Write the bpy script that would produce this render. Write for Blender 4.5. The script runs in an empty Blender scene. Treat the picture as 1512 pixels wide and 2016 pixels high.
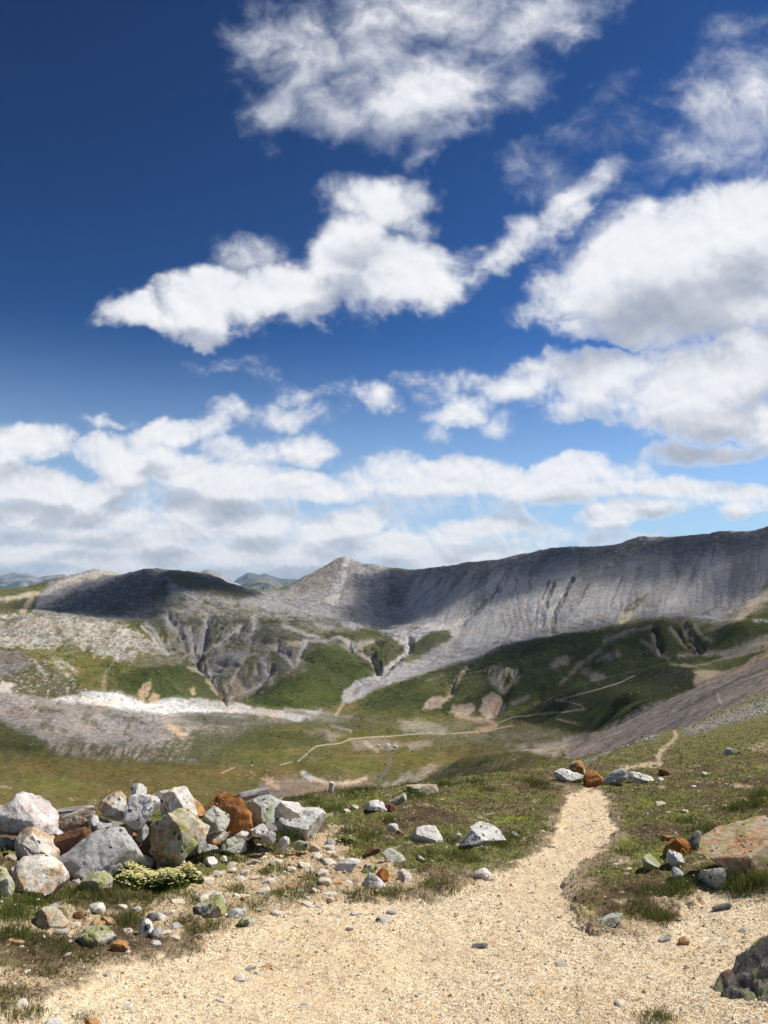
import bpy, bmesh, math, random
import numpy as np
from mathutils import Vector, Matrix

# ------------------------------------------------------------------ camera, sky, sun, exposure
scene = bpy.context.scene
COL = scene.collection
F_PX, CX, CY = 1514.0, 756.0, 1008.0          # focal length and centre, in photo pixels (1512 x 2016)
PITCH = math.radians(6.1)
cam_data = bpy.data.cameras.new("camera")
cam = bpy.data.objects.new("camera", cam_data)
COL.objects.link(cam)
cam_data.sensor_fit = 'VERTICAL'
cam_data.sensor_height = 36.0
cam_data.lens = 36.0 * F_PX / 2016.0
cam_data.clip_start = 0.05
cam_data.clip_end = 80000.0
cam.location = (0, 0, 0)
cam.rotation_euler = (math.radians(90) + PITCH, 0, 0)
scene.camera = cam
scene.view_settings.view_transform = 'Standard'
scene.view_settings.look = 'None'
scene.view_settings.gamma = 1.0
scene.view_settings.exposure = 0.18
scene.cycles.max_bounces = 6
scene.cycles.diffuse_bounces = 3
scene.cycles.transparent_max_bounces = 12
scene.cycles.volume_bounces = 0
scene.cycles.use_denoising = True

SUN_AZ, SUN_EL = math.radians(66), math.radians(51)
SUN_DIR = np.array([math.sin(SUN_AZ) * math.cos(SUN_EL), math.cos(SUN_AZ) * math.cos(SUN_EL), math.sin(SUN_EL)])
sun_data = bpy.data.lights.new("sun", 'SUN')
sun_data.energy = 5.0
sun_data.angle = math.radians(0.5)
sun_data.color = (1.0, 0.95, 0.87)
sun = bpy.data.objects.new("sun", sun_data)
COL.objects.link(sun)
sun.rotation_euler = Vector(-SUN_DIR).to_track_quat('-Z', 'Y').to_euler()
sun.location = (40, 20, 60)


def dirs(px, py):
    """unit-free ray direction(s) of photo pixels, y forward, z up"""
    dx = (np.asarray(px, float) - CX) / F_PX
    dy = (CY - np.asarray(py, float)) / F_PX
    c, s = math.cos(PITCH), math.sin(PITCH)
    return np.stack([dx, c - s * dy, s + c * dy], -1)


def pt(px, py, r):
    """point at horizontal distance r from the camera seen at photo pixel px, py"""
    d = dirs(px, py)
    h = np.hypot(d[..., 0], d[..., 1])
    return d * (np.asarray(r, float) / h)[..., None]


def to_px(P):
    P = np.asarray(P, float)
    c, s = math.cos(PITCH), math.sin(PITCH)
    yf = c * P[..., 1] + s * P[..., 2]
    zu = -s * P[..., 1] + c * P[..., 2]
    yf = np.where(yf < 1e-3, 1e-3, yf)
    return CX + F_PX * P[..., 0] / yf, CY - F_PX * zu / yf


class G:
    """tiny helper round a node tree"""
    def __init__(self, tree):
        self.t = tree; self.n = tree.nodes; self.l = tree.links
    def put(self, sock, v):
        if v is None: return
        if isinstance(v, bpy.types.NodeSocket): self.l.new(v, sock)
        else:
            try: sock.default_value = v
            except Exception:
                sock.default_value = (*v, 1.0) if len(v) == 3 else v
    def node(self, t, ins=None, **kw):
        nd = self.n.new(t)
        for k, v in kw.items(): setattr(nd, k, v)
        for k, v in (ins or {}).items(): self.put(nd.inputs[k], v)
        return nd
    def m(self, op, a, b=None, c=None, clamp=False):
        nd = self.n.new('ShaderNodeMath'); nd.operation = op; nd.use_clamp = clamp
        for i, v in enumerate((a, b, c)): self.put(nd.inputs[i], v)
        return nd.outputs[0]
    def vm(self, op, a, b=None, out=0):
        nd = self.n.new('ShaderNodeVectorMath'); nd.operation = op
        self.put(nd.inputs[0], a); self.put(nd.inputs[1], b)
        return nd.outputs[out]
    def ss(self, x, a, b, lo=0.0, hi=1.0, kind='SMOOTHSTEP'):
        nd = self.n.new('ShaderNodeMapRange'); nd.interpolation_type = kind; nd.clamp = True
        for i, v in enumerate((x, a, b, lo, hi)): self.put(nd.inputs[i], v)
        return nd.outputs[0]
    def noise(self, vec, scale, detail=4, rough=0.55, lac=2.0, out='Fac', dist=0.0):
        nd = self.node('ShaderNodeTexNoise', {'Vector': vec, 'Scale': scale, 'Detail': detail, 'Roughness': rough, 'Lacunarity': lac, 'Distortion': dist})
        return nd.outputs[out]
    def mix(self, f, a, b, blend='MIX'):
        nd = self.n.new('ShaderNodeMix'); nd.data_type = 'RGBA'; nd.blend_type = blend
        self.put(nd.inputs[0], f); self.put(nd.inputs[6], a); self.put(nd.inputs[7], b)
        return nd.outputs[2]


world = bpy.data.worlds.new("World")
scene.world = world
world.use_nodes = True
world.node_tree.nodes.clear()

# ---- cloud masses of the sky: photo-pixel ellipses turned into sky directions (x/y, z/y)
# (cx, cy, rx, ry, tilt, weight)
CLOUDS = [
    (330, 1075, 640, 115, 0, .72), (860, 1085, 300, 64, 0, .62), (700, 1150, 500, 40, 0, .6), (300, 985, 420, 60, 0, .55), (900, 990, 260, 40, 0, .35),
    # torn mass at the top
    (600, 110, 160, 130, -30, .66), (545, 225, 90, 70, -15, .56), (820, 20, 260, 110, 5, .85), (840, 190, 190, 120, 15, 1.0), (720, 120, 160, 120, 0, .70), (860, 285, 90, 45, 15, .55),
    (1070, 35, 200, 75, 12, .74), (690, 230, 140, 80, -25, .62), (1000, 170, 120, 80, 40, .46), (660, 30, 120, 70, 0, .42), (950, 90, 120, 80, 0, .5),
    # torn, right edge
    (1460, 180, 170, 95, 20, .74), (1400, 270, 150, 80, 25, .62), (1450, 80, 100, 60, 10, .34), (1290, 330, 90, 50, 20, .36), (1500, 280, 150, 90, 20, .52),
    (1210, 180, 70, 28, 25, .14), (1075, 345, 90, 80, -20, .44), (1180, 250, 90, 60, 30, .10),
    # middle cloud
    (275, 612, 95, 56, 12, 1.0), (400, 585, 150, 76, 14, 1.2), (560, 565, 160, 80, 10, 1.2), (680, 490, 110, 100, 40, 1.3),
    (735, 400, 105, 80, -12, 1.25), (790, 545, 150, 95, 0, 1.25), (395, 640, 70, 34, 0, .7), (490, 490, 70, 44, 10, .40), (820, 380, 50, 45, 0, .7),
    (905, 535, 100, 52, 28, .75), (1030, 470, 100, 46, 38, .72), (1130, 395, 110, 52, 42, .85), (820, 450, 50, 50, 0, .6), (960, 505, 90, 36, 40, .6), (1190, 345, 60, 40, 40, .6),
    # big cloud, right
    (1330, 500, 270, 135, 8, 1.6), (1460, 445, 200, 110, 5, 1.6), (1180, 555, 150, 90, 22, 1.35), (1420, 600, 240, 80, 0, 1.2), (1150, 620, 140, 50, 0, .8), (1320, 640, 210, 46, 0, .8),
    # lower right masses
    (1430, 730, 240, 85, 18, 1.5), (1400, 815, 200, 66, 4, 1.4), (1200, 745, 170, 60, 8, 1.1), (1080, 735, 140, 44, 8, .8), (1120, 790, 120, 42, -10, .65), (1310, 790, 130, 60, 10, 1.1), (1330, 690, 120, 40, 10, .8),
    # small ones
    (905, 805, 85, 36, 18, .66), (860, 765, 95, 32, -15, .42), (740, 792, 54, 34, 0, .50), (855, 852, 34, 24, 0, .48), (930, 745, 46, 32, 0, .46), (990, 822, 46, 30, 30, .38), (820, 745, 60, 24, 0, .3),
    (450, 705, 110, 18, 4, .20), (530, 715, 40, 28, 0, .20), (450, 805, 60, 28, -10, .55), (560, 820, 90, 36, 0, .5), (230, 825, 60, 12, 0, .22), (640, 770, 60, 16, 0, .12),
    # bank of cumulus, left
    (50, 870, 120, 50, 0, 1.1), (190, 878, 100, 40, 0, .9), (345, 852, 120, 46, 10, 1.2), (270, 900, 140, 38, 0, 1.0), (440, 885, 80, 40, 0, .6), (590, 890, 80, 42, 0, .75),
    (490, 900, 100, 36, 0, .65), (40, 955, 85, 42, 5, 1.4), (110, 962, 80, 46, 0, 1.4), (255, 932, 50, 46, 0, 1.5), (205, 965, 90, 40, 20, 1.4), (370, 935, 95, 44, -5, 1.4), (460, 955, 120, 48, 0, 1.4),
    (620, 965, 130, 38, -8, 1.2), (60, 1015, 150, 34, 0, 1.2), (220, 1015, 110, 30, 0, 1.2), (380, 1010, 110, 30, 0, 1.2), (180, 1055, 130, 26, 0, 1.2), (350, 1050, 130, 32, 0, 1.3), (520, 1030, 120, 34, 0, 1.2), (60, 1085, 130, 28, 0, 1.3), (220, 1105, 150, 26, 0, 1.3), (430, 1095, 150, 32, 0, 1.3), (600, 1090, 110, 40, 0, 1.3), (100, 1140, 200, 20, 0, 1.1), (400, 1140, 200, 24, 0, 1.1),
    (690, 1035, 100, 36, 8, 1.3), (760, 1075, 120, 40, 0, 1.3), (640, 1050, 60, 34, 0, 1.3), (930, 1045, 130, 30, 6, 1.1), (850, 1085, 160, 32, 0, 1.1), (950, 1098, 50, 22, 15, 1.3), (870, 1110, 140, 26, 0, 1.0), (-60, 960, 120, 130, 0, 1.2), (560, 1150, 160, 20, 0, .9),
    # bank, right
    (830, 925, 170, 38, 0, .95), (820, 958, 120, 34, 0, 1.0), (960, 950, 160, 44, 0, 1.15), (1120, 930, 95, 46, 5, 1.2), (1100, 965, 160, 34, 0, 1.05), (700, 955, 70, 36, 0, .85), (770, 905, 90, 22, 0, .5),
    (1230, 930, 100, 40, 0, .75), (1330, 905, 90, 34, -5, .7), (1430, 892, 80, 26, 10, .8), (1320, 965, 210, 26, -3, .95), (1480, 975, 130, 26, 0, .95),
    (1210, 1010, 90, 32, 6, 1.15), (1290, 1005, 110, 24, 8, .75), (1470, 1000, 60, 32, 0, .8), (1190, 1055, 160, 20, 0, .45), (1080, 1040, 120, 16, 0, .3), (1600, 560, 200, 220, 0, 1.2), (1600, 830, 180, 80, 0, 1.0),
]


def build_cloud_group():
    gt = bpy.data.node_groups.new("cloud_density", 'ShaderNodeTree')
    gt.interface.new_socket(name="Vector", in_out='INPUT', socket_type='NodeSocketVector')
    gt.interface.new_socket(name="Mass", in_out='OUTPUT', socket_type='NodeSocketFloat')
    g = G(gt)
    gi = g.node('NodeGroupInput'); go = g.node('NodeGroupOutput')
    v = gi.outputs[0]
    sep = g.node('ShaderNodeSeparateXYZ', {0: v})
    # bend the outlines of the masses
    w1 = g.noise(v, 9.0, 4, .6, out='Color')
    w1 = g.vm('SUBTRACT', w1, (.5, .5, .5))
    lowf = g.ss(sep.outputs[1], .10, .30, .35, 1.0)
    sc = g.node('ShaderNodeVectorMath', operation='SCALE'); g.put(sc.inputs[0], w1); g.put(sc.inputs['Scale'], g.m('MULTIPLY', lowf, .11))
    vv = g.vm('ADD', v, sc.outputs[0])
    sv = g.node('ShaderNodeSeparateXYZ', {0: vv})
    # outside the seen part of the sky: broken cloud all round
    au = g.m('ABSOLUTE', sep.outputs[0])
    E = g.ss(au, .62, 1.1, -1.2, -.05)
    for cx, cy, rx, ry, rot, w in CLOUDS:
        d = dirs(cx, cy); c = (d[0] / d[1], d[2] / d[1], 0.0)
        # the running value rides along in z (divided away) so that the masses are worked out one after another
        cv = g.node('ShaderNodeCombineXYZ', {0: sv.outputs[0], 1: sv.outputs[1], 2: E}).outputs[0]
        mp = g.node('ShaderNodeMapping', {'Vector': cv, 'Location': c, 'Rotation': (0, 0, math.radians(rot)),
                                         'Scale': (rx * 1.04 / F_PX, ry * 1.0 / F_PX, 1e5)}, vector_type='TEXTURE')
        q = g.vm('DOT_PRODUCT', mp.outputs[0], mp.outputs[0], out='Value')
        e = g.m('MULTIPLY_ADD', q, -w, w)
        e = g.m('MAXIMUM', e, -.9)
        sm = g.n.new('ShaderNodeMath'); sm.operation = 'SMOOTH_MAX'
        g.put(sm.inputs[0], E); g.put(sm.inputs[1], e); sm.inputs[2].default_value = .30
        E = sm.outputs[0]
    g.put(go.inputs[0], E)
    return gt


def build_world():
    g = G(world.node_tree)
    out = g.node('ShaderNodeOutputWorld')
    tc = g.node('ShaderNodeTexCoord')
    d = tc.outputs['Generated']
    sep = g.node('ShaderNodeSeparateXYZ', {0: d})
    yy = g.m('MAXIMUM', g.m('ABSOLUTE', sep.outputs[1]), .05)
    uv = g.node('ShaderNodeCombineXYZ', {0: g.m('DIVIDE', sep.outputs[0], yy), 1: g.m('DIVIDE', sep.outputs[2], yy), 2: 0.0}).outputs[0]
    sky = g.node('ShaderNodeTexSky', sky_type='NISHITA', sun_disc=False, sun_elevation=SUN_EL, sun_rotation=SUN_AZ,
                 altitude=2500, air_density=1.0, dust_density=.1, ozone_density=2.0)
    k = g.node('ShaderNodeVectorMath', operation='SCALE'); g.put(k.inputs[0], sky.outputs[0]); k.inputs['Scale'].default_value = .1
    gm = g.node('ShaderNodeGamma', {'Color': k.outputs[0], 'Gamma': SKY_GAMMA})
    k2 = g.node('ShaderNodeVectorMath', operation='SCALE'); g.put(k2.inputs[0], gm.outputs[0]); k2.inputs['Scale'].default_value = 10.0
    skyc = g.mix(1.0, k2.outputs[0], SKY_TINT, 'MULTIPLY')
    skyc = g.mix(g.ss(sep.outputs[2], .34, -.03), skyc, (4.9, 6.6, 8.6, 1))
    bs = g.node('ShaderNodeBackground', {'Color': skyc, 'Strength': SKY_STRENGTH})
    # the part of the sky with the modelled cloud masses
    au = g.m('DIVIDE', g.m('ABSOLUTE', sep.outputs[0]), g.m('MAXIMUM', sep.outputs[1], .01))
    win = g.m('MULTIPLY', g.m('LESS_THAN', au, .8), g.m('GREATER_THAN', sep.outputs[1], .05))
    win = g.m('MULTIPLY', win, g.m('GREATER_THAN', sep.outputs[2], -.01))
    # elsewhere: broken cloud
    nz = g.noise(g.vm('MULTIPLY', d, (1, 1, 1.8)), 2.6, 5, .6)
    rest = g.node('ShaderNodeMixShader', {0: g.m('MULTIPLY', g.ss(nz, .55, .68), g.ss(sep.outputs[2], -.02, .05)), 1: bs.outputs[0],
                  2: g.node('ShaderNodeBackground', {'Color': (.42, .46, .54, 1), 'Strength': CLOUD_STRENGTH}).outputs[0]})
    grp = build_cloud_group()
    def cd(vec):
        nd = g.n.new('ShaderNodeGroup'); nd.node_tree = grp; g.put(nd.inputs[0], vec); return nd.outputs
    lowv = g.ss(sep.outputs[2], .03, .30, .34, 1.0)
    def off(x, y):
        k = g.node('ShaderNodeVectorMath', operation='SCALE'); g.put(k.inputs[0], (x, y, 0)); g.put(k.inputs['Scale'], lowv)
        return g.vm('ADD', uv, k.outputs[0])
    def det(vec):
        """billows and wisps"""
        w = g.vm('SUBTRACT', g.noise(vec, 6.0, 3, .6, out='Color'), (.5, .5, .5))
        k = g.node('ShaderNodeVectorMath', operation='SCALE'); g.put(k.inputs[0], w); k.inputs['Scale'].default_value = .10
        p = g.vm('ADD', vec, k.outputs[0])
        fb = g.m('SUBTRACT', g.noise(g.vm('MULTIPLY', p, (1.0, 1.2, 1.0)), 12.0, 8, g.ss(sep.outputs[2], .06, .30, .72, .59)), .5)
        vo = g.node('ShaderNodeTexVoronoi', {'Vector': g.vm('MULTIPLY', p, (1.0, 1.15, 1.0)), 'Scale': 17.0, 'Detail': 3.0, 'Roughness': .55, 'Lacunarity': 2.3, 'Smoothness': .35}, feature='SMOOTH_F1', voronoi_dimensions='2D', normalize=True)
        bi = g.m('SUBTRACT', .36, vo.outputs['Distance'])
        return fb, bi
    Ea, Ec = cd(uv)[0], cd(off(.016, .080))[0]
    fa, ba = det(uv); fb_, bb = det(off(.007, .013))
    wisp = g.m('MULTIPLY', g.ss(sep.outputs[2], .30, .52), .8)         # the highest clouds are torn, the low ones billow
    bamp = g.m('MULTIPLY_ADD', wisp, -.85, 1.05)
    def dens(E, f, bl): return g.m('ADD', g.m('MULTIPLY_ADD', f, 2.0, E), g.m('MULTIPLY', bl, bamp))
    D, Db = dens(Ea, fa, ba), dens(Ea, fb_, bb)
    alpha = g.ss(D, -.12, g.m('MULTIPLY_ADD', wisp, .35, .98))
    grad = g.m('SUBTRACT', Ec, g.m('MULTIPLY', Ea, .75))
    sh = g.m('MULTIPLY', g.ss(g.m('MULTIPLY_ADD', fb_, 1.0, grad), -.40, 1.45), g.ss(D, .1, .9))
    sh = g.m('MULTIPLY', sh, SHADE)
    emb = g.m('MULTIPLY', g.m('SUBTRACT', D, Db), g.ss(sep.outputs[2], .08, .30, EMB * 1.7, EMB))
    sh = g.m('SUBTRACT', g.m('ADD', sh, .10), emb, clamp=True)
    base = g.node('ShaderNodeValToRGB')
    g.put(base.inputs[0], sh)
    el0 = base.color_ramp.elements
    el0[0].position = 0.0; el0[0].color = (.93, .935, .95, 1)
    el0[1].position = 1.0; el0[1].color = (.36, .405, .49, 1)
    e = el0.new(.22); e.color = (.79, .81, .86, 1)
    e = el0.new(.5); e.color = (.58, .615, .69, 1)
    thin = g.ss(D, .0, g.m('MULTIPLY_ADD', wisp, .7, .5))
    cc = g.mix(thin, (.46, .52, .66, 1), base.outputs[0])
    bc = g.node('ShaderNodeBackground', {'Color': cc, 'Strength': CLOUD_STRENGTH})
    mx = g.node('ShaderNodeMixShader', {0: alpha, 1: bs.outputs[0], 2: bc.outputs[0]})
    fin = g.node('ShaderNodeMixShader', {0: win, 1: rest.outputs[0], 2: mx.outputs[0]})
    g.l.new(fin.outputs[0], out.inputs[0])


SHADE, EMB = .88, .26
SKY_GAMMA, SKY_STRENGTH, SKY_TINT, CLOUD_STRENGTH = 2.05, .085, (1.75, 2.28, 2.02, 1), .90
build_world()
world.cycles.sampling_method = 'MANUAL'
world.cycles.sample_map_resolution = 512
scene.cycles.use_adaptive_sampling = True
scene.cycles.adaptive_threshold = .02
scene.cycles.adaptive_min_samples = 16

# ------------------------------------------------------------------ numeric noise
_rs = np.random.RandomState(7)
_perm = np.concatenate([_rs.permutation(256)] * 3).astype(np.int32)
_ga = _rs.rand(256) * 2 * np.pi
_g2 = np.stack([np.cos(_ga), np.sin(_ga)], -1).astype(np.float32)
_g3 = _rs.randn(256, 3).astype(np.float32); _g3 /= np.linalg.norm(_g3, axis=1, keepdims=True)


def pn2(x, y):
    """2-D gradient noise, about -0.7 .. 0.7"""
    x = np.asarray(x, np.float64); y = np.asarray(y, np.float64)
    xi = np.floor(x); yi = np.floor(y)
    fx = (x - xi).astype(np.float32); fy = (y - yi).astype(np.float32)
    xi = xi.astype(np.int64) & 255; yi = yi.astype(np.int64) & 255
    u = fx * fx * fx * (fx * (fx * 6 - 15) + 10); v = fy * fy * fy * (fy * (fy * 6 - 15) + 10)
    def c(dx, dy):
        g = _g2[_perm[_perm[(xi + dx)] + yi + dy]]
        return g[..., 0] * (fx - dx) + g[..., 1] * (fy - dy)
    a = c(0, 0); b = c(1, 0); a = a + u * (b - a)
    d = c(0, 1); e = c(1, 1); d = d + u * (e - d)
    return a + v * (d - a)


def fbm2(x, y, oct=5, rough=.5, lac=2.03):
    s = 0; a = 1.0; n = 0
    for i in range(oct):
        s = s + a * pn2(x + 17.3 * i, y - 9.1 * i); n += a; a *= rough; x = x * lac; y = y * lac
    return s / n * 1.6


def ridge2(x, y, oct=5, rough=.5, lac=2.03):
    s = 0; a = 1.0; n = 0
    for i in range(oct):
        s = s + a * (1 - np.abs(pn2(x + 31.7 * i, y + 5.3 * i)) * 2.4); n += a; a *= rough; x = x * lac; y = y * lac
    return s / n


def pn3(p):
    p = np.asarray(p, np.float64); pi = np.floor(p); f = (p - pi).astype(np.float32); pi = pi.astype(np.int64) & 255
    w = f * f * f * (f * (f * 6 - 15) + 10)
    def c(i, j, k):
        g = _g3[_perm[_perm[_perm[pi[:, 0] + i] + pi[:, 1] + j] + pi[:, 2] + k]]
        return g[:, 0] * (f[:, 0] - i) + g[:, 1] * (f[:, 1] - j) + g[:, 2] * (f[:, 2] - k)
    r = 0
    for i in (0, 1):
        for j in (0, 1):
            for k in (0, 1):
                r = r + c(i, j, k) * np.where(i, w[:, 0], 1 - w[:, 0]) * np.where(j, w[:, 1], 1 - w[:, 1]) * np.where(k, w[:, 2], 1 - w[:, 2])
    return r


def fbm3(p, oct=4, rough=.5):
    s = 0; a = 1.0; n = 0
    for i in range(oct):
        s = s + a * pn3(p + 13.7 * i); n += a; a *= rough; p = p * 2.05
    return s / n * 1.6


def sstep(x, a, b):
    t = np.clip((x - a) / (b - a), 0, 1); return t * t * (3 - 2 * t)


# ------------------------------------------------------------------ the lie of the land
# every line below follows something seen in the place; each point is (photo x, photo y, metres away)
LAND = [
    # the ground at the feet
    [(-300, 2016, 3.45), (756, 2016, 3.5), (1800, 2016, 3.4)],
    [(-300, 1900, 4.2), (756, 1900, 4.22), (1800, 1900, 4.05)],
    [(-300, 1800, 5.0), (756, 1800, 5.0), (1300, 1800, 4.95), (1800, 1790, 4.8)],
    [(-300, 1740, 5.6), (500, 1740, 5.65), (1100, 1740, 5.6), (1800, 1725, 5.4)],
    [(-300, 1690, 6.2), (500, 1695, 6.25), (1100, 1695, 6.25), (1512, 1680, 6.1), (1800, 1660, 6.0)],
    [(-300, 1650, 6.9), (500, 1650, 7.05), (1100, 1650, 7.2), (1512, 1630, 7.3), (1800, 1600, 7.3)],
    [(500, 1610, 7.9), (800, 1605, 8.1), (1150, 1600, 8.6), (1350, 1590, 9.0), (1512, 1570, 9.5), (1800, 1520, 10)],
    [(700, 1580, 9.0), (900, 1570, 9.4), (1060, 1562, 10.2), (1150, 1562, 10.4), (1250, 1550, 11.2), (1400, 1535, 12.3), (1512, 1520, 13.5), (1800, 1450, 15)],
    [(1060, 1535, 12.2), (1150, 1538, 12.2), (1230, 1525, 13.2), (1330, 1510, 15), (1440, 1490, 17.5), (1512, 1475, 19.5), (1800, 1400, 24)],
    [(1200, 1500, 17), (1300, 1485, 20), (1400, 1460, 25), (1512, 1430, 31), (1800, 1340, 40)],
    [(1260, 1468, 27), (1330, 1452, 31), (1400, 1430, 36), (1512, 1398, 46), (1800, 1305, 60)],
    # edge where that ground drops away
    [(-300, 1625, 7.9), (0, 1618, 8.0), (200, 1612, 8.2), (400, 1600, 8.5), (550, 1578, 9.3), (650, 1562, 10), (760, 1549, 10.6), (900, 1536, 11.8),
     (1000, 1522, 13.6), (1100, 1501, 17.5), (1180, 1485, 23), (1250, 1458, 33), (1330, 1438, 38), (1400, 1405, 50), (1450, 1388, 58), (1512, 1368, 68), (1650, 1315, 85), (1800, 1260, 100)],
    # scree slope of the same hillside, lower and upper edge
    [(1130, 1480, 250), (1180, 1474, 240), (1300, 1436, 190), (1400, 1398, 165), (1512, 1360, 150), (1650, 1308, 150), (1800, 1250, 150)],
    [(1130, 1458, 420), (1180, 1441, 390), (1250, 1404, 330), (1320, 1377, 300), (1380, 1352, 275), (1450, 1322, 255), (1512, 1295, 240), (1800, 1180, 220)],
    # green hill beyond the scree: foot, crest
    [(1130, 1448, 520), (1250, 1395, 440), (1380, 1345, 365), (1512, 1288, 320), (1800, 1172, 300)],
    [(1040, 1392, 800), (1100, 1370, 760), (1180, 1342, 720), (1260, 1318, 680), (1330, 1305, 650), (1370, 1309, 630), (1440, 1300, 600), (1512, 1280, 570), (1800, 1160, 520)],
    # dark hills behind it
    [(1050, 1352, 1000), (1180, 1322, 1000), (1300, 1297, 950), (1400, 1285, 930), (1512, 1266, 880), (1800, 1150, 800)],
    [(885, 1318, 1500), (1010, 1267, 1500), (1150, 1245, 1350), (1230, 1237, 1290), (1290, 1226, 1250), (1350, 1230, 1230), (1400, 1247, 1250), (1440, 1230, 1120), (1512, 1205, 1050), (1800, 1100, 950)],
    # grey ridge: foot, middle, crest
    [(900, 1290, 1780), (1000, 1262, 1720), (1150, 1238, 1620), (1290, 1215, 1520), (1400, 1208, 1460), (1512, 1188, 1400), (1800, 1085, 1250)],
    [(850, 1215, 2300), (900, 1195, 2250), (1000, 1180, 2120), (1150, 1160, 1970), (1300, 1142, 1830), (1400, 1130, 1760), (1512, 1118, 1700), (1800, 1050, 1500)],
    [(777, 1129, 2950), (807, 1128, 2900), (840, 1120, 2850), (941, 1109.5, 2680), (1026, 1094, 2540), (1054, 1090, 2500), (1092, 1080, 2450), (1130, 1081, 2420), (1191, 1078, 2360),
     (1233, 1071, 2310), (1259, 1060, 2270), (1299, 1066, 2240), (1341, 1058, 2210), (1389, 1054, 2170), (1422, 1048, 2140), (1445, 1051, 2130), (1478, 1047, 2100), (1512, 1040, 2060), (1800, 985, 1800)],
    # pyramid peak and its two flanks
    [(500, 1169, 2650), (542, 1166, 2950), (565, 1161, 3050), (598, 1141, 3150), (631, 1120, 3230), (678, 1095, 3300), (691, 1101, 3280), (717, 1110, 3200), (741, 1111, 3130), (757, 1120, 3050), (777, 1129, 2950)],
    [(690, 1101, 3270), (700, 1140, 3000), (705, 1180, 2750), (712, 1220, 2450)],
    # rounded hump on the left
    [(-300, 1168, 2500), (0, 1164, 2600), (33, 1162, 2640), (66, 1159, 2680), (93, 1149, 2720), (132, 1138, 2800), (159, 1129.5, 2860), (178, 1123, 2900), (205, 1123, 2890), (251, 1134, 2780), (278, 1124.5, 2620),
     (291, 1122, 2600), (311, 1127, 2580), (334, 1124.5, 2560), (364, 1128, 2540), (397, 1134.5, 2510), (430, 1144, 2480), (463, 1157, 2480), (500, 1169, 2550)],
    [(-300, 1195, 2200), (0, 1192, 2300), (130, 1195, 2280), (250, 1175, 2440), (350, 1172, 2320), (480, 1200, 2200), (560, 1190, 2560), (640, 1170, 2860), (760, 1180, 2650), (800, 1185, 2500)],
    # broken limestone shelf and the gullied hills
    [(-300, 1215, 1850), (0, 1212, 1900), (60, 1206, 1950), (130, 1215, 1950), (200, 1226, 1900), (300, 1232, 1880), (350, 1222, 1980), (400, 1245, 1900), (450, 1225, 2020), (520, 1238, 1980), (580, 1228, 2120), (640, 1238, 2150), (720, 1238, 2250), (800, 1235, 2150)],
    [(-300, 1290, 1400), (0, 1288, 1450), (100, 1298, 1450), (200, 1308, 1450), (300, 1300, 1530), (345, 1280, 1640), (388, 1305, 1560), (430, 1285, 1660), (490, 1300, 1600), (545, 1268, 1760), (575, 1312, 1620), (610, 1265, 1800), (680, 1262, 1900), (720, 1285, 1820), (780, 1300, 1700), (850, 1285, 1780)],
    [(-300, 1350, 1240), (0, 1350, 1250), (100, 1366, 1230), (180, 1360, 1230), (260, 1344, 1280), (330, 1336, 1320), (395, 1345, 1320), (437, 1378, 1280), (480, 1330, 1430), (530, 1352, 1360), (600, 1325, 1480), (680, 1378, 1350), (760, 1340, 1500), (850, 1330, 1520), (930, 1338, 1380), (985, 1318, 1380)],
    [(437, 1388, 1240), (560, 1390, 1180), (680, 1396, 1240), (780, 1412, 1050), (850, 1400, 1050), (900, 1400, 980), (980, 1412, 900)],
    # white ridge in the middle of the valley
    [(-300, 1345, 960), (0, 1361, 960), (43, 1364, 960), (83, 1371, 960), (109, 1376, 955), (165, 1364, 980), (192, 1362, 985), (231, 1364, 985), (258, 1374, 975), (291, 1382, 970), (317, 1377, 975), (350, 1371, 985), (374, 1379, 985), (413, 1382, 990), (456, 1382, 1000), (500, 1392, 990), (560, 1400, 980), (620, 1405, 970), (700, 1413, 940), (780, 1420, 900)],
    [(-300, 1420, 800), (0, 1420, 820), (150, 1422, 830), (300, 1412, 855), (420, 1412, 880), (520, 1428, 845), (650, 1430, 850), (760, 1436, 815), (880, 1442, 770), (940, 1412, 840), (1000, 1428, 750), (1090, 1418, 720)],
    [(-300, 1462, 660), (0, 1472, 640), (120, 1484, 600), (250, 1494, 590), (380, 1502, 580), (450, 1482, 640), (560, 1476, 660), (680, 1482, 650), (780, 1476, 660), (900, 1474, 600), (1000, 1458, 560), (1090, 1452, 530)],
    # near meadow of the valley
    [(-300, 1468, 555), (0, 1476, 545), (150, 1487, 530), (300, 1498, 520), (400, 1505, 510), (480, 1502, 530)],
    [(-300, 1570, 400), (0, 1556, 420), (200, 1548, 430), (350, 1552, 420), (480, 1532, 450), (600, 1545, 430), (680, 1532, 440), (760, 1518, 465), (830, 1508, 480)],
    [(-300, 1600, 370), (0, 1590, 385), (200, 1590, 385), (400, 1585, 390), (560, 1570, 400), (700, 1552, 420)],
    # green bank on the right of it
    [(840, 1512, 430), (900, 1492, 380), (960, 1482, 345), (1040, 1478, 315), (1090, 1487, 295)],
    [(830, 1545, 395), (900, 1528, 350), (960, 1515, 315), (1040, 1502, 285), (1080, 1498, 278)],
    [(1000, 1472, 430), (1100, 1474, 385), (1180, 1466, 375)],
]
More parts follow.
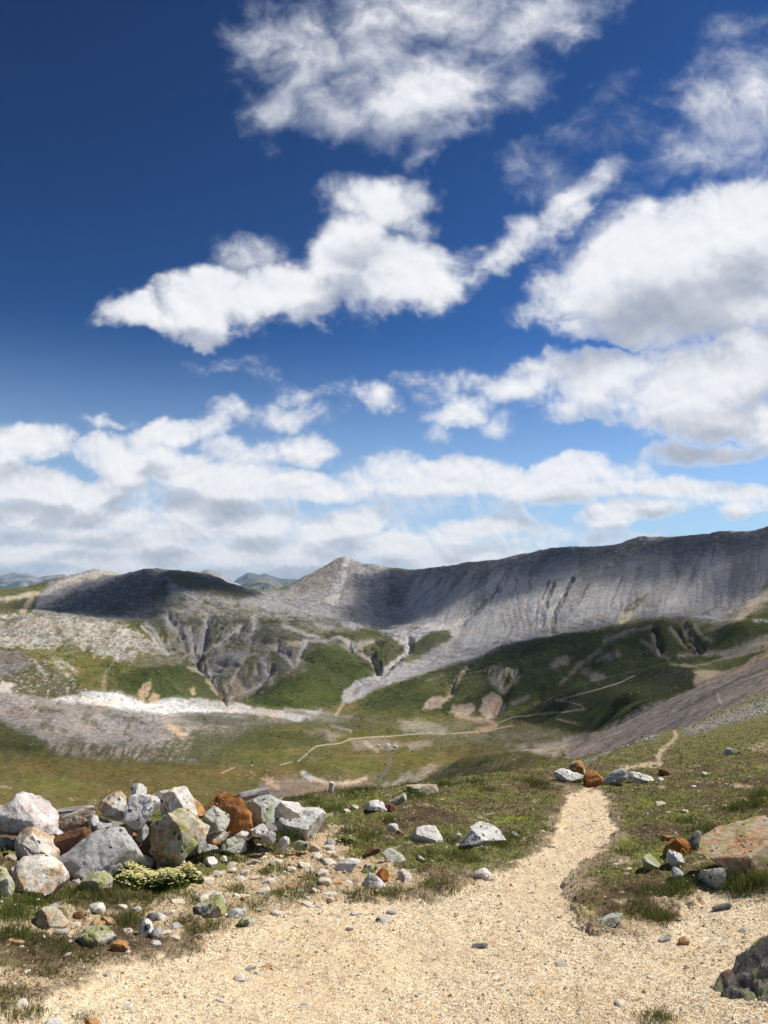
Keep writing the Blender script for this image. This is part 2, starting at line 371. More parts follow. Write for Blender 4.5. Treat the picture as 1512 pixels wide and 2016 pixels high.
# ground out of sight: (photo x of the bearing, metres away, height over distance)
HIDDEN = []
for x in range(-300, 1801, 150):
    HIDDEN += [(x, .3, -1.60 / .3), (x, 1.0, -1.66), (x, 2.0, -.86)]
for x in (-300, -150, 0, 150, 300, 450, 600, 750, 850):
    HIDDEN += [(x, 14, -.33), (x, 25, -.40), (x, 60, -.42), (x, 120, -.385), (x, 220, -.325), (x, 310, -.292)]
HIDDEN += [(950, 20, -.31), (950, 45, -.36), (950, 110, -.34), (950, 220, -.27), (1030, 28, -.30), (1030, 70, -.33), (1030, 150, -.28), (1030, 220, -.247),
           (1120, 35, -.275), (1120, 70, -.29), (1120, 140, -.25), (1200, 45, -.25), (1200, 80, -.26), (1200, 150, -.22), (1300, 60, -.215), (1300, 110, -.21),
           (1400, 75, -.18), (1400, 115, -.175), (1512, 95, -.152), (1512, 120, -.146), (1650, 110, -.115), (1800, 120, -.085)]
for (x, r, t) in [(1180, 450, -.195), (1320, 340, -.155), (1450, 290, -.115), (1100, 900, -.145), (1260, 800, -.11), (1440, 720, -.10),
                  (1010, 1620, -.075), (1150, 1470, -.062), (1290, 1380, -.055), (1440, 1280, -.052),
                  (0, 1080, -.150), (110, 1070, -.155), (200, 1090, -.150), (300, 1080, -.155), (400, 1090, -.158), (500, 1090, -.165), (620, 1070, -.172), (720, 1030, -.172),
                  (0, 590, -.216), (200, 565, -.225), (380, 545, -.232), (900, 470, -.225), (980, 480, -.215), (1060, 460, -.213)]:
    HIDDEN.append((x, r, t))
for x in range(-300, 1801, 150):        # behind the skyline
    HIDDEN += [(x, 3900, -.06), (x, 4600, -.06), (x, 7000, -.05), (x, 15000, -.024), (x, 32000, -.012)]


def _controls():
    az, lr, t = [], [], []
    for line in LAND:
        L = np.array(line, float)
        for a, b in zip(L[:-1], L[1:]):
            n = max(1, int(abs(b[0] - a[0]) / 45 + abs(b[1] - a[1]) / 45))
            for k in range(n):
                q = a + (b - a) * k / n
                q[2] = math.exp(math.log(a[2]) + (math.log(b[2]) - math.log(a[2])) * k / n)
                d = dirs(q[0], q[1]); h = math.hypot(d[0], d[1])
                az.append(math.atan2(d[0], d[1])); lr.append(math.log(q[2])); t.append(d[2] / h)
        q = L[-1]; d = dirs(q[0], q[1]); h = math.hypot(d[0], d[1])
        az.append(math.atan2(d[0], d[1])); lr.append(math.log(q[2])); t.append(d[2] / h)
    for x, r, tt in HIDDEN:
        d = dirs(x, 1170)
        az.append(math.atan2(d[0], d[1])); lr.append(math.log(r)); t.append(tt)
    return np.array(az), np.array(lr), np.array(t)


AZ_K = 1.6          # bearings count a little more than distance
_caz, _clr, _ct = _controls()
_, _u = np.unique(np.round(np.stack([_caz, _clr], 1), 4), axis=0, return_index=True)
_caz, _clr, _ct = _caz[_u], _clr[_u], _ct[_u]
_n = len(_caz)
# the steep near rows would swamp the rest: work with the height over distance + 1.6 / distance
def _lift(lr): return 1.6 / np.exp(lr)
_A = np.zeros((_n + 1, _n + 1))
_A[:_n, :_n] = np.sqrt(((_caz[:, None] - _caz[None]) * AZ_K) ** 2 + (_clr[:, None] - _clr[None]) ** 2 + .012 ** 2)
_A[:_n, _n] = 1; _A[_n, :_n] = 1
_w = np.linalg.solve(_A + np.diag([1e-6] * _n + [0]), np.append(_ct + _lift(_clr), 0))
NA, NR = 340, 520
AZ0, AZ1, LR0, LR1 = math.radians(-37), math.radians(37), math.log(.3), math.log(32000)
_ga_ = np.linspace(AZ0, AZ1, NA)
# rows closer together where the hills are
_lrk = np.array([LR0, math.log(3), math.log(120), math.log(4200), LR1]); _lrf = np.array([0, .06, .46, .96, 1.0])
ROWS = np.interp(np.linspace(0, 1, NR), _lrf, _lrk)
_T = np.zeros((NR, NA))
for i in range(NR):
    K = np.sqrt(((_ga_[:, None] - _caz[None]) * AZ_K) ** 2 + (ROWS[i] - _clr[None]) ** 2 + .012 ** 2)
    _T[i] = K @ _w[:_n] + _w[_n]


def base_t(az, lr):
    """height over distance, smooth part"""
    fa = np.clip((az - AZ0) / (AZ1 - AZ0) * (NA - 1), 0, NA - 1.001)
    fr = np.interp(lr, ROWS, np.arange(NR)); fr = np.clip(fr, 0, NR - 1.001)
    ia = fa.astype(int); ir = fr.astype(int); a = fa - ia; b = fr - ir
    v = (_T[ir, ia] * (1 - a) + _T[ir, ia + 1] * a) * (1 - b) + (_T[ir + 1, ia] * (1 - a) + _T[ir + 1, ia + 1] * a) * b
    return v - _lift(lr)


# ------------------------------------------------------------------ patches on the land, outlined in photo pixels
def in_poly(px, py, poly):
    """signed distance in pixels to the outline, positive inside"""
    P = np.array(poly, float); out = np.full(px.shape, 1e9); ins = np.zeros(px.shape, bool)
    for (x0, y0), (x1, y1) in zip(P, np.roll(P, -1, 0)):
        dx, dy = x1 - x0, y1 - y0
        k = np.clip(((px - x0) * dx + (py - y0) * dy) / (dx * dx + dy * dy + 1e-9), 0, 1)
        out = np.minimum(out, np.hypot(px - x0 - k * dx, py - y0 - k * dy))
        c = (y0 > py) != (y1 > py)
        ins ^= c & (px < (x1 - x0) * (py - y0) / (y1 - y0 + 1e-12) + x0)
    return np.where(ins, out, -out)


def to_line(px, py, line):
    P = np.array(line, float); out = np.full(px.shape, 1e9)
    for (x0, y0), (x1, y1) in zip(P[:-1], P[1:]):
        dx, dy = x1 - x0, y1 - y0
        k = np.clip(((px - x0) * dx + (py - y0) * dy) / (dx * dx + dy * dy + 1e-9), 0, 1)
        out = np.minimum(out, np.hypot(px - x0 - k * dx, py - y0 - k * dy))
    return out


PATH_MAIN = [(1122, 1558), (1112, 1590), (1100, 1622), (1082, 1650), (1064, 1680), (1022, 1706), (962, 1726), (902, 1745), (802, 1766), (702, 1776), (622, 1792), (542, 1808),
             (452, 1832), (402, 1862), (332, 1882), (262, 1900), (152, 1932), (62, 1960), (0, 1985), (-300, 2060), (-300, 2600), (1900, 2600), (1900, 1735), (1512, 1762), (1420, 1758),
             (1350, 1778), (1332, 1802), (1292, 1842), (1232, 1852), (1182, 1836), (1132, 1806), (1108, 1765), (1130, 1722), (1162, 1690), (1198, 1660), (1208, 1630), (1202, 1600), (1192, 1572), (1178, 1556)]
PATH_UP = [([(1150, 1558), (1165, 1545)], 10), ([(1232, 1513), (1262, 1507), (1300, 1503)], 3.5), ([(1300, 1503), (1296, 1488), (1306, 1474)], 4.5), ([(1306, 1474), (1322, 1462), (1332, 1450), (1328, 1440)], 2.5)]


def path_mask(px, py, x, y):
    """1 on trodden gravel, 0 on turf, ragged in between"""
    sc = np.clip((py - 1380) / 400, .12, 1.6)
    w = (fbm2(x * 1.7, y * 1.7, 5, .6) * 38 + fbm2(x * 9, y * 9, 5, .7) * 24) * sc
    d = in_poly(px, py, PATH_MAIN) + w
    m = sstep(d, -7 * sc - 1, 7 * sc + 1)
    for line, wd in PATH_UP:
        m = np.maximum(m, sstep(wd - to_line(px, py, line) + w * .9, -3, 5) * .9)
    return m


STONY = [(300, 1815), (420, 1715), (560, 1655), (640, 1640), (700, 1680), (760, 1700), (830, 1745), (700, 1785), (540, 1810), (420, 1850)]


def land_z(az, lr, detail=True):
    """height of the ground, detail included"""
    r = np.exp(lr); x = r * np.sin(az); y = r * np.cos(az)
    z = base_t(az, lr) * r
    if not detail: return z
    px, py = to_px(np.stack([x, y, z], -1))
    # feet of the camera: soft hummocks, finer clods off the path
    near = sstep(r, 110, 40)
    if near.max() > 0:
        nm = near > 0
        X, Y = x[nm], y[nm]
        pm = path_mask(px[nm], py[nm], X, Y)
        turf = 1 - pm
        h = fbm2(X * .9, Y * .9, 3) * .05 * sstep(r[nm], 2, 6) + turf * (fbm2(X * 4.2, Y * 4.2, 4, .55) * .045 + np.abs(fbm2(X * 14, Y * 14, 3)) * .02) + pm * (fbm2(X * 8, Y * 8, 4, .6) * .010 + fbm2(X * 2.1 + 5, Y * 2.1, 3) * .026)
        h = h - pm * .014
        z[nm] += h * near[nm]
    far = sstep(r, 90, 320) * sstep(r, 9000, 4200)
    fm = far > 0
    if fm.any():
        X, Y, R = x[fm], y[fm], r[fm]; A = az[fm]; PX, PY = px[fm], py[fm]
        wx = fbm2(X / 420, Y / 420, 3) * 120; wy = fbm2(X / 420 + 50, Y / 420, 3) * 120
        big = fbm2((X + wx) / 230, (Y + wy) / 230, 7, .54) * 15
        slope = sstep(in_poly(PX, PY, RIDGE_FACE), -12, 25)
        hills = big * np.clip(R / 1500, .13, 1.0) * (1 - .62 * slope)
        # creases that run down the slopes, rounded backs between them
        belt = np.maximum(sstep(in_poly(PX, PY, GULLY_BELT), -25, 20), .8 * sstep(in_poly(PX, PY, DARK_HILLS), -15, 25))
        cr = crease(X, Y)
        hills = hills - (np.maximum(cr, .2) - .45) * 34 * belt * np.clip((R - 700) / 700, .15, 1.0)
        rid = ridge2((X + wx) / 150, (Y + wy) / 150, 6, .58)
        hills = hills + (rid - .55) * 13 * np.clip((R - 450) / 1200, .10, 1.0) * (1 - belt * .6) * (1 - slope * .7)
        # gullies that can be told apart
        for line, w, dep in GULLIES:
            d_ = to_line(PX + fbm2(PX / 16, PY / 12, 3) * 7, PY, line)
            hills = hills - dep * np.exp(-(d_ / w) ** 2) * (R > 900)
        # broken rock on the bare heights and shelves
        rk = np.maximum.reduce([sstep(in_poly(PX, PY, P_), -10, 14) for P_ in ROCKY])
        hills = hills + rk * (ridge2(X / 70 + wx / 300, Y / 110, 5, .62) - .5) * 7.5 * np.clip(R / 1900, .25, 1.2)
        # rounded shoulders and knolls
        for mx_, my_, rx_, ry_, hh in MOUNDS:
            q = ((PX - mx_) / rx_) ** 2 + ((PY - my_) / ry_) ** 2
            hills = hills + hh * np.exp(-q * 1.2) * (R > 280)
        # the long grey slope: faint rills straight down from its crest
        ac = np.degrees(A) + .30 * (PY - 1150) / 60 + fbm2(X / 240, Y / 240, 4) * .5
        rill = ridge2(ac * 1.3, PY * .006, 4, .6)
        hills = hills - slope * (np.maximum(rill - .5, 0) * 4 * (.4 + .9 * sstep(fbm2(ac * .3, PY * .01, 2), -.2, .3))) + slope * fbm2(X / 45, Y / 45, 5, .6) * 1.0
        crest = sstep(PY, 1105 - (PX - 1100) * .085 + 26, 1105 - (PX - 1100) * .085 - 10) * slope
        hills = hills + crest * ridge2(X / 55, Y / 55, 5, .6) * 11
        # rocky crest
        z[fm] += hills * far[fm]
    return z


def crease(x, y):
    """sharp crease lines with rounded ground between, drawn out down the slope"""
    wx = fbm2(x / 300 + 7, y / 300, 4) * 110
    return ridge2((x + wx) / 150 + y / 900, y / 420, 4, .52)


GULLY_BELT = [(300, 1220), (420, 1195), (560, 1215), (660, 1235), (760, 1240), (800, 1262), (800, 1300), (740, 1330), (700, 1300), (640, 1270), (600, 1290), (600, 1320), (500, 1375), (440, 1380), (370, 1320), (330, 1290)]
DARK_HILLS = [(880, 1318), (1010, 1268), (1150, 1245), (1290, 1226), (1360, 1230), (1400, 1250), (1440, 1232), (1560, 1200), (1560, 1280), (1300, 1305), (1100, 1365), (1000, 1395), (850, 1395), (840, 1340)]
ROCKY = [[(60, 1206), (93, 1140), (180, 1112), (300, 1112), (520, 1162), (560, 1158), (680, 1088), (780, 1122), (780, 1240), (640, 1240), (560, 1225), (300, 1228)], [(-300, 1205), (0, 1210), (70, 1206), (150, 1217), (240, 1231), (300, 1262), (335, 1292), (235, 1300), (160, 1280), (120, 1340), (150, 1360), (0, 1360), (-300, 1345)],
         [(-300, 1350), (0, 1364), (108, 1378), (170, 1364), (291, 1384), (456, 1384), (560, 1402), (420, 1440), (300, 1460), (110, 1470), (0, 1420)]]
MOUNDS = [(330, 1338, 75, 34, 22), (590, 1345, 80, 45, 26), (470, 1300, 45, 30, 16), (510, 1250, 40, 22, 16), (440, 1235, 40, 20, 12), (855, 1262, 45, 22, 22), (760, 1290, 40, 26, 20), (700, 1255, 40, 18, 14), (600, 1240, 40, 16, 12), (850, 1355, 60, 32, 14), (920, 1345, 40, 35, 14), (985, 1330, 45, 40, 16),
          (1080, 1320, 60, 40, 16), (1180, 1290, 60, 34, 16), (1300, 1262, 45, 30, 16), (1440, 1255, 60, 28, 16), (1200, 1385, 90, 36, 9), (1330, 1325, 50, 18, 6), (150, 1250, 70, 26, 16), (60, 1240, 60, 22, 12), (90, 1320, 70, 30, 14), (230, 1275, 45, 22, 12), (40, 1300, 50, 25, 12),
          (880, 1440, 70, 16, 5), (1010, 1440, 60, 12, 4), (720, 1430, 60, 14, 4), (560, 1450, 80, 18, 4), (300, 1460, 80, 26, 5), (120, 1430, 80, 30, 5), (480, 1430, 60, 14, 4), (640, 1510, 60, 14, 1.5), (250, 1525, 120, 16, 1.5), (60, 1500, 100, 14, 1.2)]
GULLIES = [([(330, 1215), (352, 1240), (378, 1278), (390, 1305)], 7, 16), ([(375, 1240), (386, 1270), (390, 1300)], 6, 12), ([(410, 1215), (404, 1245), (394, 1295)], 6, 14), ([(390, 1300), (396, 1318), (420, 1338), (434, 1360), (446, 1380)], 7, 16), ([(446, 1380), (500, 1356), (535, 1335)], 6, 9),
           ([(545, 1270), (560, 1290), (575, 1314)], 6, 12), ([(604, 1264), (592, 1290), (578, 1314)], 6, 11), ([(470, 1238), (440, 1262), (420, 1282)], 6, 9), ([(746, 1318), (735, 1300), (705, 1288), (688, 1268)], 6, 14), ([(757, 1320), (778, 1303), (806, 1280), (804, 1258)], 6, 14), ([(920, 1316), (900, 1340), (885, 1370)], 6, 9),
           ([(1020, 1335), (990, 1368), (975, 1400)], 8, 12), ([(1348, 1232), (1362, 1262), (1382, 1284)], 6, 10), ([(1285, 1250), (1302, 1290)], 6, 9), ([(1322, 1238), (1345, 1265), (1365, 1284)], 5, 8), ([(1092, 1150), (1082, 1170), (1068, 1205), (1066, 1230)], 3.5, 5), ([(1127, 1140), (1110, 1175), (1092, 1205), (1085, 1245)], 3.5, 5),
           ([(980, 1160), (930, 1205), (905, 1230)], 5, 9), ([(1200, 1300), (1140, 1330), (1060, 1380)], 8, 8)]
RIDGE_FACE = [(770, 1128), (940, 1108), (1090, 1080), (1260, 1058), (1512, 1038), (1800, 980), (1800, 1100), (1512, 1180), (1400, 1200), (1260, 1215), (1100, 1240), (960, 1275), (880, 1290), (850, 1240), (800, 1200)]


def ground_at(px, py, lo=2.0, hi=5000.0):
    """first point of the land seen at a photo pixel"""
    d = dirs(px, py); h = math.hypot(d[0], d[1]); a = math.atan2(d[0], d[1]); t = d[2] / h
    lr = np.linspace(math.log(lo), math.log(hi), 3000)
    z = land_z(np.full(lr.shape, a), lr)
    k = np.nonzero(z / np.exp(lr) >= t)[0]
    if len(k) == 0: return None
    i = k[0]
    r = math.exp(lr[i])
    return np.array([r * math.sin(a), r * math.cos(a), z[i]])


def z_at(x, y):
    x = np.atleast_1d(np.asarray(x, float)); y = np.atleast_1d(np.asarray(y, float))
    return land_z(np.arctan2(x, y), np.log(np.hypot(x, y)))

# ------------------------------------------------------------------ mesh helpers
def mesh_from(name, V, faces, mat=None, cols=None, smooth=True, attrs=None):
    """V (n,3), faces (m,k) with one k"""
    me = bpy.data.meshes.new(name)
    V = np.asarray(V, np.float32); faces = np.asarray(faces, np.int32)
    m, k = faces.shape
    me.vertices.add(len(V)); me.vertices.foreach_set("co", V.ravel())
    me.loops.add(m * k); me.loops.foreach_set("vertex_index", faces.ravel())
    me.polygons.add(m); me.polygons.foreach_set("loop_start", np.arange(0, m * k, k, dtype=np.int32))
    me.polygons.foreach_set("use_smooth", np.full(m, smooth, bool))
    if cols is not None:
        a = me.color_attributes.new("tone", 'FLOAT_COLOR', 'POINT')
        a.data.foreach_set("color", np.concatenate([cols, np.ones((len(cols), 1))], 1).astype(np.float32).ravel())
    for nm, vals in (attrs or {}).items():
        a = me.attributes.new(nm, 'FLOAT', 'POINT'); a.data.foreach_set("value", np.asarray(vals, np.float32))
    me.update(calc_edges=True)
    me.validate()
    if mat: me.materials.append(mat)
    return me


def link(name, me, parent=None):
    o = bpy.data.objects.new(name, me); COL.objects.link(o)
    if parent: o.parent = parent
    return o


def tag(o, label=None, cat=None, group=None, kind=None):
    if label: o['label'] = label
    if cat: o['category'] = cat
    if group: o['group'] = group
    if kind: o['kind'] = kind
    return o


def struct(o): o['kind'] = 'structure'; return o


def mat_new(name):
    m = bpy.data.materials.new(name); m.use_nodes = True
    m.node_tree.nodes.clear()
    g = G(m.node_tree)
    out = g.node('ShaderNodeOutputMaterial')
    b = g.node('ShaderNodeBsdfPrincipled', {'Roughness': .95, 'Specular IOR Level': .05})
    g.l.new(b.outputs[0], out.inputs[0])
    return m, g, b


def grid_quads(nr, nc):
    i = np.arange(nr * nc).reshape(nr, nc)
    return np.stack([i[:-1, :-1], i[:-1, 1:], i[1:, 1:], i[1:, :-1]], -1).reshape(-1, 4)


def split_mesh(name, V, Q, sel, mat, cols=None, attrs=None):
    q = Q[sel]; used = np.zeros(len(V), bool); used[q.ravel()] = True
    idx = np.cumsum(used) - 1
    return struct(link(name, mesh_from(name, V[used], idx[q], mat, None if cols is None else cols[used], True,
                                       {k: v[used] for k, v in (attrs or {}).items()})))


# ------------------------------------------------------------------ materials of the land
def land_material(name, scales, amount, bump, speck=0.0):
    """tone attribute varied by procedural mottling at several sizes"""
    m, g, b = mat_new(name)
    at = g.node('ShaderNodeAttribute', attribute_name='tone')
    tc = g.node('ShaderNodeTexCoord')
    c = at.outputs['Color']
    n = None
    for s, a in scales:
        v = g.noise(tc.outputs['Object'], s, 5, .66)
        v = g.m('MULTIPLY_ADD', g.m('SUBTRACT', v, .5), a, 0.0)
        n = v if n is None else g.m('ADD', n, v)
    f = g.m('ADD', 1.0, n)
    if speck:
        vo = g.node('ShaderNodeTexVoronoi', {'Vector': tc.outputs['Object'], 'Scale': speck}); sel = g.node('ShaderNodeSeparateColor', {0: vo.outputs['Color']})
        patch = g.ss(g.noise(tc.outputs['Object'], .02, 4, .6), .46, .60, .015, .22)
        st = g.m('MULTIPLY', g.m('LESS_THAN', sel.outputs[0], patch), g.m('LESS_THAN', vo.outputs['Distance'], g.m('MULTIPLY_ADD', sel.outputs[1], .26, .07)))
        vd = g.node('ShaderNodeTexVoronoi', {'Vector': tc.outputs['Object'], 'Scale': speck * .6}); seld = g.node('ShaderNodeSeparateColor', {0: vd.outputs['Color']})
        dk = g.m('MULTIPLY', g.m('LESS_THAN', seld.outputs[0], .22), g.ss(vd.outputs['Distance'], .5, .2))
        f = g.m('MULTIPLY_ADD', dk, -.26, f)
    k = g.node('ShaderNodeVectorMath', operation='SCALE'); g.put(k.inputs[0], c); g.put(k.inputs['Scale'], g.m('MAXIMUM', f, .2))
    if speck:
        c2 = g.mix(g.m('MULTIPLY', st, .75), k.outputs[0], (.42, .40, .37, 1))
    warm = g.noise(tc.outputs['Object'], scales[0][0] * 2.3, 4, .6)
    ko = c2 if speck else k.outputs[0]
    # bare rock and debris: crisp broken faces, dark joints; turf: small hummocks
    hsv = g.node('ShaderNodeSeparateColor', {0: c}, mode='HSV')
    bare = g.m('MULTIPLY', g.ss(hsv.outputs[1], .42, .20), g.node('ShaderNodeAttribute', attribute_name='rocky').outputs['Fac'])
    b1 = g.noise(tc.outputs['Object'], .085, 6, .70); b2 = g.noise(tc.outputs['Object'], .24, 5, .68)
    crisp = g.m('ADD', g.m('MULTIPLY', g.ss(b1, .44, .56), .55), g.m('MULTIPLY', g.ss(b2, .42, .58), .45))
    ka = g.node('ShaderNodeVectorMath', operation='SCALE'); g.put(ka.inputs[0], ko); g.put(ka.inputs['Scale'], g.m('MULTIPLY_ADD', crisp, .72, .62))
    kb = g.node('ShaderNodeVectorMath', operation='SCALE'); g.put(kb.inputs[0], ko); g.put(kb.inputs['Scale'], g.m('MULTIPLY_ADD', g.ss(b2, .40, .62), .24, .89))
    ko = g.mix(bare, kb.outputs[0], ka.outputs[0])
    cc = g.mix(g.ss(warm, .42, .66, 0, amount), ko, g.mix(1.0, ko, (1.16, .98, .78, 1), 'MULTIPLY'))
    g.put(b.inputs['Base Color'], cc)
    bm = g.node('ShaderNodeBump', {'Height': g.noise(tc.outputs['Object'], bump[0], 6, .65), 'Distance': g.m('MULTIPLY_ADD', bare, bump[1], bump[1] * .35), 'Strength': 1.0})
    g.put(b.inputs['Normal'], bm.outputs[0])
    return m


M_HILL = land_material("hill_land", [(.012, .7), (.045, .6), (.16, .5), (.55, .5)], .6, (.07, 7.0), .45)

GRASS = np.array([.076, .084, .021]); OLIVE = np.array([.125, .112, .033]); BROWN = np.array([.155, .120, .056]); DGRASS = np.array([.044, .054, .015])
GREY = np.array([.225, .222, .222]); LGREY = np.array([.325, .32, .318]); DGREY = np.array([.105, .105, .108]); WHITE = np.array([.74, .72, .69]); TAN = np.array([.45, .33, .215])
SCREE = np.array([.205, .178, .158]); TRAIL = np.array([.40, .33, .25]); LIME = np.array([.10, .125, .018])


class Painter:
    """gives every point of the land the colour of what grows or lies there"""
    def __init__(self, V):
        self.px, self.py = to_px(V)
        self.x, self.y, self.z = V[:, 0], V[:, 1], V[:, 2]
        self.C = np.zeros((len(V), 3)); self.C[:] = GRASS
        self.r = np.hypot(self.x, self.y)
        G_ = V.reshape(nr, nc, 3); dzr = np.gradient(G_[..., 2], axis=0) / np.maximum(np.gradient(np.hypot(G_[..., 0], G_[..., 1]), axis=0), 1e-6)
        dza = np.gradient(G_[..., 2], axis=1) / np.maximum(np.hypot(G_[..., 0], G_[..., 1]) * (azf[1] - azf[0]), 1e-6)
        self.slope = np.hypot(dzr, dza).ravel()
        self.w1 = fbm2(self.px / 34, self.py / 22, 5, .6); self.w2 = fbm2(self.px / 34 + 40, self.py / 22, 5, .6)
        self.f1 = fbm2(self.px / 14 + 9, self.py / 7 + 3, 5, .65); self.f2 = fbm2(self.px / 60 + 3, self.py / 34 + 8, 5, .6)
        self.ff = fbm2(self.px / 6.5 + 5, self.py / 3.2 + 1, 4, .62) * .6 + self.f1 * .5
        self.st = fbm2(self.px / 9 + self.py / 40, self.py / 55, 4, .6)
        self.sd = fbm2((self.px * .5 - self.py * .87) / 34, (self.px * .87 + self.py * .5) / 7, 5, .6)      # streaks falling to the right
        self.su = fbm2((self.px * .6 + self.py * .8) / 7, (self.px * .8 - self.py * .6) / 34, 5, .6)
    def _put(self, s, m, col, pat, lo, hi, op):
        k = m * op
        if pat is not None: k = k * sstep(getattr(self, pat)[s], lo, hi)
        self.C[s] = self.C[s] * (1 - k[:, None]) + np.asarray(col) * k[:, None]
    def poly(self, P, col, op=1.0, edge=6, wob=10, pat=None, lo=-.1, hi=.2):
        P = np.array(P, float); g = edge + wob + 6
        s = np.nonzero((self.px > P[:, 0].min() - g) & (self.px < P[:, 0].max() + g) & (self.py > P[:, 1].min() - g) & (self.py < P[:, 1].max() + g))[0]
        if len(s) == 0: return
        d = in_poly(self.px[s] + self.w1[s] * wob * 1.5, self.py[s] + self.w2[s] * wob * .9, P) + self.f1[s] * wob * 1.1
        self._put(s, sstep(d, -edge, edge), col, pat, lo, hi, op)
    def line(self, P, w, col, op=1.0, wob=4, edge=2, w2=None, pat=None, lo=-.1, hi=.2):
        P = np.array(P, float); W = max(w, w2 or 0); g = W + wob + edge + 4
        s = np.nonzero((self.px > P[:, 0].min() - g) & (self.px < P[:, 0].max() + g) & (self.py > P[:, 1].min() - g) & (self.py < P[:, 1].max() + g))[0]
        if len(s) == 0: return
        X, Y = self.px[s] + self.w1[s] * wob, self.py[s] + self.w2[s] * wob * .6
        d = to_line(X, Y, P)
        ww = w / 2
        if w2 is not None:      # taper from w at the start to w2 at the end
            a = P[0]; b = P[-1]; k = np.clip(((X - a[0]) * (b[0] - a[0]) + (Y - a[1]) * (b[1] - a[1])) / ((b - a) ** 2).sum(), 0, 1)
            ww = (w + (w2 - w) * k) / 2
        if w > 4: d = d + ww * (.9 * self.f1[s] + .7 * self.st[s])
        self._put(s, sstep(ww - d, -edge, edge * 1.2), col, pat, lo, hi, op)
    def mask(self, col, k):
        self.C[:] = self.C * (1 - k[:, None]) + np.asarray(col) * k[:, None]
    def all(self, col, op=1.0, pat=None, lo=-.1, hi=.2):
        self._put(np.arange(len(self.px)), np.ones(len(self.px)), col, pat, lo, hi, op)


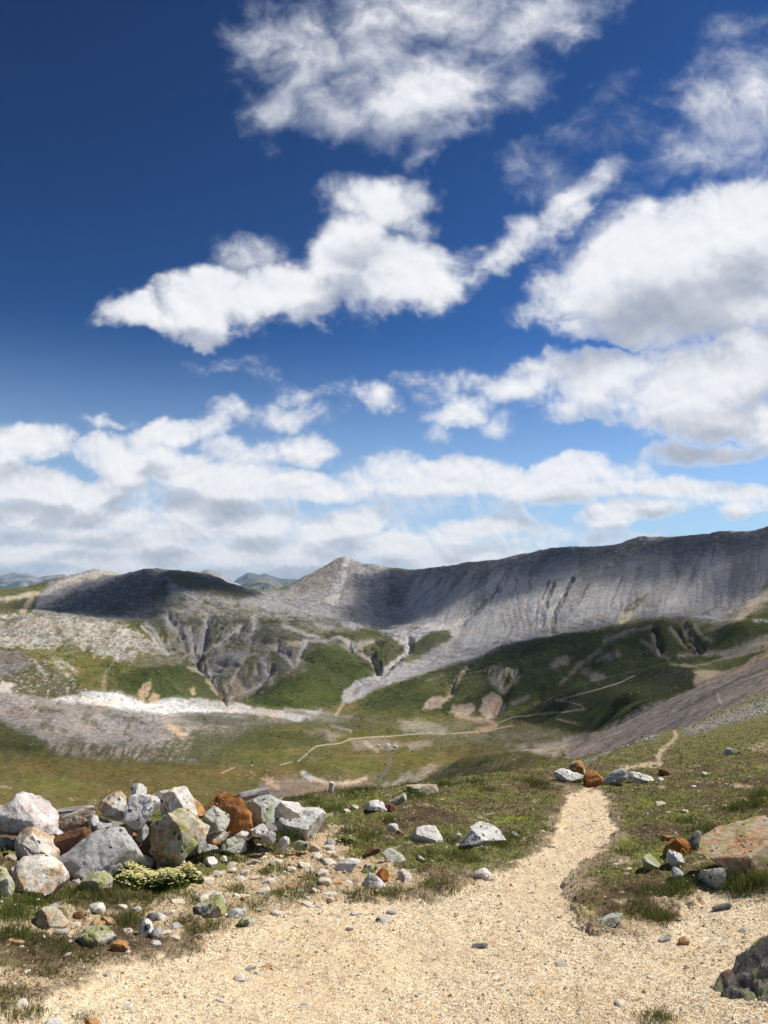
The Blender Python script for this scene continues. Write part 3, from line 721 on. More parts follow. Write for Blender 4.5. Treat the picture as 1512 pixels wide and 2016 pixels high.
def paint_hills(V):
    p = Painter(V)
    p.all(OLIVE, .8, 'f2', -.2, .3); p.all(BROWN, .55, 'w1', .0, .4); p.all(DGRASS, .5, 'f1', .05, .4); p.all(OLIVE, .6, 'f1', -.05, -.5)
    # bare ground in the creases and on the steep sides of the gullied country
    cr = crease(p.x, p.y); steep = sstep(p.slope + p.f1 * .12, .42, .75)
    belt = np.maximum(sstep(in_poly(p.px, p.py, GULLY_BELT) + p.w1 * 20, -20, 15), .75 * sstep(in_poly(p.px, p.py, DARK_HILLS) + p.w1 * 20, -10, 15))
    gb = sstep(in_poly(p.px, p.py, GULLY_BELT) + p.w1 * 24, -20, 15)
    p.mask((.155, .15, .128), gb * sstep(p.f2 + p.ff * .5, -.35, .1) * .8); p.mask((.075, .08, .032), gb * sstep(p.w2 - p.f1 * .3, -.02, .25) * .85)
    p.mask((.27, .255, .24), belt * sstep(cr + p.f1 * .18, .70, .86) * .85); p.mask((.33, .315, .30), belt * sstep(p.sd + .5 * (cr - .5), .18, .45) * .55)
    p.mask((.24, .205, .165), steep * (p.r > 400) * .55); p.mask((.40, .365, .31), sstep(p.f1, .38, .6) * sstep(p.f2, -.1, .3) * .5)
    # --- near valley meadow
    M = [(-400, 1480), (150, 1488), (320, 1500), (560, 1470), (760, 1460), (900, 1470), (1000, 1455), (1100, 1450), (1130, 1480), (1000, 1560), (-400, 1640)]
    p.poly(M, (.105, .090, .030), .75, 10, 12); p.poly(M, BROWN, .5, 10, 12, 'f2', -.1, .3); p.poly(M, (.055, .062, .02), .6, 10, 10, 'w2', .05, .4)
    p.poly([(-400, 1480), (0, 1482), (150, 1490), (380, 1510), (560, 1520), (560, 1600), (-400, 1640)], (.120, .094, .036), .6, 8, 14, 'f1', -.3, .2)
    for P in ([(470, 1488), (560, 1482), (600, 1492), (560, 1502), (480, 1502)], [(640, 1492), (720, 1490), (760, 1512), (700, 1520), (640, 1510)], [(770, 1470), (800, 1480), (830, 1500), (790, 1498)], [(20, 1535), (120, 1530), (180, 1550), (90, 1562)], [(420, 1470), (640, 1468), (600, 1480), (440, 1486)]):
        p.poly(P, LIME, .55, 9, 8, 'f1', -.35, .3)
    # dry grey hollows
    p.poly([(510, 1545), (560, 1530), (620, 1535), (700, 1540), (740, 1530), (700, 1560), (600, 1575), (520, 1580)], (.19, .155, .13), .85, 8, 10)
    p.line([(600, 1526), (625, 1536), (650, 1544), (690, 1541), (722, 1531)], 7, (.46, .38, .29), .9, 4, 3)
    p.line([(597, 1522), (612, 1534)], 9, (.5, .49, .47), .8, 4, 3)
    p.poly([(515, 1533), (530, 1530), (552, 1545), (545, 1552)], (.42, .28, .2), .8, 3, 6)
    for q in range(16):
        x = 455 + q * 17; p.line([(x, 1512 + q * 1.1), (x + 40, 1546 + q * .4)], 3, (.33, .27, .2), .6, 6, 2, pat='f1', lo=0, hi=.3)
    p.poly([(790, 1530), (850, 1508), (900, 1510), (860, 1530), (820, 1545), (740, 1555)], (.34, .29, .235), .8, 8, 10)
    p.poly([(690, 1458), (760, 1452), (800, 1465), (770, 1478), (700, 1475)], (.24, .2, .16), .7, 6, 8); p.line([(720, 1462), (742, 1478)], 8, (.38, .3, .22), .8, 3, 3)
    p.poly([(800, 1462), (860, 1455), (850, 1468), (810, 1478)], (.27, .23, .19), .7, 5, 7)
    p.poly([(600, 1440), (640, 1436), (680, 1446), (650, 1458), (610, 1450)], (.22, .19, .16), .7, 5, 7)
    # wet gully
    p.line([(738, 1556), (752, 1530), (763, 1510), (772, 1492), (788, 1470)], 10, (.11, .105, .10), .85, 10, 3, w2=5, pat='f1', lo=-.5, hi=.1)
    # knolls right of the middle
    K = [(800, 1425), (900, 1415), (990, 1425), (1110, 1415), (1190, 1440), (1130, 1470), (1040, 1476), (900, 1462), (820, 1450)]
    p.poly(K, (.165, .14, .082), .7, 8, 10); p.poly(K, (.085, .09, .032), .7, 8, 10, 'w1', -.02, .3); p.poly(K, (.26, .225, .165), .6, 8, 10, 'ff', .15, .4)
    p.poly([(780, 1420), (830, 1418), (880, 1430), (870, 1444), (800, 1440)], (.28, .255, .19), .85, 8, 8)
    p.poly([(1000, 1470), (1080, 1462), (1160, 1440), (1230, 1442), (1180, 1480), (1120, 1496), (1060, 1486)], (.36, .30, .24), .9, 8, 8, 'w1', -.5, .1)
    p.poly([(1120, 1448), (1180, 1442), (1190, 1462), (1130, 1478)], (.31, .225, .165), .7, 7, 8)
    p.poly([(950, 1448), (1030, 1440), (1100, 1445), (1040, 1456)], (.22, .19, .14), .7, 5, 8)
    p.poly([(830, 1540), (860, 1510), (930, 1485), (1030, 1478), (1090, 1492), (1000, 1520), (900, 1540)], (.062, .062, .026), .8, 6, 6)
    for q in range(9):
        x = 880 + q * 14; p.line([(x, 1540 - q * 4), (x + 28, 1518 - q * 4)], 2.5, (.24, .2, .13), .55, 5, 1.5)
    # --- white ridge
    W = [(-400, 1345), (0, 1362), (50, 1366), (108, 1378), (170, 1362), (231, 1362), (291, 1384), (350, 1369), (456, 1382), (560, 1400), (700, 1413), (640, 1420), (560, 1420), (480, 1445), (420, 1480), (395, 1505), (250, 1494), (110, 1484), (70, 1460), (0, 1420), (-400, 1400)]
    p.poly(W, (.11, .095, .07), 1, 6, 8); p.poly(W, (.235, .215, .20), .9, 6, 8, 'f2', -.5, .0); p.poly(W, (.33, .305, .29), .55, 6, 8, 'sd', -.05, .4); p.poly(W, (.12, .11, .085), .6, 6, 8, 'ff', .12, .45); p.poly(W, (.37, .35, .335), .5, 6, 8, 'ff', -.1, -.45)
    p.poly(W, (.07, .068, .035), .7, 6, 8, 'w1', .12, .4)
    p.poly([(100, 1378), (165, 1363), (231, 1363), (258, 1374), (291, 1384), (350, 1370), (420, 1382), (500, 1392), (560, 1402), (500, 1402), (400, 1404), (330, 1408), (260, 1400), (190, 1388)], WHITE, .95, 4, 5, 'w1', -.6, -.1)
    p.poly([(370, 1378), (460, 1383), (560, 1402), (610, 1412), (540, 1410), (460, 1398), (390, 1392)], (.46, .43, .37), .8, 4, 5)
    p.line([(372, 1390), (385, 1380)], 3, (.12, .1, .08), .8); p.line([(330, 1408), (350, 1404), (440, 1404), (520, 1412), (570, 1420)], 3, (.10, .095, .06), .7, 4)
    for a in ([(540, 1402), (600, 1412)], [(560, 1396), (650, 1404)], [(600, 1400), (690, 1412)], [(620, 1412), (660, 1418)], [(650, 1425), (690, 1440)]):
        p.line(a, 6, (.36, .35, .33), .8, 5, 3)
    p.line([(550, 1404), (590, 1416)], 10, (.55, .55, .55), .7, 4, 4)
    p.poly([(0, 1375), (60, 1390), (90, 1420), (30, 1425), (-60, 1400)], (.30, .265, .25), .8, 6, 10, 'f1', -.4, .2)
    p.poly([(-400, 1410), (0, 1420), (60, 1440), (110, 1482), (-400, 1470)], (.055, .06, .024), .85, 8, 10)
    p.line([(335, 1430), (365, 1450)], 12, (.44, .33, .21), .9, 5, 3)
    p.poly([(330, 1425), (345, 1408), (400, 1420), (440, 1425), (430, 1440), (380, 1440)], (.24, .19, .13), .6, 6, 8, 'f1', -.2, .3)
    p.poly([(380, 1440), (500, 1430), (640, 1445), (640, 1465), (450, 1482), (400, 1500), (370, 1480)], (.05, .055, .02), .75, 10, 10)
    p.poly([(350, 1405), (430, 1406), (520, 1416), (620, 1428), (520, 1438), (400, 1426)], (.062, .062, .026), .7, 6, 8)
    p.poly([(640, 1395), (760, 1410), (800, 1425), (700, 1440), (600, 1430)], (.095, .09, .045), .7, 8, 8)
    p.poly([(-400, 1430), (0, 1440), (120, 1462), (260, 1462), (400, 1455), (440, 1490), (400, 1512), (200, 1502), (0, 1490), (-400, 1480)], (.062, .064, .028), .85, 12, 14, 'sd', -.12, .12)
    p.poly([(300, 1470), (400, 1440), (460, 1450), (480, 1490), (400, 1512), (300, 1500)], (.07, .072, .028), .8, 12, 14, 'ff', -.2, .1)
    # --- middle distance: smooth green shoulder, gullied hills
    p.poly([(480, 1380), (540, 1345), (600, 1325), (600, 1285), (660, 1270), (720, 1290), (745, 1320), (690, 1350), (672, 1385), (600, 1398), (500, 1392)], (.052, .069, .017), .92, 8, 8)
    p.poly([(560, 1370), (620, 1355), (650, 1372), (590, 1384)], LIME, .4, 8, 8, 'f1', -.3, .3)
    p.poly([(230, 1330), (320, 1310), (370, 1306), (440, 1345), (440, 1378), (320, 1378), (230, 1360)], (.048, .064, .018), .9, 6, 7)
    # limestone shelf
    L = [(-400, 1200), (0, 1208), (70, 1205), (150, 1216), (240, 1230), (300, 1262), (335, 1292), (300, 1285), (235, 1300), (200, 1292), (160, 1270), (0, 1275), (-400, 1270)]
    p.poly(L, (.22, .195, .155), .85, 6, 12); p.poly(L, (.50, .47, .425), .85, 6, 12, 'ff', -.12, .26); p.poly(L, (.55, .52, .48), .6, 6, 12, 'su', .05, .4); p.poly(L, (.085, .082, .042), .8, 6, 12, 'w2', .08, .35)
    L2 = [(-400, 1275), (0, 1272), (40, 1285), (80, 1300), (150, 1340), (160, 1362), (110, 1374), (0, 1362), (-400, 1350)]
    p.poly(L2, (.085, .08, .045), .9, 6, 10); p.poly(L2, (.43, .40, .37), .8, 6, 10, 'ff', .06, .34)
    p.poly([(-100, 1285), (0, 1280), (40, 1283), (62, 1305), (30, 1330), (-100, 1330)], (.20, .17, .165), .8, 5, 8, 'f1', -.4, .1); p.poly([(0, 1345), (25, 1345), (20, 1362), (-40, 1362)], (.55, .5, .47), .8, 4, 6)
    for a in ([(105, 1300), (140, 1335)], [(120, 1300), (150, 1322)], [(70, 1300), (90, 1330)]): p.line(a, 8, (.5, .47, .43), .7, 7, 3, pat='f1', lo=-.2, hi=.2)
    # back left meadow and bare strips
    p.poly([(-400, 1165), (0, 1165), (60, 1160), (80, 1185), (60, 1205), (-400, 1205)], (.09, .092, .04), .9, 5, 6)
    p.line([(-60, 1188), (20, 1178), (75, 1168)], 10, (.38, .335, .25), .9, 4, 4); p.line([(45, 1203), (62, 1180)], 11, (.44, .36, .24), .9, 4, 3)
    # grey tops
    U = [(66, 1206), (80, 1170), (93, 1145), (178, 1118), (300, 1117), (400, 1130), (510, 1168), (560, 1160), (600, 1135), (678, 1085), (780, 1122), (1000, 1095), (1260, 1050), (1512, 1030), (1800, 960), (1800, 1130), (1512, 1172), (1450, 1205), (1400, 1222), (1330, 1214), (1262, 1218), (1170, 1240), (1060, 1258), (980, 1285),
         (905, 1308), (840, 1300), (800, 1280), (770, 1262), (740, 1235), (640, 1238), (560, 1222), (480, 1200), (430, 1205), (300, 1222), (200, 1222), (130, 1212)]
    p.poly(U, GREY, 1, 5, 7); p.poly(U, DGREY, .6, 5, 7, 'ff', .05, .4); p.poly(U, LGREY, .4, 5, 7, 'ff', -.1, -.45)
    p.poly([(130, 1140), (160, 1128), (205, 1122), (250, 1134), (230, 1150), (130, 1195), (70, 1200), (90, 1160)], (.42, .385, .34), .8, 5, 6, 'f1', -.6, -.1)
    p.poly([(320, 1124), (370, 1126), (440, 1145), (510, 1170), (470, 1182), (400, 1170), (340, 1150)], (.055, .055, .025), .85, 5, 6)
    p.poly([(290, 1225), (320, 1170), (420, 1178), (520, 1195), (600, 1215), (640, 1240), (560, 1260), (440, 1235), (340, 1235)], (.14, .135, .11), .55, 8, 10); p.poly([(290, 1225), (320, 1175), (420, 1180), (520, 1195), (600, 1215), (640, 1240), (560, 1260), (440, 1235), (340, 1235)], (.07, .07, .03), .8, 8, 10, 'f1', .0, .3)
    for q in range(22):      # grassy ledges between grey rock
        x = 330 + (q * 61) % 330; y = 1190 + (q * 37) % 75
        p.line([(x, y), (x + 34, y + 5)], 9, (.062, .066, .028), .7, 12, 5)
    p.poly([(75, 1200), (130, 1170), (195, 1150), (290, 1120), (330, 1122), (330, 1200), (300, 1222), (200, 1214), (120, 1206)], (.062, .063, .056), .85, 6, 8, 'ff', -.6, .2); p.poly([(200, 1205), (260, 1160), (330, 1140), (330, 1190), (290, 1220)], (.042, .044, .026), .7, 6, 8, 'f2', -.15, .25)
    # dark rock along the ridge crest, painted darker still to deepen its cloud shade
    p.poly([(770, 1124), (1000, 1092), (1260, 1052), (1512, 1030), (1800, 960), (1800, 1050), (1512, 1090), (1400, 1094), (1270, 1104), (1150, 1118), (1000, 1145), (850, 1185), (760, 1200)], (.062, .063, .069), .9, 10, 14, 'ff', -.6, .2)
    # fans of pale debris spread down the face
    face = sstep(in_poly(p.px, p.py, RIDGE_FACE), -8, 12)
    ac = p.px + (p.py - 1150) * (.42 - (p.px - 1000) * .0006)
    down = sstep(p.py - (1140 - (p.px - 1000) * .075), -60, 10)
    fan = fbm2(ac / 75 + 3, p.py / 190, 4, .5); fan2 = fbm2(ac / 17, p.py / 120 + 9, 4, .55)
    p.mask(LGREY * .98, face * down * sstep(fan + .35 * fan2, -.22, .16) * .9); p.mask(DGREY * 1.1, face * sstep(fan2 - .2 * fan, .14, .5) * .6); p.mask(GREY * .8, face * sstep(-fan - .3 * fan2, .0, .35) * .6)
    # dark rills on the ridge face
    for a, w in (([(1090, 1150), (1082, 1170), (1068, 1205), (1066, 1228)], 7), ([(1080, 1145), (1070, 1180)], 6), ([(1127, 1140), (1110, 1175), (1092, 1205), (1085, 1245)], 8), ([(1330, 1110), (1335, 1140)], 4), ([(1225, 1135), (1200, 1195)], 3),
                 ([(1160, 1150), (1138, 1190)], 4), ([(1040, 1145), (1045, 1170)], 4), ([(1018, 1140), (1015, 1165)], 3), ([(1000, 1120), (980, 1155), (965, 1185)], 3), ([(960, 1130), (910, 1180), (900, 1210)], 3), ([(920, 1125), (870, 1180), (840, 1200)], 3), ([(870, 1140), (800, 1205)], 3), ([(1408, 1075), (1400, 1110)], 3), ([(980, 1160), (940, 1200), (915, 1215)], 4)):
        p.line(a, w, (.045, .045, .048), .85, 6, 2.5, w2=w * .45)
    p.poly([(1220, 1215), (1232, 1198), (1262, 1172), (1278, 1168), (1270, 1185), (1240, 1205)], (.10, .095, .05), .9, 3, 4, 'f1', -.5, .1); p.poly([(1217, 1222), (1222, 1206), (1252, 1204), (1240, 1222), (1222, 1230)], (.47, .40, .30), .85, 3, 4)
    p.poly([(1490, 1175), (1512, 1140), (1560, 1130), (1560, 1170), (1500, 1176)], (.12, .11, .06), .8, 4, 5)
    for q in range(40): p.line([(985 + (q * 29) % 60, 1195 + (q * 17) % 40), (988 + (q * 29) % 60, 1197 + (q * 17) % 40)], 3, (.07, .07, .06), .7, 3, 1.5)
    # pyramid
    p.poly([(598, 1141), (640, 1112), (678, 1094), (690, 1102), (660, 1140), (620, 1170), (560, 1175)], (.22, .195, .165), .7, 5, 6); p.line([(684, 1099), (672, 1140), (655, 1180)], 9, (.43, .42, .405), .8, 5, 4, w2=22); p.poly([(700, 1105), (750, 1112), (760, 1125), (720, 1150)], (.38, .365, .345), .6, 5, 6, 'f1', -.3, .2)
    # grassy bosses among the grey fans
    for P in ([(800, 1290), (815, 1265), (850, 1243), (885, 1240), (894, 1253), (860, 1272), (830, 1292)], [(700, 1300), (720, 1270), (770, 1250), (800, 1265), (795, 1300), (765, 1318), (735, 1310)], [(640, 1245), (740, 1238), (760, 1255), (700, 1262), (640, 1262)]):
        p.poly(P, (.058, .062, .024), .95, 4, 5)
    p.poly([(800, 1262), (820, 1240), (850, 1225), (870, 1218), (880, 1238), (850, 1242), (815, 1265)], (.43, .425, .42), .9, 4, 4); p.poly([(770, 1255), (800, 1240), (805, 1268), (790, 1270)], (.33, .32, .32), .8, 4, 5)
    # outwash fan and the gravel beds that feed it
    p.poly([(671, 1386), (677, 1358), (700, 1342), (750, 1324), (800, 1304), (860, 1291), (930, 1286), (1000, 1272), (960, 1292), (880, 1312), (800, 1336), (730, 1362), (690, 1384)], (.36, .352, .35), 1, 4, 5); p.poly([(692, 1372), (700, 1355), (712, 1352), (706, 1366)], (.09, .09, .06), .8, 3, 4)
    p.poly([(671, 1386), (677, 1358), (700, 1342), (750, 1324), (800, 1304), (860, 1291), (930, 1286), (880, 1312), (800, 1336), (730, 1362)], (.26, .255, .255), .6, 4, 5, 'sd', .0, .3)
    p.line([(757, 1318), (775, 1305), (805, 1282), (804, 1262)], 9, (.36, .35, .345), .9, 4, 3); p.line([(746, 1318), (735, 1300), (705, 1288), (688, 1268), (665, 1256)], 9, (.38, .345, .30), .9, 4, 3, w2=6)
    p.line([(600, 1262), (640, 1262), (670, 1256), (700, 1268)], 8, (.33, .32, .31), .7, 5, 3); p.line([(675, 1388), (668, 1398), (660, 1405)], 6, (.33, .26, .2), .8, 4, 3)
    # gullies on the left of the middle
    for a, w, w2 in (([(330, 1215), (352, 1240), (378, 1278), (388, 1300)], 16, 9), ([(372, 1240), (384, 1270), (390, 1300)], 16, 8), ([(410, 1215), (404, 1245), (396, 1290)], 12, 8), ([(388, 1298), (394, 1315)], 13, 10), ([(290, 1228), (310, 1255), (330, 1290)], 8, 5), ([(500, 1215), (497, 1245), (492, 1268)], 10, 6),
                     ([(545, 1272), (560, 1290), (575, 1312)], 13, 7), ([(602, 1266), (592, 1290), (580, 1312)], 12, 6), ([(515, 1298), (520, 1320), (530, 1332)], 8, 12), ([(394, 1312), (420, 1335), (432, 1358), (446, 1378)], 10, 8), ([(446, 1378), (500, 1355), (532, 1335)], 5, 5), ([(470, 1238), (440, 1262), (420, 1280)], 14, 6), ([(560, 1232), (600, 1250), (632, 1254)], 9, 5)):
        p.line(a, w * 1.25, (.29, .28, .272), .8, 7, 4, w2=w2); p.line(a, w * .45, (.37, .36, .352), .6, 5, 2, w2=w2 * .5)
    p.poly([(405, 1300), (430, 1285), (480, 1278), (500, 1290), (470, 1310), (445, 1335), (420, 1325)], (.20, .192, .185), .9, 5, 7); p.poly([(430, 1350), (470, 1318), (490, 1325), (450, 1372)], (.24, .215, .18), .7, 5, 6, 'su', -.3, .2)
    p.poly([(380, 1260), (400, 1240), (412, 1255), (404, 1285), (390, 1288)], (.25, .245, .245), .8, 4, 5)
    p.line([(408, 1340), (440, 1376)], 8, (.42, .34, .24), .8, 5, 3); p.line([(472, 1312), (450, 1350)], 6, (.43, .34, .25), .7, 5, 3); p.poly([(455, 1352), (478, 1348), (480, 1365), (462, 1372)], (.28, .2, .15), .8, 4, 5); p.line([(555, 1268), (590, 1266)], 10, (.5, .42, .31), .8, 5, 4)
    p.poly([(270, 1378), (278, 1350), (298, 1338), (300, 1350), (285, 1380)], (.40, .30, .18), .9, 3, 5); p.poly([(290, 1380), (302, 1362), (314, 1368), (312, 1384)], (.43, .31, .18), .9, 3, 4); p.line([(200, 1360), (210, 1320), (225, 1300), (236, 1262), (243, 1255)], 3.5, (.24, .21, .16), .6, 5, 2); p.line([(203, 1362), (206, 1335)], 9, (.30, .24, .17), .5, 4, 4); p.poly([(368, 1312), (395, 1318), (402, 1328), (378, 1322)], (.42, .36, .28), .8, 3, 4); p.poly([(374, 1358), (384, 1354), (386, 1366), (378, 1370)], (.42, .32, .2), .8, 3, 3); p.line([(278, 1232), (298, 1250), (312, 1275), (330, 1288)], 5, (.45, .42, .37), .8, 4, 2)
    p.poly([(230, 1300), (300, 1288), (360, 1296), (340, 1310), (250, 1312)], (.20, .165, .12), .7, 4, 7, 'f1', -.4, .2)
    # --- right: tan cliffs, ravines, dark hills
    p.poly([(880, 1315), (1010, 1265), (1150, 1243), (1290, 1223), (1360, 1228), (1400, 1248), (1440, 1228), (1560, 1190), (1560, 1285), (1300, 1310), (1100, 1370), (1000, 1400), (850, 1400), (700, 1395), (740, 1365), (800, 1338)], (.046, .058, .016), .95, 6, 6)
    p.poly([(850, 1330), (960, 1300), (980, 1330), (960, 1370), (880, 1380), (820, 1360)], (.075, .08, .028), .7, 8, 8)
    for P in ([(832, 1396), (838, 1382), (850, 1372), (868, 1370), (876, 1376), (868, 1392), (850, 1398)], [(884, 1402), (892, 1388), (910, 1386), (930, 1384), (934, 1398), (920, 1410), (900, 1408)], [(944, 1400), (952, 1372), (968, 1364), (985, 1372), (994, 1392), (980, 1412), (958, 1416)]):
        p.poly(P, (.40, .315, .24), .95, 3, 4); p.poly(P, (.25, .19, .15), .7, 3, 4, 'st', .0, .3)
    p.poly([(955, 1318), (985, 1312), (1020, 1318), (1022, 1335), (1000, 1365), (985, 1362), (965, 1345)], (.36, .315, .25), .8, 4, 5, 'st', -.3, .1)
    p.line([(918, 1316), (900, 1340), (885, 1370), (878, 1378)], 8, (.35, .28, .2), .8, 6, 3); p.line([(1015, 1340), (990, 1366)], 6, (.3, .26, .2), .7, 4, 3); p.line([(810, 1320), (870, 1330), (840, 1340)], 5, (.28, .24, .2), .6, 5, 3, pat='f1', lo=-.1, hi=.2)
    p.line([(900, 1410), (960, 1420), (975, 1430), (940, 1438)], 9, (.37, .27, .21), .8, 6, 4)
    for a, w, w2 in (([(1285, 1250), (1300, 1290)], 9, 5), ([(1320, 1238), (1340, 1262), (1360, 1280)], 8, 6), ([(1348, 1232), (1362, 1262), (1380, 1282)], 14, 8), ([(1368, 1234), (1390, 1258), (1400, 1262)], 10, 5), ([(1265, 1262), (1290, 1282), (1316, 1298)], 9, 4), ([(1180, 1280), (1140, 1310), (1105, 1345)], 9, 6), ([(1190, 1262), (1250, 1240), (1290, 1232)], 12, 5), ([(1090, 1310), (1112, 1300)], 14, 20), ([(1150, 1320), (1180, 1335)], 14, 20), ([(1180, 1298), (1215, 1288)], 10, 14), ([(1010, 1385), (1040, 1372)], 12, 8), ([(1430, 1290), (1512, 1260)], 20, 24), ([(1340, 1290), (1430, 1284)], 10, 10)):
        p.line(a, w, (.235, .20, .165), .8, 6, 4, w2=w2)
    p.poly([(1462, 1222), (1478, 1205), (1500, 1195), (1530, 1170), (1530, 1150), (1480, 1180), (1455, 1205), (1430, 1225)], (.42, .36, .27), .8, 4, 5)
    p.poly([(1400, 1226), (1420, 1200), (1450, 1188), (1470, 1195), (1440, 1222), (1420, 1232)], (.26, .235, .21), .7, 5, 6)
    p.line([(1484, 1222), (1530, 1222)], 8, (.45, .45, .45), .75, 3, 2, pat='f1', lo=-.1, hi=.1)
    # near green hill
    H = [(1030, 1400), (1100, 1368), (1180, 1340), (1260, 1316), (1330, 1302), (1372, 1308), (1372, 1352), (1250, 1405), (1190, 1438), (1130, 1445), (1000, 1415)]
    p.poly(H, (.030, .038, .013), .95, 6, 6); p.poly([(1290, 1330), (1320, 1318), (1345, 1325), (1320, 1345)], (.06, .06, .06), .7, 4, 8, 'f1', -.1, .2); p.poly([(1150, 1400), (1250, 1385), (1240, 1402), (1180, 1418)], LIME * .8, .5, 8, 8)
    p.poly([(1368, 1320), (1400, 1318), (1440, 1318), (1480, 1295), (1540, 1262), (1540, 1290), (1450, 1328), (1380, 1360), (1366, 1345)], (.37, .285, .20), .95, 4, 6, 'w1', -.7, -.2); p.poly([(1380, 1318), (1440, 1296), (1490, 1284), (1470, 1305), (1430, 1322)], (.07, .085, .026), .95, 3, 4)
    p.line([(1320, 1308), (1370, 1312), (1410, 1300), (1450, 1292), (1512, 1275)], 5, (.27, .23, .17), .7, 4, 2)
    # scree of our own hillside
    S = [(1120, 1462), (1130, 1452), (1182, 1440), (1250, 1403), (1320, 1376), (1380, 1351), (1450, 1321), (1512, 1294), (1800, 1180), (1800, 1300), (1512, 1380), (1400, 1410), (1300, 1450), (1180, 1490), (1120, 1500)]
    p.poly(S, SCREE, 1, 4, 5); p.poly(S, (.135, .108, .088), .7, 4, 5, 'su', .05, .35); p.poly(S, (.30, .25, .215), .6, 4, 5, 'f1', .1, .4)
    p.line([(1340, 1398), (1400, 1365), (1450, 1338), (1512, 1315)], 5, (.075, .07, .045), .8, 5, 2); p.line([(1360, 1390), (1440, 1352), (1512, 1325)], 3, (.09, .08, .05), .7, 5, 2)
    p.line([(1413, 1366), (1416, 1376), (1421, 1386)], 3.0, (.50, .44, .37), .9, 2, 1)
    # trails
    for a, w in (([(586, 1499), (604, 1485), (620, 1470), (640, 1466), (672, 1463), (690, 1455), (720, 1452), (760, 1450), (830, 1444), (900, 1444), (960, 1438), (1010, 1428)], 3.4), ([(436, 1522), (462, 1512)], 3), ([(552, 1505), (575, 1500)], 3.4), ([(980, 1424), (1010, 1412), (1060, 1406), (1110, 1402), (1150, 1396), (1143, 1388), (1118, 1381), (1096, 1378)], 3.0),
                 ([(1096, 1378), (1130, 1370), (1180, 1356), (1225, 1342), (1250, 1330)], 3.2), ([(1096, 1415), (1115, 1420), (1145, 1427)], 2.2), ([(0, 1548), (24, 1551)], 2.5), ([(135, 1570), (145, 1576)], 2.5), ([(800, 1448), (850, 1442)], 3)):
        p.line(a, w * .62, TRAIL * 1.08, .85, 3, .9)
    k = 1.28 - .28 * sstep(p.C.mean(1), .25, .5)
    hf = fbm2(p.px / 4.6, p.py / 2.6 + 70, 4, .7); hr = fbm2(ac / 4.2, p.py / 26, 4, .65)
    grey_ = sstep(1 - p.C.min(1) / p.C.max(1), .62, .30)
    k = k * np.clip(1 + (.15 + .22 * grey_) * hf * (1 - face) + face * (.14 * hf + .24 * hr), .45, 1.7)
    rocky = np.maximum.reduce([sstep(in_poly(p.px, p.py, P_) + p.f1 * 14, -8, 10) for P_ in ROCKY])
    crest = face * sstep(p.py - (1140 - (p.px - 1000) * .075), 10, -40)
    rocky = np.maximum(np.maximum(rocky * .34, crest * .4), .05)
    return np.clip(p.C * k[:, None], .01, .75), rocky


# ------------------------------------------------------------------ far land: valley, hills and mountains
nc, nr = 1000, 1150
azf = np.linspace(math.radians(-36), math.radians(36), nc)
_k = np.array([math.log(100), math.log(600), math.log(1150), math.log(3500), math.log(32000)]); _f = np.array([0, .22, .40, .95, 1.0])
lrf = np.interp(np.linspace(0, 1, nr), _f, _k)
AA, LL = np.meshgrid(azf, lrf)
Z = land_z(AA.ravel(), LL.ravel()).reshape(nr, nc)
RR = np.exp(LL)
Vf = np.stack([RR * np.sin(AA), RR * np.cos(AA), Z], -1).reshape(-1, 3)
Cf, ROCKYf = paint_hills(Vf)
Qf = grid_quads(nr, nc)
qpx, qpy = to_px(Vf[Qf[:, 0]])
qr = np.hypot(Vf[Qf[:, 0], 0], Vf[Qf[:, 0], 1])
mtn = (qr > 1330) & ((in_poly(qpx, qpy, RIDGE_FACE) > -20) | (qr > 2150) | ((qpx < 560) & (qr > 2080)))
near_ = qr < 700
split_mesh("valley", Vf, Qf, near_ & ~mtn, M_HILL, Cf, {"rocky": ROCKYf})
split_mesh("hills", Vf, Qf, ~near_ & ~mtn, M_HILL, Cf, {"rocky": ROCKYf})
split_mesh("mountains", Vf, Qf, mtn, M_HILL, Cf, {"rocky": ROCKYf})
FAR_GRID = (Vf.reshape(nr, nc, 3), azf, lrf)


def far_hit(px, py):
    """first far land point seen at a photo pixel (from the finished grid)"""
    P, a_, l_ = FAR_GRID
    d = dirs(px, py); h = math.hypot(d[0], d[1]); a = math.atan2(d[0], d[1]); t = d[2] / h
    i = int(np.clip(np.searchsorted(a_, a), 0, len(a_) - 1))
    col = P[:, i]; tt = col[:, 2] / np.exp(l_)
    k = np.nonzero(tt >= t)[0]
    if len(k) == 0:
        k = [int(np.argmax(tt[l_ < math.log(4200)]))]
    return col[k[0]]


# ------------------------------------------------------------------ ranges on the horizon
M_RANGE = land_material("far_range", [(.0012, .8), (.006, .7), (.03, .4)], .3, (.004, 60.0))


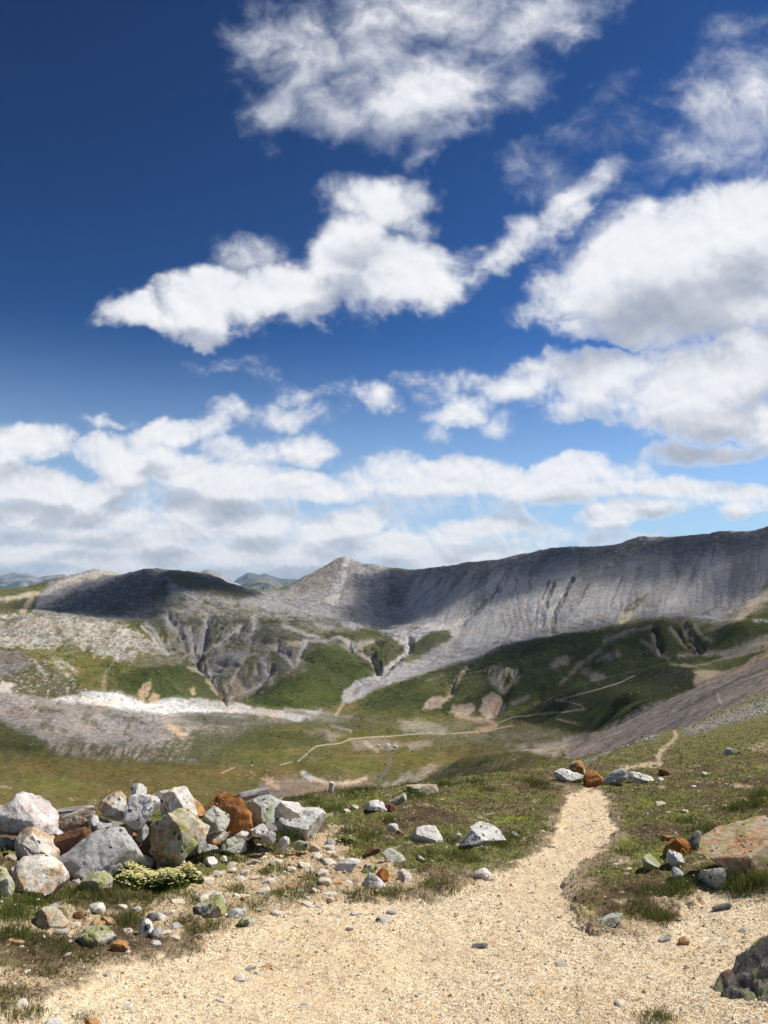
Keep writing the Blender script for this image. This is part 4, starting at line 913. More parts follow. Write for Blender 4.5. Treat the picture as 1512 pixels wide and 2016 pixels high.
def far_range(name, prof, r, base_t_, col, rough=1.0, depth=.14):
    """a real ridge: crest line from its bearings, falling away to both sides"""
    P = np.array(prof, float); x = np.linspace(P[0, 0], P[-1, 0], 240); y = np.interp(x, P[:, 0], P[:, 1])
    d = dirs(x, y); a = np.arctan2(d[:, 0], d[:, 1]); t = d[:, 2] / np.hypot(d[:, 0], d[:, 1])
    k = np.linspace(-1, 1, 61); A, K = np.meshgrid(a, k); T, _ = np.meshgrid(t, k)
    R = r * (1 + depth * K)
    X, Y = R * np.sin(A), R * np.cos(A); base = base_t_ * r
    f = np.clip(1 - np.abs(K), 0, 1)
    n = ridge2(X / (r * .05), Y / (r * .05), 6, .55)
    H = (T * r - base)
    zz = base + H * (f ** 1.15) + (n - .6) * H * .55 * f * (1 - f) * 2 * rough + (ridge2(X / (r * .012), Y / (r * .012), 4) - .55) * H * .09 * rough * f
    V = np.stack([X, Y, zz], -1).reshape(-1, 3)
    nn = fbm2(V[:, 0] / (r * .02), V[:, 1] / (r * .02), 4)
    C = np.asarray(col[0]) + (np.asarray(col[1]) - np.asarray(col[0])) * sstep(nn + (zz.ravel() - base) / (H.max() + 1) - .5, -.15, .3)[:, None]
    struct(link(name, mesh_from(name, V, grid_quads(61, 240), M_RANGE, C)))


FOREST, BARE = (.045, .06, .035), (.26, .25, .24)
far_range("far_mountains", [(-300, 1150), (-180, 1125), (-90, 1140), (0, 1133), (22, 1128), (34, 1126.5), (58, 1130), (75, 1137), (95, 1133), (125, 1131), (150, 1140), (190, 1145), (240, 1150), (300, 1160), (360, 1168)], 27000, -.004, (FOREST, BARE))
far_range("far_mountains", [(330, 1162), (370, 1146), (393, 1127), (405, 1121), (411, 1120), (425, 1124), (440, 1132), (446, 1140), (470, 1150), (500, 1165), (520, 1172)], 12500, -.008, ((.24, .23, .22), (.36, .35, .34)))
far_range("far_mountains", [(440, 1168), (462, 1152), (485, 1145), (507, 1137), (528, 1139), (550, 1145), (566, 1156), (590, 1166), (640, 1178)], 14500, -.008, (FOREST, (.20, .19, .15)))
far_range("far_mountains", [(410, 1170), (455, 1150), (470, 1138), (490, 1127), (505, 1130), (525, 1130), (535, 1135), (552, 1140), (585, 1140), (620, 1150), (700, 1165), (760, 1175)], 25000, -.005, (FOREST, (.15, .15, .14)))


# loose blocks lying about on the hills, dark tussocks and juniper mats: far too many to count
def scatter_far(n, weight, seed, lo, hi, flat, cols, name, label, cat, sink=.2):
    rs = np.random.RandomState(seed); w = weight / weight.sum()
    idx = rs.choice(len(Vf), n, p=w); P = Vf[idx].copy(); r = np.hypot(P[:, 0], P[:, 1])
    j = rs.uniform(-1, 1, (n, 2)) * (r * .0013)[:, None]; P[:, :2] += j
    size = rs.uniform(lo, hi, n) ** 1.0 * r / F_PX
    base = np.array([[1, 0, 0], [-1, 0, 0], [0, 1, 0], [0, -1, 0], [0, 0, 1], [0, 0, -1]], float)
    V = base[None] * (.6 + .8 * rs.rand(n, 6, 1)) + rs.uniform(-.3, .3, (n, 6, 3)); V[:, :, 2] *= flat
    V = V * size[:, None, None] + P[:, None] + np.array([0, 0, 1.0]) * (size * flat * sink)[:, None, None]
    F = np.array([[0, 2, 4], [2, 1, 4], [1, 3, 4], [3, 0, 4], [2, 0, 5], [1, 2, 5], [3, 1, 5], [0, 3, 5]])
    Q = (F[None] + (np.arange(n) * 6)[:, None, None]).reshape(-1, 3)
    C = np.repeat(cols[rs.randint(0, len(cols), n)] * rs.uniform(.7, 1.25, (n, 1)), 6, 0)
    m_ = bpy.data.materials.get("far_" + name)
    if m_ is None:
        m_, g_, b_ = mat_new("far_" + name); g_.put(b_.inputs['Base Color'], g_.node('ShaderNodeAttribute', attribute_name='tone').outputs['Color'])
    tag(link(name, mesh_from(name, V.reshape(-1, 3), Q, m_, C, False)), label, cat, kind='stuff')


_px, _py = to_px(Vf); _r = np.hypot(Vf[:, 0], Vf[:, 1])
_inv = (_r > 260) & (_r < 2700) & (_py > 1130) & (_py < 1600) & (_px > -60) & (_px < 1580)
_pat = sstep(fbm2(_px / 40 + 4, _py / 20, 5, .62), -.05, .40)
_grey = sstep(1 - Cf.min(1) / Cf.max(1), .62, .30)
_rough = np.maximum.reduce([sstep(in_poly(_px, _py, P_), -20, 10) for P_ in (ROCKY[1], ROCKY[2], GULLY_BELT)])
scatter_far(12000, _inv * (.03 + _pat * (.10 + _rough * .7 + .3 * _grey * (_r < 1900))) * (1 - .7 * sstep(in_poly(_px, _py, RIDGE_FACE), -10, 10)), 91, .35, 1.5, .75, np.array([(.44, .42, .39), (.36, .345, .325), (.52, .50, .47), (.27, .255, .24)]), "scattered_blocks", "pale blocks strewn over the hills and the valley", "blocks")
scatter_far(9000, _inv * (_r < 1900) * (1 - _grey) * sstep(fbm2(_px / 30 + 44, _py / 14, 5, .62), -.05, .35), 92, .6, 2.2, .45, np.array([(.055, .064, .022), (.07, .072, .028), (.085, .075, .034)]), "tussocks", "dark tussocks and juniper mats on the green slopes", "shrubs")

# ------------------------------------------------------------------ the ground at our feet: turf and gravel path
def ground_material(name, path):
    m, g, b = mat_new(name)
    at = g.node('ShaderNodeAttribute', attribute_name='tone'); tc = g.node('ShaderNodeTexCoord'); P = tc.outputs['Object']
    bare = g.node('ShaderNodeAttribute', attribute_name='bare').outputs['Fac']
    v1 = g.node('ShaderNodeTexVoronoi', {'Vector': P, 'Scale': 95.0, 'Randomness': 1.0}); v2 = g.node('ShaderNodeTexVoronoi', {'Vector': P, 'Scale': 42.0})
    grain = g.node('ShaderNodeSeparateColor', {0: v1.outputs['Color']}); grain2 = g.node('ShaderNodeSeparateColor', {0: v2.outputs['Color']})
    # each grain its own shade, a few rusty or grey ones
    ramp = g.node('ShaderNodeValToRGB'); g.put(ramp.inputs[0], grain.outputs[0]); e = ramp.color_ramp.elements
    e[0].position = 0; e[0].color = (.42, .36, .30, 1); e[1].position = 1; e[1].color = (1.35, 1.35, 1.35, 1)
    for p_, c_ in ((.08, (.72, .66, .58, 1)), (.20, (.90, .86, .78, 1)), (.6, (1.0, 1.0, .98, 1)), (.86, (1.16, 1.15, 1.12, 1))): q = e.new(p_); q.color = c_
    ramp2 = g.node('ShaderNodeValToRGB'); g.put(ramp2.inputs[0], grain2.outputs[1]); e = ramp2.color_ramp.elements
    e[0].position = 0; e[0].color = (.70, .64, .58, 1); e[1].position = 1; e[1].color = (1.15, 1.13, 1.1, 1)
    q = e.new(.06); q.color = (1.0, .78, .52, 1); q = e.new(.14); q.color = (.97, .96, .94, 1)
    c = at.outputs['Color']
    gr = g.mix(1.0, ramp.outputs[0], ramp2.outputs[0], 'MULTIPLY')
    c = g.mix(g.m('MULTIPLY', bare, .95), c, g.mix(1.0, c, gr, 'MULTIPLY'))
    # soil, moss and dead leaf flecks where turf is
    n1 = g.noise(P, 38.0, 5, .7); n2 = g.noise(P, 7.0, 5, .62)
    f = g.m('MULTIPLY_ADD', g.m('SUBTRACT', n1, .5), 2.0, g.m('MULTIPLY_ADD', g.m('SUBTRACT', n2, .5), .9, 1.0))
    k = g.node('ShaderNodeVectorMath', operation='SCALE'); g.put(k.inputs[0], c); g.put(k.inputs['Scale'], g.m('MAXIMUM', f, .2))
    c = g.mix(g.m('SUBTRACT', 1.0, g.m('MULTIPLY', bare, .72)), c, k.outputs[0])
    g.put(b.inputs['Base Color'], c)
    hgt = g.m('MULTIPLY_ADD', g.m('SUBTRACT', 1.0, v1.outputs['Distance']), .5, g.m('MULTIPLY', n1, 1.0))
    bm = g.node('ShaderNodeBump', {'Height': hgt, 'Distance': .012, 'Strength': .9}); g.put(b.inputs['Normal'], bm.outputs[0])
    return m


M_TURF = ground_material("turf_soil", False)
M_PATH = ground_material("path_gravel", True)

nrn = 900
_k = np.array([math.log(.3), math.log(2.6), math.log(14), math.log(100)]); _f = np.array([0, .03, .72, 1.0])
lrn = np.interp(np.linspace(0, 1, nrn), _f, _k)
AN, LN = np.meshgrid(azf, lrn)
ZN = land_z(AN.ravel(), LN.ravel()).reshape(nrn, nc)
RN = np.exp(LN)
Vn = np.stack([RN * np.sin(AN), RN * np.cos(AN), ZN], -1).reshape(-1, 3)


def turf_fields(px, py, x, y):
    """shares of green, brown, moss and bare gravel in the turf"""
    r = np.hypot(x, y)
    a = fbm2(x * 1.1, y * 1.1, 5, .6); b_ = fbm2(x * 2.6 + 30, y * 2.6, 5, .62); c = fbm2(x * .55 + 11, y * .55 + 5, 4, .6)
    moss = sstep(fbm2(x * 2.2 + 77, y * 2.2 + 21, 4, .55), .20, .50) * sstep(px, 560, 760)
    stony = sstep(in_poly(px, py, STONY) + b_ * 40, -30, 20)
    left = sstep(px, 420, 250) * sstep(py, 1740, 1800)
    right = sstep(px, 1180, 1300) * sstep(py, 1700, 1760)
    bare = sstep(b_ + .75 * stony + .25 * left + .45 * right - .02, .22, .52)
    # the edge of the path is half bare
    sc = np.clip((py - 1380) / 400, .12, 1.6)
    edge = sstep(in_poly(px, py, PATH_MAIN) + b_ * 70 * sc, -55 * sc, 10)
    bare = np.maximum(bare, edge * .55)
    green = sstep(a + .5 * c + .15 - .55 * edge, -.15, .40)
    return green, moss, np.clip(bare, 0, 1), a, b_


def packed(px, py, x, y):
    """where feet have packed the grit smooth: a worn line along the path and a few patches"""
    n = fbm2(x * 1.15 + 2, y * .7 + 9, 4, .55)
    mid = np.exp(-(to_line(px, py, [(1150, 1570), (1150, 1640), (1110, 1720), (1000, 1800), (840, 1900), (640, 2010), (500, 2100)]) / 95) ** 2)
    return np.clip(sstep(n + .45 * mid, .12, .50), 0, 1)


def paint_ground(V):
    px, py = to_px(V); x, y = V[:, 0], V[:, 1]; r = np.hypot(x, y)
    pm = path_mask(px, py, x, y)
    green, moss, bare, a, b_ = turf_fields(px, py, x, y)
    C = np.zeros((len(V), 3))
    def mixc(col, k):
        C[:] = C * (1 - k[:, None]) + np.asarray(col) * k[:, None]
    C[:] = (.150, .112, .062)
    mixc((.19, .145, .085), sstep(b_, -.1, .5)); mixc((.075, .050, .034), sstep(a, .05, -.5) * .8)
    mixc((.150, .152, .048), green * .92); mixc((.070, .085, .025), sstep(b_, .0, .4) * green * .7)
    mixc((.215, .225, .040), moss * .85 * sstep(r, 40, 12))
    mixc((.50, .40, .27), bare * .92)
    far = sstep(r, 13, 26)
    mixc((.165, .155, .058), far * .75); mixc((.19, .155, .08), far * sstep(b_, .0, .5) * .7)
    sand = np.array([.70, .59, .43]); s2 = np.array([.65, .515, .34])
    k = pm; t = sstep(fbm2(x * 1.3 + 4, y * 1.3, 4, .6), -.2, .4)
    C[:] = C * (1 - k[:, None]) + (sand + (s2 - sand) * t[:, None] * .55) * k[:, None]
    pk = packed(px, py, x, y) * pm; mixc((.64, .50, .32), pk * .5)
    up = sstep(py, 1512, 1500)      # the trail further up is reddish earth
    mixc((.36, .27, .195), up * pm * .8)
    # pale stony soil of the boulder strips
    d = np.maximum(in_poly(px, py, STRIP_A), in_poly(px, py, STRIP_B)) + fbm2(px / 12, py / 7, 4, .6) * 12
    mixc((.24, .225, .19), sstep(d, -6, 5) * .75)
    mixc((.42, .33, .23), sstep(in_poly(px, py, [(1478, 1470), (1500, 1462), (1560, 1450), (1560, 1478), (1480, 1480)]) + b_ * 14, -6, 6) * .8)
    return np.clip(C, .01, .8), pm, np.maximum(pm, bare * .9) * (1 - .45 * pk)


STRIP_A = [(1345, 1430), (1400, 1412), (1440, 1398), (1512, 1372), (1600, 1340), (1600, 1385), (1512, 1405), (1460, 1418), (1420, 1428), (1370, 1446), (1345, 1448)]
STRIP_B = [(1145, 1497), (1175, 1487), (1210, 1470), (1262, 1450), (1275, 1442), (1300, 1446), (1290, 1455), (1240, 1466), (1205, 1480), (1170, 1496), (1150, 1504)]
Cn, PMn, BAREn = paint_ground(Vn)
Qn = grid_quads(nrn, nc)
isp = PMn[Qn].mean(1) > .5
split_mesh("ground", Vn, Qn, ~isp, M_TURF, Cn, {'bare': BAREn})
split_mesh("path", Vn, Qn, isp, M_PATH, Cn, {'bare': BAREn})


# the land to the sides and behind the camera, coarser, tucked just under the edge of the finer sheets
sa = np.linspace(math.radians(35.2), math.radians(324.8), 150)
sl = np.concatenate([np.linspace(math.log(.3), math.log(110), 90), np.linspace(math.log(115), math.log(32000), 110)])
S_A, S_L = np.meshgrid(sa, sl)
w_ = np.clip((S_A - sa[0]) / (sa[-1] - sa[0]), 0, 1); w_ = sstep(w_, .15, .85)
e_ = math.radians(35.2)
zr = land_z(np.full(S_A.size, e_), S_L.ravel()).reshape(S_A.shape) / np.exp(S_L); zl = land_z(np.full(S_A.size, -e_), S_L.ravel()).reshape(S_A.shape) / np.exp(S_L)
S_R = np.exp(S_L); S_X, S_Y = S_R * np.sin(S_A), S_R * np.cos(S_A)
S_Z = (zr * (1 - w_) + zl * w_) * S_R - .012 - .0016 * S_R + fbm2(S_X / 3 / np.maximum(1, S_R / 40), S_Y / 3 / np.maximum(1, S_R / 40), 4) * S_R * .006 * sstep(np.minimum(S_A - sa[0], sa[-1] - S_A), 0, .12)
Vs = np.stack([S_X, S_Y, S_Z], -1).reshape(-1, 3)
_k = max(2, nc // 110)
def edge_tone(sl_):
    n_ = Cn.reshape(nrn, nc, 3)[:, sl_].mean(1); f_ = Cf.reshape(nr, nc, 3)[:, sl_].mean(1)
    L_ = np.concatenate([lrn, lrf[lrf > lrn[-1]]]); T_ = np.concatenate([n_, f_[lrf > lrn[-1]]])
    return np.stack([np.interp(S_L.ravel(), L_, T_[:, c]) for c in range(3)], 1)
wn = np.clip(w_.ravel() + fbm2(S_A.ravel() * 5, S_L.ravel() * 3, 4) * .25 * sstep(w_.ravel(), 0, .2), 0, 1)[:, None]
Cs = edge_tone(slice(nc - _k, nc)) * (1 - wn) + edge_tone(slice(0, _k)) * wn
_g = sstep(S_R.ravel() + fbm2(S_X.ravel() / 90, S_Y.ravel() / 90, 4) * 260, 1150, 1500)[:, None]
Cs = Cs * (1 - _g) + GREY * 1.15 * _g
struct(link("terrain", mesh_from("terrain", Vs, grid_quads(*S_A.shape), M_HILL, Cs)))


def ground_pts(n, seed, rlo, rhi, az=31.0, power=0.0):
    """random places on the ground, even in the picture rather than in plan"""
    rs = np.random.RandomState(seed)
    a = np.radians(rs.uniform(-az, az, n)); u = rs.rand(n)
    if power == 0: r = rlo * (rhi / rlo) ** u
    else: r = (rlo ** -power + u * (rhi ** -power - rlo ** -power)) ** (-1 / power)
    return r * np.sin(a), r * np.cos(a), rs


def near_z(x, y):
    """height on the finished ground grid"""
    az = np.arctan2(x, y); lr = np.log(np.hypot(x, y))
    fa = np.clip((az - azf[0]) / (azf[1] - azf[0]), 0, nc - 1.001); fr = np.clip(np.interp(lr, lrn, np.arange(nrn)), 0, nrn - 1.001)
    ia = fa.astype(int); ir = fr.astype(int); p = fa - ia; q = fr - ir
    return (ZN[ir, ia] * (1 - p) + ZN[ir, ia + 1] * p) * (1 - q) + (ZN[ir + 1, ia] * (1 - p) + ZN[ir + 1, ia + 1] * p) * q


def near_hit(px, py):
    """point of the near ground seen at a photo pixel"""
    d = dirs(px, py); h = math.hypot(d[0], d[1]); a = math.atan2(d[0], d[1]); t = d[2] / h
    lr = np.linspace(math.log(2.2), math.log(99), 4000); r = np.exp(lr)
    z = near_z(r * math.sin(a), r * math.cos(a))
    k = np.nonzero(z / r >= t)[0]
    i = k[0] if len(k) else int(np.argmax((z / r)[r < 70]))
    return np.array([r[i] * math.sin(a), r[i] * math.cos(a), z[i]])


# ------------------------------------------------------------------ loose grit on the path and bare patches
def bits(x, y, size, cols, seed, flat=.6, sink=.3):
    """eight-sided chips of stone, all different"""
    rs = np.random.RandomState(seed); n = len(x)
    base = np.array([[1, 0, 0], [-1, 0, 0], [0, 1, 0], [0, -1, 0], [0, 0, 1], [0, 0, -1]], float)
    V = base[None] * (.6 + .8 * rs.rand(n, 6, 1)) + rs.uniform(-.3, .3, (n, 6, 3))
    V[:, :, 2] *= flat; ang = rs.rand(n) * 6.28; c, s = np.cos(ang), np.sin(ang)
    X = V[:, :, 0] * c[:, None] - V[:, :, 1] * s[:, None]; Y = V[:, :, 0] * s[:, None] + V[:, :, 1] * c[:, None]
    V[:, :, 0], V[:, :, 1] = X * 1.0, Y * .8
    V *= size[:, None, None]
    z = near_z(x, y)
    V += np.stack([x, y, z + size * flat * sink], -1)[:, None]
    F = np.array([[0, 2, 4], [2, 1, 4], [1, 3, 4], [3, 0, 4], [2, 0, 5], [1, 2, 5], [3, 1, 5], [0, 3, 5]])
    Q = (F[None] + (np.arange(n) * 6)[:, None, None]).reshape(-1, 3)
    return V.reshape(-1, 3), Q, np.repeat(cols, 6, 0)


def tone_material(name, rough=.9, var=.35, scale=60.0, trans=0.0):
    m, g, b = mat_new(name)
    at = g.node('ShaderNodeAttribute', attribute_name='tone'); tc = g.node('ShaderNodeTexCoord')
    n = g.noise(tc.outputs['Object'], scale, 4, .6)
    k = g.node('ShaderNodeVectorMath', operation='SCALE'); g.put(k.inputs[0], at.outputs['Color']); g.put(k.inputs['Scale'], g.m('MULTIPLY_ADD', g.m('SUBTRACT', n, .5), var * 2, 1.0))
    g.put(b.inputs['Base Color'], k.outputs[0]); b.inputs['Roughness'].default_value = rough
    if trans:
        out = [x for x in g.n if x.type == 'OUTPUT_MATERIAL'][0]
        t = g.node('ShaderNodeBsdfTranslucent', {'Color': k.outputs[0]})
        mx = g.node('ShaderNodeMixShader', {0: trans, 1: b.outputs[0], 2: t.outputs[0]})
        g.l.new(mx.outputs[0], out.inputs[0])
    return m


M_CHIP = tone_material("stone_chips", .9, .3, 90.0)
x, y, rs = ground_pts(150000, 11, 3.0, 22.0, 30, .6)
z0 = near_z(x, y); px, py = to_px(np.stack([x, y, z0], -1))
pm = path_mask(px, py, x, y); gr, mo, ba, _a, _b = turf_fields(px, py, x, y)
keep = rs.rand(len(x)) < np.maximum(pm * .95 * (1 - .72 * packed(px, py, x, y)), ba * .55 + .05)
x, y = x[keep], y[keep]; n = len(x); u = rs.rand(n)
pal = np.array([(.74, .625, .44), (.62, .50, .33), (.80, .72, .56), (.50, .37, .22), (.47, .43, .38), (.32, .26, .20), (.58, .39, .22), (.72, .70, .65)])
cols = pal[np.searchsorted(np.cumsum([.34, .24, .22, .08, .05, .02, .03, .02]), u * .999)] * rs.uniform(.8, 1.12, (n, 1))
size = .0028 + .0036 * rs.rand(n) ** 2 + (rs.rand(n) < .045) * .012 * rs.rand(n)
size *= np.clip(np.hypot(x, y) / 5, .8, 1.8)
V, Q, Cc = bits(x, y, size, cols, 12)
tag(link("gravel", mesh_from("gravel", V, Q, M_CHIP, Cc, False)), "pale sandy grit lying over the path", "gravel", kind='stuff')

# ------------------------------------------------------------------ grass
TUFTS = [  # photo px of tuft base, width px, height px, share of dead blades
    (395, 1685, 55, 34, .3), (405, 1695, 40, 24, .3), (545, 1660, 60, 40, .15), (520, 1652, 40, 30, .2), (575, 1665, 50, 36, .15), (600, 1655, 30, 26, .2), (470, 1700, 45, 26, .2), (485, 1690, 30, 20, .2), (550, 1720, 60, 30, .25), (520, 1725, 30, 18, .4),
    (560, 1690, 40, 22, .3), (465, 1760, 36, 26, .4), (575, 1770, 70, 30, .2), (545, 1768, 40, 22, .3), (615, 1735, 36, 24, .2), (605, 1755, 50, 30, .2), (640, 1700, 30, 20, .4), (725, 1765, 55, 30, .25), (700, 1770, 30, 18, .3), (770, 1765, 44, 32, .3), (850, 1755, 70, 34, .4), (880, 1760, 50, 26, .5),
    (245, 1825, 55, 42, .55), (260, 1820, 40, 36, .5), (235, 1820, 30, 30, .5), (200, 1770, 60, 40, .7), (230, 1775, 60, 36, .6), (175, 1775, 40, 30, .6), (40, 1785, 80, 40, .1), (20, 1810, 60, 44, .2), (70, 1780, 60, 30, .1), (110, 1775, 50, 24, .1), (145, 1765, 40, 26, .1), (10, 1850, 60, 36, .3), (40, 1845, 60, 36, .25), (85, 1860, 60, 30, .3), (150, 1790, 36, 22, .3),
    (120, 1880, 50, 26, .3), (100, 1925, 44, 22, .35), (165, 1895, 40, 22, .3), (15, 1960, 50, 30, .5), (60, 2005, 50, 30, .5), (20, 2010, 60, 30, .6), (165, 2012, 40, 20, .5), (370, 1815, 40, 24, .4), (350, 1825, 40, 22, .6), (395, 1840, 44, 26, .5), (425, 1830, 44, 24, .5), (375, 1870, 50, 20, .6), (300, 1900, 44, 16, .7),
    (430, 1800, 44, 22, .6), (380, 1780, 40, 26, .3), (500, 1790, 44, 24, .4), (330, 1770, 50, 20, .3), (280, 1775, 40, 26, .3),
    (1440, 1740, 60, 52, .2), (1480, 1750, 60, 58, .2), (1510, 1745, 50, 60, .25), (1420, 1735, 40, 40, .2), (1460, 1752, 50, 46, .2), (1400, 1725, 36, 26, .25), (1330, 1755, 40, 30, .15), (1315, 1770, 44, 34, .15), (1350, 1765, 40, 30, .2), (1295, 1765, 40, 30, .3), (1360, 1745, 36, 26, .3), (1340, 1740, 36, 24, .3), (1285, 1810, 50, 44, .55), (1300, 1815, 40, 40, .55), (1275, 1800, 40, 36, .5), (1325, 1812, 30, 26, .7),
    (1290, 2010, 50, 32, .6), (1310, 2013, 40, 26, .5), (1270, 1765, 40, 24, .4), (1255, 1790, 40, 24, .5),
    (1375, 1640, 40, 30, .3), (1480, 1590, 50, 34, .25), (1500, 1570, 50, 34, .25), (1450, 1600, 40, 30, .3), (1395, 1640, 30, 26, .3), (1360, 1620, 40, 28, .3),
    (1000, 1660, 50, 24, .2), (985, 1672, 40, 22, .2), (1015, 1650, 40, 22, .2), (870, 1660, 60, 24, .2), (900, 1690, 60, 30, .25), (930, 1700, 50, 26, .2), (820, 1660, 50, 24, .2), (840, 1690, 40, 24, .3), (770, 1620, 40, 22, .3), (700, 1570, 50, 24, .2), (875, 1550, 40, 30, .15), (815, 1575, 50, 26, .2), (730, 1650, 50, 26, .2), (660, 1600, 50, 26, .2), (620, 1590, 40, 22, .3), (690, 1640, 40, 24, .25),
    (660, 1560, 50, 18, .3), (720, 1560, 50, 20, .3), (800, 1545, 50, 20, .3), (930, 1545, 44, 24, .3), (1045, 1545, 60, 28, .4), (1060, 1555, 40, 24, .4), (960, 1560, 50, 22, .4), (580, 1578, 40, 18, .3), (610, 1575, 40, 20, .3),
]


def blades(x, y, h, w, cols, seed, lean=.5):
    """bent two-piece blades of grass"""
    rs = np.random.RandomState(seed); n = len(x); z = near_z(x, y)
    a = rs.rand(n) * 6.2832; l = h * lean * rs.uniform(.15, 1.2, n)
    dx, dy = np.cos(a), np.sin(a); sx, sy = -dy, dx
    # turned to be seen from any side
    b = rs.rand(n) * 3.14; sx, sy = np.cos(b), np.sin(b)
    B = np.stack([x, y, z - .004], -1)
    up = np.array([0, 0, 1.0])
    S = np.stack([sx, sy, 0 * sx], -1) * (w * .5)[:, None]
    D = np.stack([dx, dy, 0 * dx], -1)
    mid = B + D * (l * .35)[:, None] + up * (h * .6)[:, None]
    tip = B + D * l[:, None] + up * (h * (1.0 - .15 * rs.rand(n)))[:, None]
    V = np.stack([B - S, B + S, mid + S * .75, mid - S * .75, tip], 1).reshape(-1, 3)
    k = (np.arange(n) * 5)[:, None]
    F = np.concatenate([k + [[0, 1, 2]], k + [[0, 2, 3]], k + [[3, 2, 4]]], 0)
    return V, F, np.repeat(cols, 5, 0)


M_GRASS = tone_material("grass_blades", .75, .2, 8.0, .35)
GR = []
x, y, rs = ground_pts(380000, 21, 3.1, 75.0, 31, .45)
px, py = to_px(np.stack([x, y, near_z(x, y)], -1))
pm = path_mask(px, py, x, y); gr, mo, ba, a_, b_ = turf_fields(px, py, x, y)
r = np.hypot(x, y)
clump = sstep(fbm2(x * 3.3, y * 3.3, 4, .6), -.12, .35)
dens = (1 - pm) ** 2 * (1 - ba * .90) * (.30 + .70 * gr) * (.25 + .75 * clump)
dens = np.where(r > 9, np.clip(dens * 1.5, 0, 1), dens)
strip = np.maximum(in_poly(px, py, STRIP_A), in_poly(px, py, STRIP_B))
dens *= sstep(strip, 4, -6)
keep = rs.rand(len(x)) < dens
x, y, r, gr, mo, clump, a_, b_ = x[keep], y[keep], r[keep], gr[keep], mo[keep], clump[keep], a_[keep], b_[keep]
n = len(x)
h = (.010 + .020 * rs.rand(n) + .030 * clump * rs.rand(n) ** 2) * np.where(r > 12, 1.25, 1.0) * np.where(mo > .5, .35, 1)
w = (.0022 + .002 * rs.rand(n)) * np.clip(r / 5.0, .8, 4.5)
pal = np.array([(.150, .165, .040), (.215, .205, .062), (.100, .125, .028), (.28, .22, .105), (.19, .115, .065), (.42, .36, .21)])
k = rs.rand(n); dead = np.clip(.52 - .40 * gr + .25 * b_, .08, .8)
ci = np.where(k > dead, np.array([0, 1, 2])[(rs.rand(n) * 2.999).astype(int)], np.array([3, 4, 5])[(rs.rand(n) ** 1.5 * 2.999).astype(int)])
cols = pal[ci] * rs.uniform(.75, 1.25, (n, 1)); cols *= np.where(r > 9, 1.25, 1.0)[:, None]; cols[mo > .5] = np.array([.20, .225, .035]) * rs.uniform(.8, 1.2, ((mo > .5).sum(), 1))
GR.append(blades(x, y, h, w, cols, 22))
# dry sprigs scattered over the half bare edges of the path
x, y, rs = ground_pts(60000, 25, 3.1, 14.0, 31, .45)
px, py = to_px(np.stack([x, y, near_z(x, y)], -1)); pm = path_mask(px, py, x, y)
ed = in_poly(px, py, PATH_MAIN); litter = sstep(fbm2(x * 1.9 + 60, y * 1.9 + 8, 5, .62), .10, .42)
wide = sstep(px, 1150, 1330) * sstep(py, 1740, 1800) + sstep(px, 520, 300) * sstep(py, 1780, 1850)
keep = rs.rand(len(x)) < litter * np.clip(sstep(ed, 110, -10) * .55 + wide * .45, 0, .8) * .6
x, y = x[keep], y[keep]; n = len(x)
GR.append(blades(x, y, .006 + .022 * rs.rand(n) ** 1.5, .002 + .0015 * rs.rand(n), np.array([(.16, .095, .055), (.24, .17, .09), (.10, .065, .04), (.13, .12, .045)])[rs.randint(0, 4, n)] * rs.uniform(.7, 1.3, (n, 1)), 26, 1.6))
tx, ty, th, tw, tc_ = [], [], [], [], []
rs = np.random.RandomState(5)
for (qx, qy, wpx, hpx, dead) in TUFTS:
    P = near_hit(qx, qy - 3); rr = math.hypot(P[0], P[1]); s = rr / F_PX
    nb = int(210 + wpx * hpx * .10)
    q = rs.randn(nb, 2) * np.array([wpx * .36 * s, wpx * .40 * s])
    xx, yy = P[0] + q[:, 0], P[1] + q[:, 1] + wpx * .15 * s
    f = np.exp(-(q ** 2).sum(1) / (wpx * .5 * s) ** 2)
    tx.append(xx); ty.append(yy); th.append(hpx * s * (.15 + .70 * rs.rand(nb)) * (.4 + .6 * f)); tw.append(np.full(nb, .0026 * max(rr / 5, .8)) * rs.uniform(.7, 1.3, nb))
    c = np.where((rs.rand(nb) < dead * .7)[:, None], np.array([.25, .18, .095]) * rs.uniform(.6, 1.5, (nb, 1)), np.array([.105, .140, .030]) * rs.uniform(.55, 1.6, (nb, 1)))
    tc_.append(c)
GR.append(blades(np.concatenate(tx), np.concatenate(ty), np.concatenate(th), np.concatenate(tw), np.concatenate(tc_), 23, .75))
off = 0; VV, FF, CC = [], [], []
for V, Fq, c in GR:
    VV.append(V); FF.append(Fq + off); CC.append(c); off += len(V)
tag(link("grass", mesh_from("grass", np.concatenate(VV), np.concatenate(FF), M_GRASS, np.concatenate(CC), True)), "short alpine grass and dry stalks growing in tufts over the turf", "grass", kind='stuff')

# ------------------------------------------------------------------ low leafy cover: crowberry, moss, dead leaves
def leaf_cloud(pts, size, cols, seed, upright=.4):
    rs = np.random.RandomState(seed); n = len(pts)
    nrm = rs.randn(n, 3); nrm[:, 2] = np.abs(nrm[:, 2]) + upright; nrm /= np.linalg.norm(nrm, axis=1, keepdims=True)
    t = np.cross(nrm, rs.randn(n, 3)); t /= np.linalg.norm(t, axis=1, keepdims=True); b_ = np.cross(nrm, t)
    s = size[:, None]
    V = np.stack([pts - t * s, pts + b_ * s * .45, pts + t * s + nrm * s * .25, pts - b_ * s * .45], 1).reshape(-1, 3)
    Q = (np.arange(n) * 4)[:, None] + np.arange(4)[None]
    return V, Q, np.repeat(cols, 4, 0)


